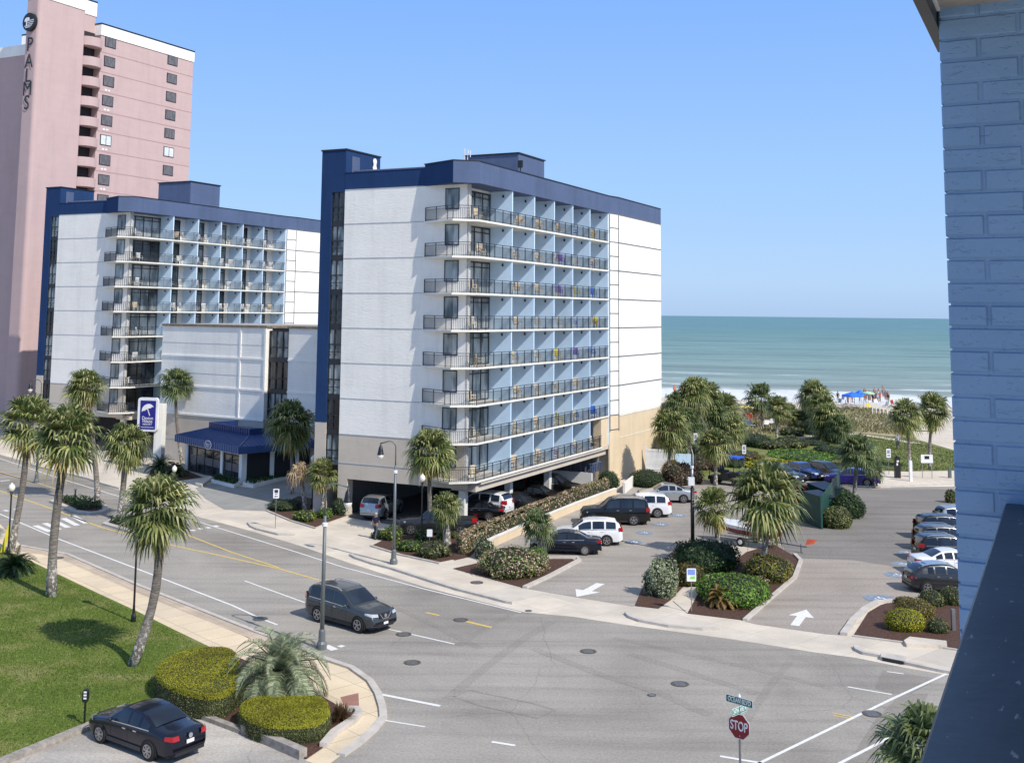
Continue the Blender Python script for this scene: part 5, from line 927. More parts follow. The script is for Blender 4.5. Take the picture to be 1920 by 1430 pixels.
hedge(hp, 1.15, 'long hedge of pink and cream blossom along the cream retaining wall', 'bloom', .16, 9000, 'flowering_hedge', m2='olive', fr2=.25, edge=.35, wob=.06)
# ================================================================ STREET FURNITURE
def goose(base, top_y, arm, side, label, s_grp='tall gooseneck street lamps'):
    X, Y = G(*base); H = Zat(X, Y, top_y); root = empty('street_lamp', (X, Y, 0), 0, label, 'street lamp', s_grp); mb = MB(); mb.lathe([(.24, 0), (.24, .25), (.17, .35), (.15, .8), (.12, .9)], 12); mb.build('base', M['lampgrey'], root, smooth=False)
    mb = MB(); mb.tube([(0, 0, .8), (0, 0, H - 1.5)], [.105, .075], 12); mb.build('pole', M['lampgrey'], root, smooth=True); mb = MB(); mb.lathe([(.09, H - 2.0), (.13, H - 1.98), (.13, H - 1.84), (.09, H - 1.8)], 12); mb.build('collar', M['wmetal'], root)
    pts = [(0, 0, H - 1.55)] + [(side * (arm * .42 - arm * .42 * math.cos(t)), 0, H - arm * .45 + arm * .42 * math.sin(t)) for t in [math.pi * i / 10 for i in range(7)]] + [(side * arm, 0, H - .18)]
    mb = MB(); mb.tube(pts, .04, 8); mb.build('arm', M['bronze'], root, smooth=True)
    mb = MB(); xx = side * arm; mb.lathe([(.03, H - .12), (.05, H - .3), (.12, H - .42), (.16, H - .62), (.20, H - .82), (.22, H - .86)], 14, (xx, 0, 0)); mb.build('lamp_head', M['black'], root, smooth=True); mb = MB(); mb.lathe([(.20, H - .87), (.19, H - .98), (.11, H - 1.14), (.02, H - 1.2)], 14, (xx, 0, 0)); mb.build('glass_shade', M['globe'], root, smooth=True); return root
goose((738, 1057), 826, .95, -1, 'grey green gooseneck lamp in the pavement before the garage'); g2 = goose((603, 1216), 905, 1.05, 1, 'nearest gooseneck lamp, at the street corner behind the silver feather palm'); goose((68, 905), 711, 1.0, -1, 'distant gooseneck lamp at the far left before the pink tower')
def globe_lamp(base, top, label, h2=.0):
    X, Y = G(*base); H = Zat(X, Y, top); root = empty('globe_lamp', (X, Y, 0), 0, label, 'street lamp', 'black globe lamps'); mb = MB(); mb.lathe([(.13, 0), (.13, .3), (.08, .45), (.055, .9), (.05, H - .75), (.09, H - .7), (.06, H - .62), (.12, H - .55)], 10); mb.build('post', M['black'], root)
    mb = MB(); mb.lathe([(.10, H - .55), (.19, H - .40), (.21, H - .28), (.17, H - .14), (.07, H - .06), (.05, H)], 14); mb.build('globe', M['globe'], root, smooth=True)
globe_lamp((250, 1166), 966, 'black globe lamp beside the nearest lawn palm'); globe_lamp((15, 1040), 905, 'black globe lamp at the far left edge by the leaning palm'); globe_lamp((790, 1018), 888, 'black globe lamp before the open garage'); globe_lamp((585, 952), 853, 'black lantern lamp between the dying palm and the small thin palm'); globe_lamp((325, 932), 872, 'black globe lamp peeping above the nearest lawn palm crown')
X, Y = G(140, 949); H = Zat(X, Y, 919); b_ = empty('bollard_light', (X, Y, .14), 0, 'small black bollard light in the first median island', 'bollard light'); mb = MB(); mb.lathe([(.07, 0), (.06, H - .25), (.06, H - .15)], 10); mb.build('post', M['black'], b_); mb = MB(); mb.lathe([(.05, H - .15), (.12, H - .1), (.11, H - .02), (.02, H)], 10); mb.build('cap', M['bronze'], b_)
# tall utility pole in the lot
X, Y = G(1299, 1040); H = Zat(X, Y, 836); up_ = empty('utility_pole', (X, Y, 0), 0, 'tall black pole with a white box in the dark green shrubs', 'utility pole'); H1, H2 = Zat(X, Y, 914), Zat(X, Y, 876)
mb = MB(); mb.tube([(0, 0, 0), (0, 0, H1)], [.13, .12], 10); mb.build('sleeve', M['black'], up_, smooth=True); mb = MB(); mb.tube([(0, 0, H1), (0, 0, H2)], [.09, .09], 10); mb.build('pole', M['gal'], up_, smooth=True); mb = MB(); mb.box(-.28, .12, -.25, .05, Zat(X, Y, 909), Zat(X, Y, 894)); mb.build('control_box', M['wmetal'], up_)
mb = MB(); mb.tube([(0, 0, H2), (0, 0, H - .5), (-.1, 0, H - .15), (-.35, 0, H), (-.6, 0, H - .15)], .05, 8); mb.build('arm', M['black'], up_, smooth=True); mb = MB(); mb.lathe([(.12, H2 - .05), (.12, H2 + .12)], 10); mb.build('collar', M['wmetal'], up_)
def sign(base, top, wpx, hpx, label, face='wmetal', name='street_sign', txt=(), rz=0., posts=1, cat='sign', extra=None, rr_=True):
    X, Y = G(*base); s = ppm(X, Y); H = Zat(X, Y, top); w_, h_ = wpx / s, hpx / s; root = empty(name, (X, Y, 0), rz, label, cat); 
    for i in range(posts): mb = MB(); x = 0 if posts == 1 else (-w_ * .4 + i * w_ * .8); mb.bar((x, .03, 0), (x, .03, H), .05, .04); mb.build('post', M['gal'], root)
    p = plate('sign_panel', rr(-w_ / 2, w_ / 2, H - h_, H, .04, 3), -.02, 0, M[face], root)
    for t, dz, sz, m in txt: text_mesh(t, sz * h_, 'lettering', M[m], p, Matrix.Translation((0, -.028, H - h_ * dz)) @ RX)
    if extra: extra(p, w_, h_, H)
    return root
def ex_no_parking(p, w_, h_, H):
    for a, b, c, d in ((-.3, .3, .10, .42), (-.2, .2, .5, .58)): plate('legend_block', [(a * w_, H - d * h_), (b * w_, H - d * h_), (b * w_, H - c * h_), (a * w_, H - c * h_)], -.026, -.021, M['rail'], p)
    plate('legend_arrow', [(-.32 * w_, H - .8 * h_), (-.1 * w_, H - .7 * h_), (-.1 * w_, H - .76 * h_), (.3 * w_, H - .76 * h_), (.3 * w_, H - .84 * h_), (-.1 * w_, H - .84 * h_), (-.1 * w_, H - .9 * h_)], -.026, -.021, M['rail'], p)
sign((516, 990), 916, 11, 17, 'white parking sign on a thin post on the pavement bulge', extra=ex_no_parking)
def ex_blue(p, w_, h_, H):
    plate('blue_field', [(-.38 * w_, H - .5 * h_), (.38 * w_, H - .5 * h_), (.38 * w_, H - .08 * h_), (-.38 * w_, H - .08 * h_)], -.026, -.021, mat('sign_pale_blue', (.20, .28, .66), .5), p); plate('green_field', [(-.2 * w_, H - .82 * h_), (.38 * w_, H - .82 * h_), (.38 * w_, H - .6 * h_), (-.1 * w_, H - .62 * h_)], -.026, -.021, mat('sign_green', (.22, .62, .08), .5), p)
sign((1297, 1148), 1065, 17, 23, 'white sign with blue and green fields on a slim post in the middle bed', extra=ex_blue)
def ex_acc(p, w_, h_, H):
    plate('blue_field', [(-.3 * w_, H - .55 * h_), (.3 * w_, H - .55 * h_), (.3 * w_, H - .15 * h_), (-.3 * w_, H - .15 * h_)], -.026, -.021, M['bluep'], p); plate('lower_field', [(-.3 * w_, H - .85 * h_), (.3 * w_, H - .85 * h_), (.3 * w_, H - .68 * h_), (-.3 * w_, H - .68 * h_)], -.026, -.021, M['bluep'], p)
sign((1667, 889), 841, 8, 16, 'small blue and white accessible parking sign left of the pay station', extra=ex_acc); sign((1396, 900), 834, 7, 16, 'small blue and white accessible parking sign above the golf cart', extra=ex_acc); sign((1305, 905), 812, 7, 18, 'pale green and white sign among the beach cluster palms', extra=ex_acc)
sign((1739, 897), 852, 22, 15, 'white notice board on two posts before the right verge palm', name='notice_board', posts=2, extra=lambda p, w_, h_, H: plate('dark_notice', [(-.2 * w_, H - .55 * h_), (.2 * w_, H - .55 * h_), (.2 * w_, H - .15 * h_), (-.2 * w_, H - .15 * h_)], -.026, -.021, M['black'], p))
sign((805, 1036), 992, 10, 13, 'small white notice low in the garage bed', name='small_notice')
# stop sign
X, Y = G(1388, 1512); sp = empty('stop_sign', (X, Y, 0), -math.radians(44.), 'red octagonal stop sign with two green street name blades on top', 'stop sign'); zc = Zat(X, Y, 1361); r = .385
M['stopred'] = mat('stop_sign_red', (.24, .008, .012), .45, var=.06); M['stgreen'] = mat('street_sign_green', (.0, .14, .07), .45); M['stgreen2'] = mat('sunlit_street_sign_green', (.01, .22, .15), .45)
mb = MB(); mb.bar((0, .03, 0), (0, .03, Zat(X, Y, 1331) - .1), .055, .055); mb.bar((0, .03, zc), (0, .03, Zat(X, Y, 1314) + .12), .012, .008); mb.build('post', M['gal'], sp)
oc = lambda R_: [(R_ * math.cos(math.radians(22.5 + 45 * i)) / math.cos(math.radians(22.5)), zc + R_ * math.sin(math.radians(22.5 + 45 * i)) / math.cos(math.radians(22.5))) for i in range(8)]
pl_ = plate('border', oc(r), -.01, 0, M['wmetal'], sp); pf = plate('sign_panel', oc(r * .94), -.016, -.011, M['stopred'], pl_); text_mesh('STOP', .40, 'lettering', M['wmetal'], pf, Matrix.Translation((0, -.022, zc - .0)) @ RX, sx=.66, bold=.006); mb = MB(); mb.lathe([(.015, -.002), (.015, .006)], 8, (0.03, -.02, zc - .28), 'y'); mb.build('bolt', M['wmetal'], pf)
def blade(z, rz, txt, m, L):
    e = empty('street_name_blade', (0, 0, z), rz); e.parent = sp; p = plate('blade', rr(-L / 2, L / 2, -.115, .115, .03, 3), -.006, .006, M['wmetal'], e); q = plate('blade_panel', rr(-L / 2 + .015, L / 2 - .015, -.1, .1, .02, 3), -.010, -.007, M[m], p); text_mesh(txt, .2, 'lettering', M['wmetal'], q, Matrix.Translation((0, -.014, -.0)) @ RX, sx=.72, bold=.004)
def blade_part(z, rz, txt, m, L, ox=0.):
    Rm = Matrix.Translation((0, .03, z)) @ Matrix.Rotation(rz, 4, 'Z') @ Matrix.Translation((ox, 0, 0))
    p = plate('street_name_blade', rr(-L / 2, L / 2, -.115, .115, .03, 3), -.006, .006, M['wmetal'], sp); p.matrix_local = Rm
    q = plate('blade_panel', rr(-L / 2 + .014, L / 2 - .014, -.1, .1, .02, 3), -.010, -.007, M[m], p); text_mesh(txt, .2, 'lettering', M['wmetal'], q, Matrix.Translation((0, -.014, 0)) @ RX, sx=.68, bold=.004)
zb1 = Zat(X, Y, 1314); zb2 = Zat(X, Y, 1331); blade_part(zb1, 0, 'OCEAN BLVD', 'stgreen', .98); blade_part(zb2, math.radians(88), '24TH AVE N', 'stgreen2', .85); mb = MB(); mb.lathe([(.03, zb1 + .1), (.05, zb1 + .14), (.03, zb1 + .2), (.01, zb1 + .22)], 10, (0, .03, 0)); mb.build('cap', M['wmetal'], sp)
# parking meter, pay station, hydrant, bollards
X, Y = G(158, 1359); pm = empty('parking_meter', (X, Y, 0), 0, 'black double parking meter on the lawn edge beside the navy sedan', 'parking meter'); H = Zat(X, Y, 1291); mb = MB(); mb.tube([(0, 0, 0), (0, 0, H - .42)], .04, 10); mb.build('post', M['black'], pm); mb = MB(); mb.add([], []); 
plate('meter_head', [(-.09, H - .45), (.09, H - .45), (.11, H - .3), (.11, H - .08), (.06, H), (-.06, H), (-.11, H - .08), (-.11, H - .3)], -.08, .08, M['black'], pm)
for z in (H - .09, H - .2, H - .31): plate('display', [(-.05, z - .03), (.06, z - .03), (.06, z + .03), (-.05, z + .03)], -.09, -.081, M['wmetal'], pm)
X, Y = G(1683, 896); H = Zat(X, Y, 856); ps = empty('pay_station', (X, Y, 0), 0, 'black parking pay station on the sandy verge', 'pay station'); mb = MB(); mb.box(-.26, .26, -.2, .2, 0, H * .72); mb.box(-.2, .2, -.18, .18, H * .72, H); mb.build('body', M['black'], ps); mb = MB(); mb.box(-.14, .0, -.21, -.2, H * .6, H * .72); mb.box(-.1, .1, -.19, -.18, H * .76, H * .84); mb.build('display', M['wmetal'], ps); mb = MB(); mb.bar((0, 0, H), (-.3, 0, H + .3), .5, .04); mb.build('solar_panel', M['black'], ps)
for b, t, l, m in (((1708, 902), 863, 'pale square bollard on the sandy verge right of the pay station', 'wmetal'), ((1781, 896), 876, 'short brown post at the right end of the sandy verge', 'bronze')):
    X, Y = G(*b); H = Zat(X, Y, t); o = empty('bollard', (X, Y, 0), 0, l, 'bollard'); mb = MB(); mb.box(-.13, .13, -.13, .13, 0, H - .1); mb.build('post', M[m], o); mb = MB(); mb.lathe([(.15, H - .1), (.16, H - .05), (.06, H)], 8); mb.build('cap', M[m], o)
X, Y = G(776, 1000); o = empty('fire_standpipe', (X, Y, 0), 0, 'red standpipe with a white top in the garage bed', 'standpipe'); mb = MB(); mb.tube([(0, 0, 0), (0, 0, .7)], .07, 8); mb.build('pipe', M['red'], o); mb = MB(); mb.lathe([(.1, .68), (.12, .78), (.05, .86)], 8); mb.build('cap', M['wmetal'], o)
for i, (bx, by, tz) in enumerate(((1763, 1180, 1156),)):
    X, Y = G(1788, 1182); mb = MB(); mb.box(-.09, .09, -.09, .09, 0, 1.05); o = mb.build('short_post', M['gal'], None); o.location = (X, Y, 0); tag(o, 'short grey post in the mulch against the brick pier', 'post')
P_ = [G(*p) for p in ((1695, 1206), (1706, 1199), (1775, 1207), (1776, 1216), (1700, 1213))]; mb = MB(); mb.prism(P_, 0, .16); o = mb.build('concrete_pad', M['plaza'], None); tag(o, 'pale concrete pad at the edge of the mulch bed by the storm drain', 'concrete pad')
# yellow kayak like marker at far left
X, Y = G(3, 1036); mb = MB(); mb.add([(-.1, 0, 0), (.15, 0, 0), (.45, 0, 1.6), (.3, 0, 1.7), (-.1, .1, 0), (.15, .1, 0), (.45, .1, 1.6), (.3, .1, 1.7)], [(0, 1, 2, 3), (4, 7, 6, 5), (0, 4, 5, 1), (1, 5, 6, 2), (2, 6, 7, 3), (3, 7, 4, 0)]); o = mb.build('guy_guard', M['yellow'], None); o.location = (X, Y, 0); tag(o, 'slanting yellow guard at the left edge behind the sago palm', 'cable guard')
# retaining wall by hedge, dumpster enclosure, gate
def wall(pts, h, t, name, m, label, cat='wall', cap=None):
    P = [G(*p) for p in pts]; q = strip_poly(P, t); n = len(P); root = empty(name, (0, 0, 0), 0, label, cat); mb = MB()
    for i in range(n - 1): mb.prism([q[i], q[i + 1], q[2 * n - 2 - i], q[2 * n - 1 - i]], 0, h)
    mb.build('wall_panel', M[m], root)
    if cap:
        q = strip_poly(P, t + .06); mb = MB()
        for i in range(n - 1): mb.prism([q[i], q[i + 1], q[2 * n - 2 - i], q[2 * n - 1 - i]], h + .001, h + .07)
        mb.build('cap', M[cap], root)
    return root
wall([(893, 1042), (925, 1024), (1000, 990), (1080, 956), (1154, 928)], .55, .22, 'retaining_wall', 'cream', 'low cream retaining wall between the flowering hedge and the parked vehicles', cap='slab')
wall([(1170, 925), (1190, 908), (1205, 906)], .9, .2, 'planter_wall', 'slab', 'short pale planter wall beside the wide dark clipped shrub')
M['bingreen'] = mat('dark_green_fence', (.012, .07, .055), .5, var=.15, streak=.15)
en = empty('bin_enclosure', (0, 0, 0), 0, 'dark green slatted enclosure around the rubbish bins', 'enclosure')
E1, E2, E3, E4 = [Vector(G(*p)) for p in ((1502, 978), (1541, 992), (1574, 938), (1500, 925))]
for a, b in ((E1, E2), (E2, E3), (E4, E1)):
    mb = MB(); n = max(2, int((b - a).length / .16)); 
    for i in range(n): p0, p1 = a.lerp(b, i / n), a.lerp(b, (i + .86) / n); mb.bar((*p0, 1.2), (*p1, 1.2), .03, 2.3)
    mb.bar((*a, .4), (*b, .4), .07); mb.bar((*a, 2.0), (*b, 2.0), .07); mb.build('fence_panel', M['bingreen'], en)
for p in (E1, E2, E3): mb = MB(); mb.box(p.x - .07, p.x + .07, p.y - .07, p.y + .07, 0, 2.45); mb.build('post', M['bingreen'], en)
for k, (t, lab) in enumerate(((.35, 'big dark lidded bin inside the green enclosure, nearer one'), (.75, 'big dark lidded bin inside the green enclosure, farther one'))):
    c = (E1 + E2) / 2 + (E3 - E2) * t * .9; db = empty('rubbish_bin', (c.x, c.y, 0), .5, lab, 'bin'); mb = MB(); mb.add([(-.9, -.7, .1), (.9, -.7, .1), (.9, .7, .1), (-.9, .7, .1), (-1., -.9, 1.4), (1., -.9, 1.4), (1., .9, 1.7), (-1., .9, 1.7)], [(0, 3, 2, 1), (0, 1, 5, 4), (1, 2, 6, 5), (2, 3, 7, 6), (3, 0, 4, 7), (4, 5, 6, 7)]); mb.build('body', M['bingreen'], db); mb = MB(); mb.add([(-1.05, -.95, 1.43), (1.05, -.95, 1.43), (1.05, .95, 1.75), (-1.05, .95, 1.75), (-1.05, -.95, 1.5), (1.05, -.95, 1.5), (1.05, .95, 1.82), (-1.05, .95, 1.82)], [(0, 3, 2, 1), (4, 5, 6, 7), (0, 1, 5, 4), (1, 2, 6, 5), (2, 3, 7, 6), (3, 0, 4, 7)]); mb.build('lid', M['black'], db)
c = Vector(G(1497, 944)); rb_ = empty('red_bin', (c.x, c.y, 0), .3, 'red metal container behind the largest parking palm', 'container'); mb = MB(); mb.box(-.7, .7, -.6, .6, 0, 1.5); mb.build('body', M['red'], rb_); mb = MB(); mb.box(-.73, .73, -.63, .63, 1.5, 1.58); mb.build('lid', M['red'], rb_)
gt = L2W(PA, Xe + 1.0, yE - 6.3); gr_ = empty('vinyl_gate', (gt[0], gt[1], 0), -A2 * .4, 'white vinyl fence gate beside the tan flank of the nearer hotel', 'gate'); mb = MB()
for i in range(13): mb.box(-.1 + i * .19, .08 + i * .19, 0, .04, .1, 2.3)
mb.box(-.1, 2.4, -.03, .07, 2.1, 2.25); mb.box(-.1, 2.4, -.03, .07, .3, .45); mb.build('panel', M['pvc'], gr_)
for x in (-.2, 2.45): mb = MB(); mb.box(x - .08, x + .08, -.06, .1, 0, 2.55); mb.build('post', M['pvc'], gr_)
mb = MB(); mb.box(2.6, 4.4, .4, .45, .6, 1.9); mb.build('panel', M['ltblue'], gr_)
# ================================================================ VEHICLES
M['tyre'] = mat('tyre_rubber', (.012, .012, .013), .85); M['rimm'] = mat('alloy_rim', (.45, .45, .46), .3, .8); M['archm'] = mat('wheel_arch', (.006, .006, .007), .9); M['redlight'] = mat('red_lens', (.35, .008, .01), .15, coat=.5); M['headl'] = mat('clear_lens', (.42, .45, .47), .08, coat=1.); M['chrome'] = mat('chrome_trim', (.75, .76, .78), .15, .9); M['trim'] = mat('black_trim', (.015, .015, .016), .6)
def paint(name, c, metal=.35): return mat(name, c, .28, metal, var=.03, scale=.7, coat=.6, spec=.5)
PT = {'grey': paint('grey_car_paint', (.06, .068, .073), .5), 'navy': paint('navy_car_paint', (.004, .006, .018)), 'black': paint('black_car_paint', (.006, .006, .007)), 'white': paint('white_car_paint', (.74, .75, .76), 0.), 'silver': paint('silver_car_paint', (.42, .44, .45), .6), 'purple': paint('purple_car_paint', (.025, .012, .17)), 'blue': paint('blue_car_paint', (.012, .05, .20)), 'dgrey': paint('dark_grey_car_paint', (.035, .038, .042), .5)}
KIND = {
 'suv': dict(L=5.0, W=1.94, H=1.76, wb=2.9, r=.375, fo=.94, top=[(0, .62), (.006, .95), (.02, 1.15), (.055, 1.55), (.10, 1.70), (.2, 1.755), (.35, 1.77), (.48, 1.74), (.56, 1.66), (.70, 1.20), (.735, 1.12), (.85, 1.07), (.93, .99), (.975, .86), (.992, .70), (1, .5)], belt=[(0, .9), (.05, 1.12), (.3, 1.10), (.7, 1.03), (1, .8)], wr=.76, ws=(.55, .715), rw=(.022, .095), win=[(.10, .24), (.265, .43), (.45, .63)], sedan=False),
 'sedan': dict(L=4.75, W=1.82, H=1.45, wb=2.72, r=.335, fo=.93, top=[(0, .55), (.006, .80), (.015, .96), (.05, 1.03), (.16, 1.06), (.20, 1.08), (.32, 1.34), (.38, 1.41), (.47, 1.45), (.55, 1.43), (.60, 1.37), (.73, 1.0), (.76, .95), (.88, .86), (.95, .77), (.985, .62), (1, .45)], belt=[(0, .85), (.2, .98), (.5, .93), (.75, .89), (1, .7)], wr=.72, ws=(.585, .735), rw=(.195, .345), win=[(.25, .34), (.365, .47), (.49, .67)], sedan=True),
 'big': dict(L=5.25, W=2.0, H=1.95, wb=3.05, r=.40, fo=.93, top=[(0, .65), (.006, 1.0), (.015, 1.25), (.04, 1.72), (.07, 1.86), (.2, 1.94), (.4, 1.95), (.53, 1.90), (.58, 1.82), (.69, 1.30), (.72, 1.22), (.86, 1.17), (.95, 1.10), (.985, .92), (1, .6)], belt=[(0, 1.0), (.05, 1.25), (.7, 1.17), (1, .95)], wr=.80, ws=(.565, .705), rw=(.015, .06), win=[(.07, .235), (.26, .42), (.44, .62)], sedan=False),
 'hatch': dict(L=4.45, W=1.84, H=1.58, wb=2.66, r=.35, fo=.92, top=[(0, .6), (.008, .95), (.03, 1.08), (.06, 1.18), (.14, 1.42), (.24, 1.54), (.4, 1.58), (.5, 1.56), (.58, 1.48), (.72, 1.10), (.76, 1.02), (.9, .93), (.97, .8), (1, .5)], belt=[(0, 1.0), (.15, 1.12), (.7, .96), (1, .8)], wr=.72, ws=(.57, .73), rw=(.06, .19), win=[(.22, .30), (.32, .46), (.48, .66)], sedan=False),
 'pickup': dict(L=5.7, W=1.98, H=1.85, wb=3.6, r=.40, fo=.95, top=[(0, .7), (.004, 1.12), (.02, 1.14), (.36, 1.14), (.375, 1.2), (.40, 1.72), (.43, 1.80), (.5, 1.85), (.6, 1.82), (.64, 1.74), (.73, 1.28), (.76, 1.18), (.88, 1.12), (.96, 1.03), (.99, .85), (1, .6)], belt=[(0, 1.08), (.36, 1.10), (.7, 1.1), (1, .9)], wr=.78, ws=(.63, .745), rw=(.378, .41), win=[(.43, .53), (.55, .68)], sedan=False)}
def wheel_parts(parent, x, y, r, side, spokes, w=.22, rimm=None):
    wh = MB(); wh.lathe([(r * .66, -w / 2), (r * .93, -w / 2), (r, -w / 2 + .03), (r, w / 2 - .03), (r * .93, w / 2), (r * .66, w / 2)], 24, (x, y, r), 'y'); t = wh.build('wheel', M['tyre'], parent, smooth=False)
    mb = MB(); yo = y + side * (w / 2 - .008); mb.lathe([(r * .67, 0), (r * .67, .02), (r * .59, .02), (r * .59, 0), (r * .67, 0)], 24, (x, yo - (.0 if side > 0 else .02), r), 'y', False)
    for i in range(spokes):
        a = 2 * math.pi * i / spokes + .3
        for da in (-.16, .16): mb.bar((x + .04 * math.cos(a), yo + side * .01, r + .04 * math.sin(a)), (x + r * .62 * math.cos(a + da), yo + side * .012, r + r * .62 * math.sin(a + da)), r * .1, .03)
    mb.lathe([(r * .16, 0), (r * .14, .03)], 12, (x, yo + (.01 if side > 0 else -.04), r), 'y'); mb.build('rim', rimm or M['rimm'], t); mb = MB(); mb.lathe([(r * .66, 0), (r * .66, .01)], 20, (x, y + side * (w / 2 - .05), r), 'y'); mb.build('brake', M['archm'], t)
def car(kind, nose, L_at, label, col, scale=1., name='parked_car', cat='car', grp=None, rails=False, roofm=None, wl=True, spokes=5, badge=None, bottomtrim=True, hl=True):
    """nose: heading angle; L_at: world point of the car's centre"""
    K = KIND[kind]; L, W, H = K['L'], K['W'], K['H']; root = empty(name, (L_at[0], L_at[1], .015), nose, label, cat, grp, scale)
    hw = W / 2; X = lambda f: f * L - L / 2
    tf = [p[0] for p in K['top']]; tz = [p[1] for p in K['top']]; bf = [p[0] for p in K['belt']]; bz = [p[1] for p in K['belt']]
    fs = sorted(set([round(f, 4) for f in tf] + [i / 36 for i in range(37)] + [K['ws'][0], K['ws'][1], K['rw'][0], K['rw'][1]]))
    def ztop(f): return float(np.interp(f, tf, tz))
    def prof(f):
        zt_ = ztop(f); zb = min(float(np.interp(f, bf, bz)), zt_ - .035); e = min(f, 1 - f); w_ = hw * (1 - .16 * max(0, 1 - e / .07) ** 2 - .05 * max(0, 1 - e / .25)); up_ = max(0., min(1., (zt_ - zb) / (H - 1.0))); wr = w_ * (.93 - (.93 - K['wr']) * up_)
        zlo = .24 + .10 * max(0, 1 - e / .08)
        return [(w_ * .80, zlo), (w_ * .955, zlo + .05), (w_ * .985, zlo + .22), (w_, (zlo + zb) * .53 + .06), (w_ * .985, zb - .06), (w_ * .955, zb), ((w_ * .955 + wr) / 2 + .012 * up_, (zb + zt_ - .03) / 2), (wr, zt_ - .035 - .03 * up_), (wr * .93, zt_ - .012), (wr * .5, zt_ + .012), (0, zt_ + .02)]
    mb = MB(); N = 21; 
    for f in fs:
        P = prof(f); ring = [(X(f), y, z) for y, z in P] + [(X(f), -y, z) for y, z in P[:-1][::-1]]; mb.v += ring
    for i in range(len(fs) - 1):
        for k in range(N - 1): mb.f.append((i * N + k, i * N + k + 1, (i + 1) * N + k + 1, (i + 1) * N + k))
        mb.f.append((i * N + N - 1, i * N, (i + 1) * N, (i + 1) * N + N - 1))
    mb.f.append(tuple(range(N))); mb.f.append(tuple(range((len(fs) - 1) * N, len(fs) * N))[::-1])
    if kind == 'pickup': pass
    body = mb.build('body', PT[col], root, smooth=True)
    md = body.modifiers.new('edge', 'EDGE_SPLIT'); md.split_angle = math.radians(38)
    def side(f, t):       # point on the greenhouse side, t 0 belt .. 1 roof edge
        P = prof(f); a, b, c = P[5], P[6], P[7]; q = (a, b) if t < .5 else (b, c); u = t * 2 if t < .5 else t * 2 - 1; return (q[0][0] + (q[1][0] - q[0][0]) * u, q[0][1] + (q[1][1] - q[0][1]) * u)
    for sg in (-1, 1):
        for wi, (a, b) in enumerate(K['win']):
            mb = MB(); n = 6; o = 0
            for i in range(n + 1):
                f = a + (b - a) * i / n; P = prof(f); avail = P[7][1] - P[5][1]
                for t in (.10, .5, .93): y, z = side(f, t); mb.v.append((X(f), sg * (y + .008), z + .002))
            for i in range(n):
                for k in range(2): mb.f.append((i * 3 + k, i * 3 + k + 1, (i + 1) * 3 + k + 1, (i + 1) * 3 + k))
            mb.build('side_window', M['carglass'], root, smooth=True)
        a, b = K['win'][0][0] - .01, K['win'][-1][1] + .015; mb = MB(); pp = []
        for i in range(9): f = a + (b - a) * i / 8; y, z = side(f, .03); pp.append((X(f), sg * (y + .012), z))
        for p, q in zip(pp, pp[1:]): mb.bar(p, q, .012, .03)
        mb.build('window_trim', M['chrome'] if kind in ('sedan', 'suv') else M['trim'], root)
    def glass_top(f0, f1, name):
        mb = MB(); n = 6; ys_ = (-.9, -.5, 0, .5, .9)
        for i in range(n + 1):
            f = f0 + (f1 - f0) * i / n; P = prof(f); wr = P[8][0]; 
            for y in ys_: zz = ztop(f) + .02 - .03 * abs(y) ** 3; mb.v.append((X(f) + (.012 if f0 > .4 else -.012), y * wr * .98 / .93, zz + .012 - (.01 if abs(y) > .8 else 0)))
        for i in range(n):
            for k in range(4): mb.f.append((i * 5 + k, i * 5 + k + 1, (i + 1) * 5 + k + 1, (i + 1) * 5 + k))
        return mb.build(name, M['carglass'], root, smooth=True)
    glass_top(K['ws'][0] + .01, K['ws'][1] - .008, 'windshield'); glass_top(K['rw'][0] + .01, K['rw'][1] - .004, 'rear_window')
    # wheels, arches
    r = K['r']; xf = L / 2 - K['fo']; xr = xf - K['wb']
    for x in (xf, xr):
        for sg in (-1, 1):
            mb = MB(); n = 20; yy = sg * (hw * 1.004)
            pts = [(x + r * 1.17 * math.cos(math.pi * i / n), r + r * 1.13 * math.sin(math.pi * i / n)) for i in range(n + 1)]; pts = [(x + r * 1.17, .22)] + pts + [(x - r * 1.17, .22)]; m_ = len(pts)
            mb.add([(p, yy, z) for p, z in pts] + [(p, yy - sg * .25, z) for p, z in pts], [tuple(range(m_)), tuple(range(m_, 2 * m_))] + [(i, (i + 1) % m_, m_ + (i + 1) % m_, m_ + i) for i in range(m_)]); mb.build('wheel_arch', M['archm'], root)
            wheel_parts(root, x, sg * (hw * 1.012 - .085), r, sg, spokes)
    # underside, sills and bumpers
    mb = MB(); mb.box(-L / 2 + .25, L / 2 - .25, -hw * .78, hw * .78, .2, .4); mb.build('underbody', M['trim'], root)
    if bottomtrim:
        for sg in (-1, 1): mb = MB(); mb.bar((xr + r * 1.2, sg * hw * .99, .30), (xf - r * 1.2, sg * hw * .99, .30), .05, .14); mb.build('sill', M['trim'] if kind != 'sedan' else PT[col], root)
    zf = float(np.interp(.975, tf, tz)); mb = MB(); mb.box(L / 2 - .06, L / 2 + .02, -hw * .55, hw * .55, .30, .46); mb.build('lower_grille', M['trim'], root)
    gz = .6 if kind in ('sedan', 'hatch') else .78; mb = MB(); xg = X(.985) + .03; mb.box(xg - .1, xg + .02, -hw * .42, hw * .42, gz - .12, gz + .14); gl = mb.build('grille', M['trim'], root)
    mb = MB(); mb.bar((xg + .03, -hw * .40, gz + .14), (xg + .03, -hw * .18, gz - .1), .03, .03); mb.bar((xg + .03, hw * .40, gz + .14), (xg + .03, hw * .18, gz - .1), .03, .03); mb.bar((xg + .03, -hw * .18, gz - .1), (xg + .03, hw * .18, gz - .1), .03, .03); mb.build('grille_surround', M['chrome'], gl)
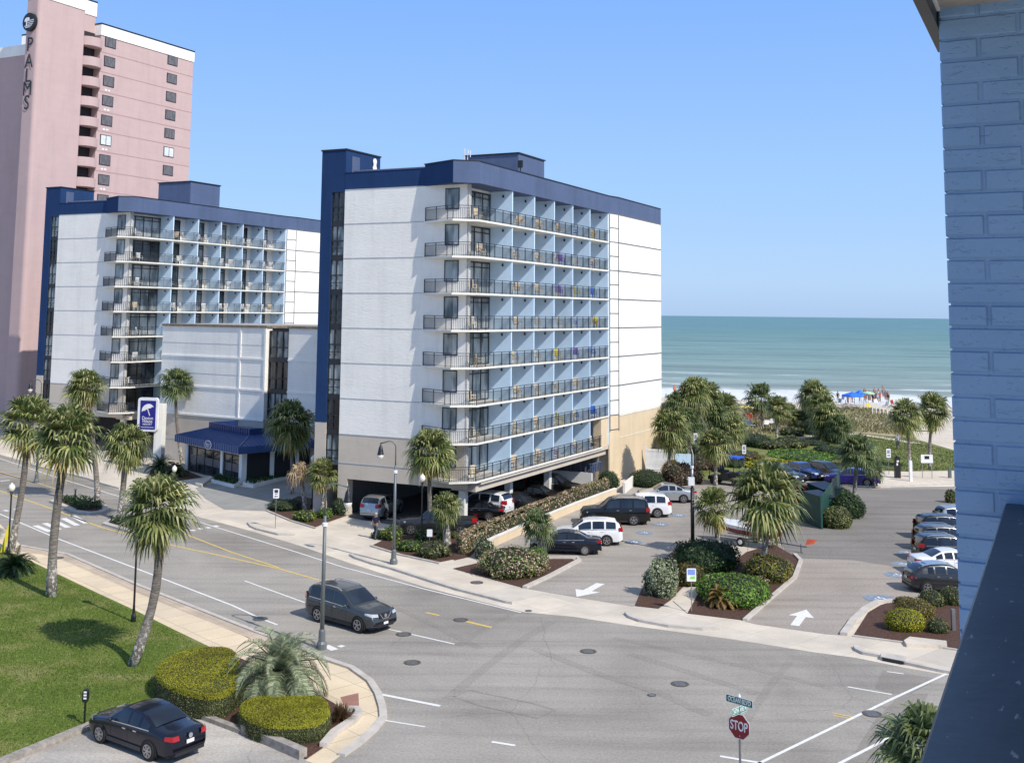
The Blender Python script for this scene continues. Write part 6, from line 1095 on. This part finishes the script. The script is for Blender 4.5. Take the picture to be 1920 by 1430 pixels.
    if badge: mb = MB(); mb.lathe([(.085, 0), (.085, .02)], 16, (0, 0, 0), 'y'); b = mb.build('badge', M['chrome'], gl if badge == 'front' else root); b.rotation_euler = (0, 0, math.pi / 2); b.location = (xg + .045, 0, gz + .03) if badge == 'front' else (-L / 2 - .03, 0, .86)
    for sg in (-1, 1):
        a = [(.90, .86), (.985, .55), (.985, .86), (.90, .96)]
        mb = MB(); z0 = gz + .02; z1 = gz + .15; P1_ = prof(.965); P2_ = prof(.90); P3_ = prof(.99)
        mb.add([(X(.995) + .02, sg * hw * .50, z0), (X(.975) + .02, sg * hw * .86, z0 + .02), (X(.90), sg * (P2_[3][0] + .012), z0 + .09), (X(.90), sg * (P2_[3][0] + .004), z1 + .05), (X(.96) + .02, sg * hw * .80, z1 + .03), (X(.985) + .02, sg * hw * .50, z1)], [(0, 1, 4, 5), (1, 2, 3, 4)]); mb.build('headlight', M['headl'], root)
        zt0 = .80 if kind in ('sedan', 'hatch') else .98; zt1 = zt0 + (.16 if kind in ('sedan', 'hatch') else .30); Pr = prof(.06)
        mb = MB(); mb.add([(-L / 2 - .035, sg * hw * .52, zt0), (-L / 2 - .015, sg * hw * .80, zt0), (X(.06), sg * (Pr[3][0] + .015), zt0 + .02), (X(.06), sg * (Pr[4][0] + .012), zt1), (-L / 2 + .03, sg * hw * .80, zt1), (-L / 2 + .0, sg * hw * .55, zt1)], [(0, 1, 4, 5), (1, 2, 3, 4)]); mb.build('taillight', M['redlight'], root)
        fm = K['ws'][1] - .07; ym, zm = side(fm, .1); mb = MB(); mb.lathe([(.02, -.1), (.09, -.06), (.1, .02), (.07, .08), (.02, .09)], 8, (0, 0, 0), 'y'); mr = mb.build('wing_mirror', PT[col], root, smooth=True); mr.location = (X(fm), sg * (ym + .13), zm + .07); mr.scale = (.8, 1, .75)
        for (a, b) in K['win'][-2:]: mb = MB(); y, z = prof(a + .03)[4]; mb.bar((X(a + .01), sg * (y + .025), z - .05), (X(a + .045), sg * (y + .025), z - .05), .03, .035); mb.build('door_handle', M['chrome'] if col in ('grey', 'black', 'navy', 'dgrey') else PT[col], root)
        mb = MB()
        for (a, b) in K['win'][-2:]:
            P = prof(b + .01); q = [(X(b + .01), sg * (P[k][0] + .003), P[k][1]) for k in (2, 3, 4, 5)]
            for u, v in zip(q, q[1:]): mb.bar(u, v, .008, .006)
        P0 = prof(K['win'][-2][0] - .01); q = [(X(K['win'][-2][0] - .01), sg * (P0[k][0] + .003), P0[k][1]) for k in (3, 4, 5)]
        for u, v in zip(q, q[1:]): mb.bar(u, v, .008, .006)
        mb.build('door_seam', M['trim'], root)
        if rails:
            mb = MB(); pp = []
            for i in range(8): f = .12 + .40 * i / 7; P = prof(f); pp.append((X(f), sg * P[8][0] * .97, ztop(f) + (.05 if 0 < i < 7 else .0)))
            for p, q in zip(pp, pp[1:]): mb.bar(p, q, .035, .03)
            mb.build('roof_rail', M['chrome'], root)
    mb = MB(); mb.box(-L / 2 - .045, -L / 2 - .02, -.16, .16, .62 if kind in ('sedan',) else .72, .74 if kind in ('sedan',) else .84); mb.build('number_plate', M['wmetal'], root); mb = MB(); mb.box(L / 2 + .02, L / 2 + .035, -.15, .15, .42, .53); mb.build('number_plate', M['wmetal'], root)
    mb = MB(); mb.box(-L / 2 - .03, -L / 2 + .1, -hw * .7, hw * .7, .28, .40); mb.build('bumper_trim', M['trim'], root)
    if roofm: mb = MB(); n = 6; [mb.v.extend([(X(.12 + .44 * i / n), y * prof(.12 + .44 * i / n)[8][0], ztop(.12 + .44 * i / n) + .026) for y in (-.92, -.5, 0, .5, .92)]) for i in range(n + 1)]; mb.f += [(i * 5 + k, i * 5 + k + 1, (i + 1) * 5 + k + 1, (i + 1) * 5 + k) for i in range(n) for k in range(4)]; mb.build('roof_panel', roofm, root, smooth=True)
    if kind == 'pickup': mb = MB(); mb.box(X(.03), X(.355), -hw * .80, hw * .80, 1.14, 1.172); mb.build('bed_cover', M['trim'], root)
    return root
def by_wheels(kind, front, rear, near, label, col, sc=None, **k):
    """place a car by the ground contacts of its front and rear wheels on the near side (near=+1: the car's left side)"""
    K = KIND[kind]; f, r = Vector(G(*front)), Vector(G(*rear)); d = (f - r); s = sc or d.length / K['wb']; d.normalize(); n = Vector((-d.y, d.x)); mid_off = (K['L'] / 2 - K['fo'] - K['wb'] / 2) * s; c = (f + r) / 2 - d * mid_off - n * near * (K['W'] / 2 - .1) * s
    return car(kind, math.atan2(d.y, d.x), c, label, col, s, **k)
def by_rear(kind, rear, head, near, label, col, sc=1., **k):
    K = KIND[kind]; r = Vector(G(*rear)); d = Vector((math.cos(head), math.sin(head))); n = Vector((-d.y, d.x)); xr = K['L'] / 2 - K['fo'] - K['wb']; c = r - d * xr * sc - n * near * (K['W'] / 2 - .1) * sc
    return car(kind, head, c, label, col, sc, **k)
by_wheels('suv', (677, 1187), (594, 1164.5), -1, 'grey estate style four wheel drive vehicle driving along the street into the junction', 'grey', name='driving_car', rails=True, badge='front', spokes=5, sc=1.0)
jt = by_wheels('sedan', (188.5, 1391), (283, 1426), 1, 'dark navy sedan parked in the bay beside the lawn and the clipped hedges', 'navy', sc=.99, badge='rear', spokes=7)
G_ = 'vehicles parked along the flowering hedge'; hd = math.radians(178)
by_wheels('sedan', (1019.5, 1039), (1096.4, 1041), 1, 'navy black sedan nearest the road in the hedge row, behind the short palm', 'navy', grp=G_, spokes=9)
by_rear('suv', (1137.3, 1023.5), hd, 1, 'white four wheel drive with black windows between the navy sedan and the big black one', 'white', .95, grp=G_, spokes=5); by_rear('big', (1188, 985), hd, 1, 'large black four wheel drive with silver rails', 'black', .98, grp=G_, rails=True, spokes=5)
by_rear('suv', (1232.5, 970.8), hd, 1, 'white four wheel drive half hidden behind the large black one', 'white', .97, grp=G_, spokes=6); by_rear('sedan', (1281.5, 943), hd, 1, 'silver sedan farthest in the hedge row beside the tall black pole', 'silver', 1.02, grp=G_, spokes=5)
G_ = 'vehicles under the hotel tower'; bh = math.atan2(-B1[1], -B1[0])
by_rear('suv', (921, 969), bh, 1, 'white four wheel drive backed under the hotel beside the flowering hedge', 'white', 1., grp=G_, spokes=5)
# parked inside, noses or tails towards us
def at_px(kind, px, head, label, col, sc=1., **k): return car(kind, head, G(*px), label, col, sc, grp=G_, **k)
at_px('suv', (716, 966), math.atan2(B2[1], B2[0]) + .15, 'silver crossover seen from behind at the left of the open garage', 'silver', .95); at_px('pickup', (822, 1000), math.radians(176), 'dark blue grey pickup truck behind the garage palms', 'dgrey', .97); at_px('sedan', (890, 972), math.radians(170), 'black sedan squeezed between the pickup and the white four wheel drive', 'black', .95)
at_px('sedan', (968, 956), bh + math.pi, 'dark silver sedan facing out of the garage right of the white four wheel drive', 'dgrey', .95); at_px('sedan', (1008, 942), bh + math.pi, 'black sedan facing out of the garage beside the dark silver one', 'black', .95); at_px('suv', (1040, 928), bh + math.pi, 'black four wheel drive with bright headlights deepest in the garage', 'black', 1.)
G_ = 'vehicles parked by the right driveway'; h0 = math.radians(1)
for (px, kind, lab, col, sc, kw) in (((1770, 1106), 'hatch', 'two tone grey hatchback nearest in the right row, behind the clipped balls', 'dgrey', .97, dict(roofm=PT['silver'])), ((1782, 1074), 'sedan', 'white sedan second nearest in the right row', 'white', 1., {}), ((1783, 1050), 'suv', 'black crossover third nearest in the right row', 'black', .92, dict(rails=True)), ((1781, 1030), 'suv', 'dark grey crossover with silver trim, fourth nearest in the right row', 'dgrey', .92, dict(rails=True)), ((1781, 1009), 'suv', 'dark crossover fifth nearest in the right row', 'black', .94, {}), ((1816, 992), 'suv', 'pale silver wagon farthest in the right row', 'silver', .95, {})):
    car(kind, h0, G(*px), lab, col, sc, grp=G_, **kw)
G_ = 'vehicles beyond the bin enclosure'
for (px, kind, lab, col, h_, sc) in (((1598, 908), 'sedan', 'purple car under the leaning dark palm', 'purple', math.radians(160), 1.05), ((1548, 898), 'hatch', 'black car facing out between the blue and the purple cars', 'black', math.radians(-60), 1.05), ((1502, 896), 'sedan', 'blue car partly hidden behind the bin enclosure', 'blue', math.radians(-55), 1.05), ((1462, 905), 'suv', 'dark vehicle behind the crown of the largest parking palm', 'black', math.radians(-50), 1.0)): car(kind, h_, G(*px), lab, col, sc, grp=G_)
# golf cart
X, Y = G(1362, 908); gc = empty('golf_cart', (X, Y, 0), math.radians(-35), 'black golf cart with a bright blue roof beyond the tall black pole', 'golf cart', None, 1.25); mb = MB(); mb.box(-1.2, 1.2, -.6, .6, .35, .6); mb.box(-.2, .4, -.6, .6, .6, .9); mb.box(.8, 1.25, -.55, .55, .6, 1.0); mb.build('body', M['black'], gc)
for x in (-.75, -.2): mb = MB(); mb.box(x - .2, x + .2, -.55, .55, .9, 1.0); mb.box(x - .28, x - .18, -.55, .55, 1.0, 1.4); mb.build('seat', M['trim'], gc)
mb = MB(); [mb.bar((x, y, .5), (x * .9, y, 2.0), .04) for x in (-1.1, .85) for y in (-.55, .55)]; mb.build('roof_frame', M['black'], gc); mb = MB(); mb.box(-1.35, 1.15, -.68, .68, 1.98, 2.08); mb.build('roof', mat('bright_blue_canopy', (.02, .09, .55), .5), gc)
for x in (-.8, .9):
    for y in (-.55, .55): mb = MB(); mb.lathe([(.24, -.09), (.26, -.05), (.26, .05), (.24, .09)], 14, (x, y, .26), 'y'); mb.build('wheel', M['tyre'], gc)
# boat on a trailer
a, b = Vector(G(1352, 1014)), Vector(G(1448, 1030)); d = (b - a).normalized(); cx, cy = (a + b) / 2 + Vector((0, .5)); bt = empty('speed_boat', (cx, cy, 0), math.atan2(-d.y, -d.x), 'white speed boat with a dark red hull band behind the parking palms', 'boat'); L = 4.8
hull, band, deck = MB(), MB(), MB(); st_ = []
for i in range(11):
    t = i / 10; x = -L / 2 + L * t; w_ = .98 * (1 - max(0, (t - .45) / .55) ** 2.2) + .02; zk = .55 + .42 * max(0, (t - .5) / .5) ** 2; zg = 1.22 + .16 * t; st_.append((x, w_, zk, zg))
for j, (x, w_, zk, zg) in enumerate(st_): hull.v += [(x, 0, zk), (x, w_ * .72, zk + (zg - zk) * .28), (x, -w_ * .72, zk + (zg - zk) * .28)]; band.v += [(x, w_ * .72, zk + (zg - zk) * .28), (x, w_ * .97, zk + (zg - zk) * .72), (x, -w_ * .72, zk + (zg - zk) * .28), (x, -w_ * .97, zk + (zg - zk) * .72)]; deck.v += [(x, w_ * .97, zk + (zg - zk) * .72), (x, w_, zg), (x, w_ * .86, zg + .06), (x, 0, zg + .10 + .12 * (1 - abs(2 * (j / 10) - 1.2))), (x, -w_ * .86, zg + .06), (x, -w_, zg), (x, -w_ * .97, zk + (zg - zk) * .72)]
for j in range(10):
    hull.f += [(j * 3, j * 3 + 1, j * 3 + 4, j * 3 + 3), (j * 3, j * 3 + 2, j * 3 + 5, j * 3 + 3)]; band.f += [(j * 4, j * 4 + 1, j * 4 + 5, j * 4 + 4), (j * 4 + 2, j * 4 + 3, j * 4 + 7, j * 4 + 6)]; deck.f += [(j * 7 + k, j * 7 + k + 1, j * 7 + 8 + k, j * 7 + 7 + k) for k in range(6)]
band.f.append((0, 1, 3, 2)); deck.f.append((0, 1, 2, 3, 4, 5, 6)); hull.f.append((0, 1, 2))
hull.build('hull', M['wmetal'], bt); band.build('hull_band', mat('dark_red_gelcoat', (.18, .012, .018), .3, coat=.6), bt); deck.build('deck', PT['white'], bt); mb = MB(); mb.box(-1.9, -.3, -.6, .6, 1.32, 1.46); mb.build('seat', mat('tan_seat', (.38, .2, .12), .7), bt); mb = MB(); mb.add([(.2, -.6, 1.45), (.2, .6, 1.45), (-.15, .5, 1.85), (-.15, -.5, 1.85)], [(0, 1, 2, 3)]); mb.build('windscreen', M['carglass'], bt)
tl = empty('boat_trailer', (cx, cy, 0), math.atan2(-d.y, -d.x), 'galvanised boat trailer with an orange flag under the white speed boat', 'trailer'); mb = MB(); mb.bar((-2.3, .5, .45), (1.6, .5, .45), .07); mb.bar((-2.3, -.5, .45), (1.6, -.5, .45), .07); mb.bar((-2.3, -.9, .4), (-2.3, .9, .4), .07); mb.bar((-.3, -1, .35), (-.3, 1, .35), .08); mb.bar((-2.3, 0, .45), (-4.6, 0, .45), .07); mb.bar((-4.2, 0, 0), (-4.2, 0, .6), .05); mb.build('frame', M['gal'], tl)
for y in (-1.0, 1.0): mb = MB(); mb.lathe([(.14, -.09), (.29, -.09), (.31, -.05), (.31, .05), (.29, .09), (.14, .09)], 18, (-.3, y, .31), 'y'); q = mb.build('wheel', M['tyre'], tl); mb = MB(); mb.lathe([(.16, -.05), (.15, .06)], 12, (-.3, y * 1.06, .31), 'y'); mb.build('rim', M['wmetal'], q)
mb = MB(); mb.add([(-4.5, 0, .55), (-5.2, .15, .75), (-5.3, -.1, 1.0), (-4.6, -.15, .95)], [(0, 1, 2, 3)]); mb.build('warning_flag', M['orange'], tl)
# ================================================================ PEOPLE
def skin_body(name, parent, verts, edges, radii, m, root_i=0, sub=1):
    me = bpy.data.meshes.new(name); me.from_pydata(verts, edges, []); me.update(); o = bpy.data.objects.new(name, me); COL.objects.link(o); o.parent = parent; md = o.modifiers.new('skin', 'SKIN'); 
    for i, r in enumerate(radii): sv = me.skin_vertices[0].data[i]; sv.radius = (r, r) if not isinstance(r, tuple) else r; sv.use_root = (i == root_i)
    if sub: s2 = o.modifiers.new('sub', 'SUBSURF'); s2.levels = sub; s2.render_levels = sub
    me.materials.append(m); return o
M['skin'] = mat('skin', (.30, .18, .13), .6); M['navycloth'] = mat('navy_cloth', (.012, .016, .04), .9); M['greytrouser'] = mat('blue_grey_trousers', (.06, .07, .11), .9); M['hair'] = mat('grey_hair', (.35, .33, .30), .8)
def bake(o):
    dg = bpy.context.evaluated_depsgraph_get(); dg.update(); me = bpy.data.meshes.new_from_object(o.evaluated_get(dg)); o.modifiers.clear(); o.data = me; return o
def person(loc, rz, label, stride=.25, h=1.75, top='navycloth', leg='greytrouser', hair='hair', grp=None, arms=.0):
    k = h / 1.75; root = empty('person', (loc[0], loc[1], .015), rz, label, 'person', grp, k); s = stride
    V = [(0, 0, .95), (0, 0, 1.12), (0.01, 0, 1.32), (0, 0, 1.46), (.01, 0, 1.54), (.02, 0, 1.63), (.02, 0, 1.72),
         (0, .10, .90), (s * .55, .10, .50), (s * .75, .10, .08), (s * .75 + .15, .11, .035), (0, -.10, .90), (-s * .25, -.10, .50), (-s * 1.0, -.10, .10), (-s * 1.0 + .14, -.11, .04),
         (0, .18, 1.41), (-.06 + arms, .23, 1.14), (.06 + arms, .25, .90), (.08 + arms, .25, .80), (0, -.18, 1.41), (.06, -.23, 1.14), (.18, -.24, .92), (.2, -.24, .83)]
    E_ = [(0, 1), (1, 2), (2, 3), (3, 4), (4, 5), (5, 6), (0, 7), (7, 8), (8, 9), (9, 10), (0, 11), (11, 12), (12, 13), (13, 14), (3, 15), (15, 16), (16, 17), (17, 18), (3, 19), (19, 20), (20, 21), (21, 22)]
    Rr = [(.13, .15), (.12, .13), (.12, .16), (.08, .09), .055, .095, .085, .095, .06, .04, .035, .095, .06, .04, .035, .055, .042, .032, .035, .055, .042, .032, .035]
    bake(skin_body('body', root, V, E_, Rr, M['skin']))
    sh = skin_body('shirt', root, [V[0], V[1], V[2], (0, 0, 1.45), V[15], (V[16][0], V[16][1], 1.2), V[19], (V[20][0], V[20][1], 1.2)], [(0, 1), (1, 2), (2, 3), (3, 4), (4, 5), (3, 6), (6, 7)], [(.145, .165), (.135, .15), (.135, .175), (.09, .1), .068, .058, .068, .058], M[top]); bake(sh)
    tr = skin_body('trousers', root, [(0, 0, .98), V[0], V[7], V[8], (V[9][0], V[9][1], .13), V[11], V[12], (V[13][0], V[13][1], .14)], [(0, 1), (1, 2), (2, 3), (3, 4), (1, 5), (5, 6), (6, 7)], [(.14, .155), (.14, .155), .108, .075, .06, .108, .075, .06], M[leg], 1); bake(tr)
    mb = MB(); mb.lathe([(.02, 1.77), (.07, 1.755), (.103, 1.70), (.108, 1.65), (.095, 1.60), (.06, 1.585)], 12, (0.005, 0, 0)); mb.build('hair', M[hair], root, smooth=True)
    f = MB(); f.lathe([(.004, .125), (.016, .11), (.02, .09)], 6, (0, 0, 0)); 
    fm = MB(); fm.box(.105, .125, -.014, .014, 1.60, 1.645); fm.box(.10, .112, -.055, -.02, 1.645, 1.66); fm.box(.10, .112, .02, .055, 1.645, 1.66); fm.build('face', M['skin'], root)
    for y in (.25, -.24):
        hx = (.08 + arms) if y > 0 else .2; hm = MB()
        for i in range(4): hm.bar((hx + .01 + .018 * (i - 1.5), y, .78), (hx + .012 + .018 * (i - 1.5), y * .985, .70 + .008 * abs(i - 1)), .014)
        hm.bar((hx + .03, y, .79), (hx + .06, y * .96, .74), .015); hm.build('hand', M['skin'], root)
    mb = MB(); 
    for sx, sy in ((s * .75 + .06, .105), (-s + .05, -.105)): mb.box(sx - .1, sx + .15, sy - .045, sy + .045, 0, .07)
    mb.build('shoes', M['trim'], root); return root
X, Y = G(704, 1010); person((X, Y), math.radians(70), 'person in dark shirt and blue grey trousers walking towards the silver crossover in the garage', .28)
M['palecloth'] = mat('pale_blue_cloth', (.35, .42, .52), .9); X, Y = G(1684, 842); person((X, Y), math.radians(80), 'person in pale blue clothes walking over the dune lawn', .2, 1.8, 'palecloth', 'greytrouser')
# beach crowd
R = random.Random(77); cl = ['navycloth', 'red', 'palecloth', 'wmetal', 'orange', 'bluep', 'skin']
protos = []
def small_person(m):
    V = [(0, 0, .9), (0, 0, 1.3), (0, 0, 1.45), (0, 0, 1.56), (0, 0, 1.7), (0, .1, .5), (.05, .1, .04), (0, -.1, .5), (-.1, -.1, .04), (0, .25, 1.1), (.05, .27, .8), (0, -.25, 1.1), (.1, -.27, .8)]
    root = empty('person', (0, 0, 0)); b = bake(skin_body('body', root, V, [(0, 1), (1, 2), (2, 3), (3, 4), (0, 5), (5, 6), (0, 7), (7, 8), (2, 9), (9, 10), (2, 11), (11, 12)], [.14, .15, .07, .09, .09, .07, .04, .07, .04, .05, .035, .05, .035], M['skin'], sub=0)); bake(skin_body('swimwear', root, [(0, 0, .8), (0, 0, .95), (0, 0, 1.25)], [(0, 1), (1, 2)], [.16, .15, .16], M[m], 1, sub=0)); return root
protos = [small_person(m) for m in cl]; used = [False] * len(protos)
words_ = {'navycloth': 'navy', 'red': 'red', 'palecloth': 'pale blue', 'wmetal': 'white', 'orange': 'orange', 'bluep': 'blue', 'skin': 'skin toned'}
spots = [(1620 + i * 3.2 + R.uniform(-2, 2), 747 + R.uniform(-5, 9)) for i in range(16)] + [(1655, 740), (1640, 744), (1612, 752), (1598, 755), (1590, 757), (1571, 752)] + [(1378 + i * 6 + R.uniform(-3, 3), 790 + R.uniform(-4, 6)) for i in range(9)] + [(1265, 739), (1300, 742)]
for n_, (x, y) in enumerate(spots):
    i = R.randrange(len(cl)); 
    if used[i]: o = copy_tree(protos[i])
    else: o = protos[i]; used[i] = True
    X, Y = G(x, y, -.05); o.location = (X, Y, -.05); o.rotation_euler = (0, 0, R.uniform(0, 6.28)); o.scale = (1.1,) * 3
    where = 'in the beach crowd right of the blue canopy' if n_ < 17 else 'by the blue beach canopy' if n_ < 22 else 'by the yellow umbrellas' if n_ < 31 else 'at the waterline beside the hotel flank'
    tag(o, f"small distant person in {words_[cl[i]]} swimwear {where}", 'person', f'people in {words_[cl[i]]} {where}')
for i, u in enumerate(used):
    if not u: [bpy.data.objects.remove(c) for c in [q for q in COL.objects if q.parent == protos[i]]]; bpy.data.objects.remove(protos[i])
# canopies and umbrellas
def canopy(px, w_, m, lab, h=1.9):
    X, Y = G(*px, -.05); c = empty('beach_canopy', (X, Y, -.05), .3, lab, 'canopy'); mb = MB(); q = w_ / 2; mb.add([(-q, -q, h), (q, -q, h), (q, q, h), (-q, q, h), (0, 0, h + .6), (-q, -q, h - .3), (q, -q, h - .3), (q, q, h - .3), (-q, q, h - .3)], [(0, 1, 4), (1, 2, 4), (2, 3, 4), (3, 0, 4), (0, 5, 6, 1), (1, 6, 7, 2), (2, 7, 8, 3), (3, 8, 5, 0)]); mb.build('roof', m, c)
    mb = MB(); [mb.bar((x, y, 0), (x, y, h), .05) for x in (-q, q) for y in (-q, q)]; mb.build('frame', M['gal'], c)
def umbrella(px, w_, m, lab, h=2.4):
    X, Y = G(*px, -.05); c = empty('parasol', (X, Y, -.05), 0, lab, 'umbrella'); mb = MB(); mb.lathe([(w_ / 2, h - .35), (w_ / 2 * .7, h - .12), (.05, h + .1)], 10); mb.build('canopy', m, c, smooth=True); mb = MB(); mb.tube([(0, 0, 0), (0, 0, h)], .04, 6); mb.build('pole', M['gal'], c)
BC = mat('blue_canopy_cloth', (.02, .16, .75), .6); canopy((1599, 761), 2.6, BC, 'bright blue canopy on the beach sand'); canopy((1613, 757), 1.5, BC, 'smaller blue canopy just behind the bright blue one'); umbrella((1628, 760), 2.6, mat('green_canopy_cloth', (.35, .65, .45), .6), 'pale green beach umbrella right of the blue canopies')
YC = mat('yellow_canopy_cloth', (.80, .66, .20), .6); umbrella((1418, 800), 3.6, YC, 'wide yellow umbrella behind the palm alone'); umbrella((1396, 790), 3.0, YC, 'yellow umbrella left of the wide one'); umbrella((1455, 790), 2.6, YC, 'yellow umbrella right of the wide one')
for i, (x, y, c) in enumerate(((1572, 757, 'bluep'), (1585, 760, 'red'), (1646, 758, 'wmetal'), (1660, 763, 'bluep'), (1676, 760, 'orange'), (1578, 751, 'palecloth'), (1632, 766, 'yellow'))):
    X, Y = G(x, y, -.05); o = empty('beach_chair', (X, Y, -.05), R.uniform(0, 6), f"tiny {dict(bluep='faded blue', red='red', wmetal='white', orange='orange', palecloth='pale blue', yellow='yellow')[c]} beach chair on the sand, {['first', 'third', 'fifth', 'sixth', 'last', 'second', 'fourth'][i]} from the left", 'beach chair', 'beach chairs near the canopies'); mb = MB(); mb.box(-.3, .3, -.3, .3, .25, .33); mb.bar((0, .28, .3), (0, .5, .95), .6, .05); mb.build('seat', M[c], o)
    mb = MB(); [mb.box(a - .02, a + .02, b - .02, b + .02, 0, .26) for a in (-.27, .27) for b in (-.27, .27)]; mb.build('frame', M['gal'], o)
# beach chairs and low fence on the sand
for i, (x, y) in enumerate([(1372, 795), (1384, 797), (1396, 799), (1408, 801), (1436, 800), (1446, 797)]):
    X, Y = G(x, y); o = empty('sun_lounger', (X, Y, .04), R.uniform(-.5, .5), f"white sun lounger on the pool lawn near the yellow umbrellas, {['first', 'second', 'third', 'fourth', 'fifth', 'sixth'][i]} from the left", 'sun lounger', 'white sun loungers'); mb = MB(); mb.box(-.35, .35, -.9, .5, .3, .38); mb.bar((0, .5, .35), (0, 1.0, .8), .7, .06); mb.build('seat', M['wmetal'], o); mb = MB(); [mb.box(a - .03, a + .03, b - .03, b + .03, 0, .3) for a in (-.3, .3) for b in (-.8, .4)]; mb.build('frame', M['gal'], o)
mb = MB(); pts = [Vector(G(x, 777 + (x - 1640) * .04)) for x in range(1636, 1680, 7)]
for p in pts: mb.box(p.x - .07, p.x + .07, p.y - .07, p.y + .07, -.1, 1.1)
for p, q in zip(pts, pts[1:]): mb.bar((*p, 1.0), (*q, 1.0), .06); mb.bar((*p, .5), (*q, .5), .06)
tag(mb.build('boardwalk_fence', M['slab'], None), 'pale post and rail fence at the top of the beach below the crowd', 'fence')
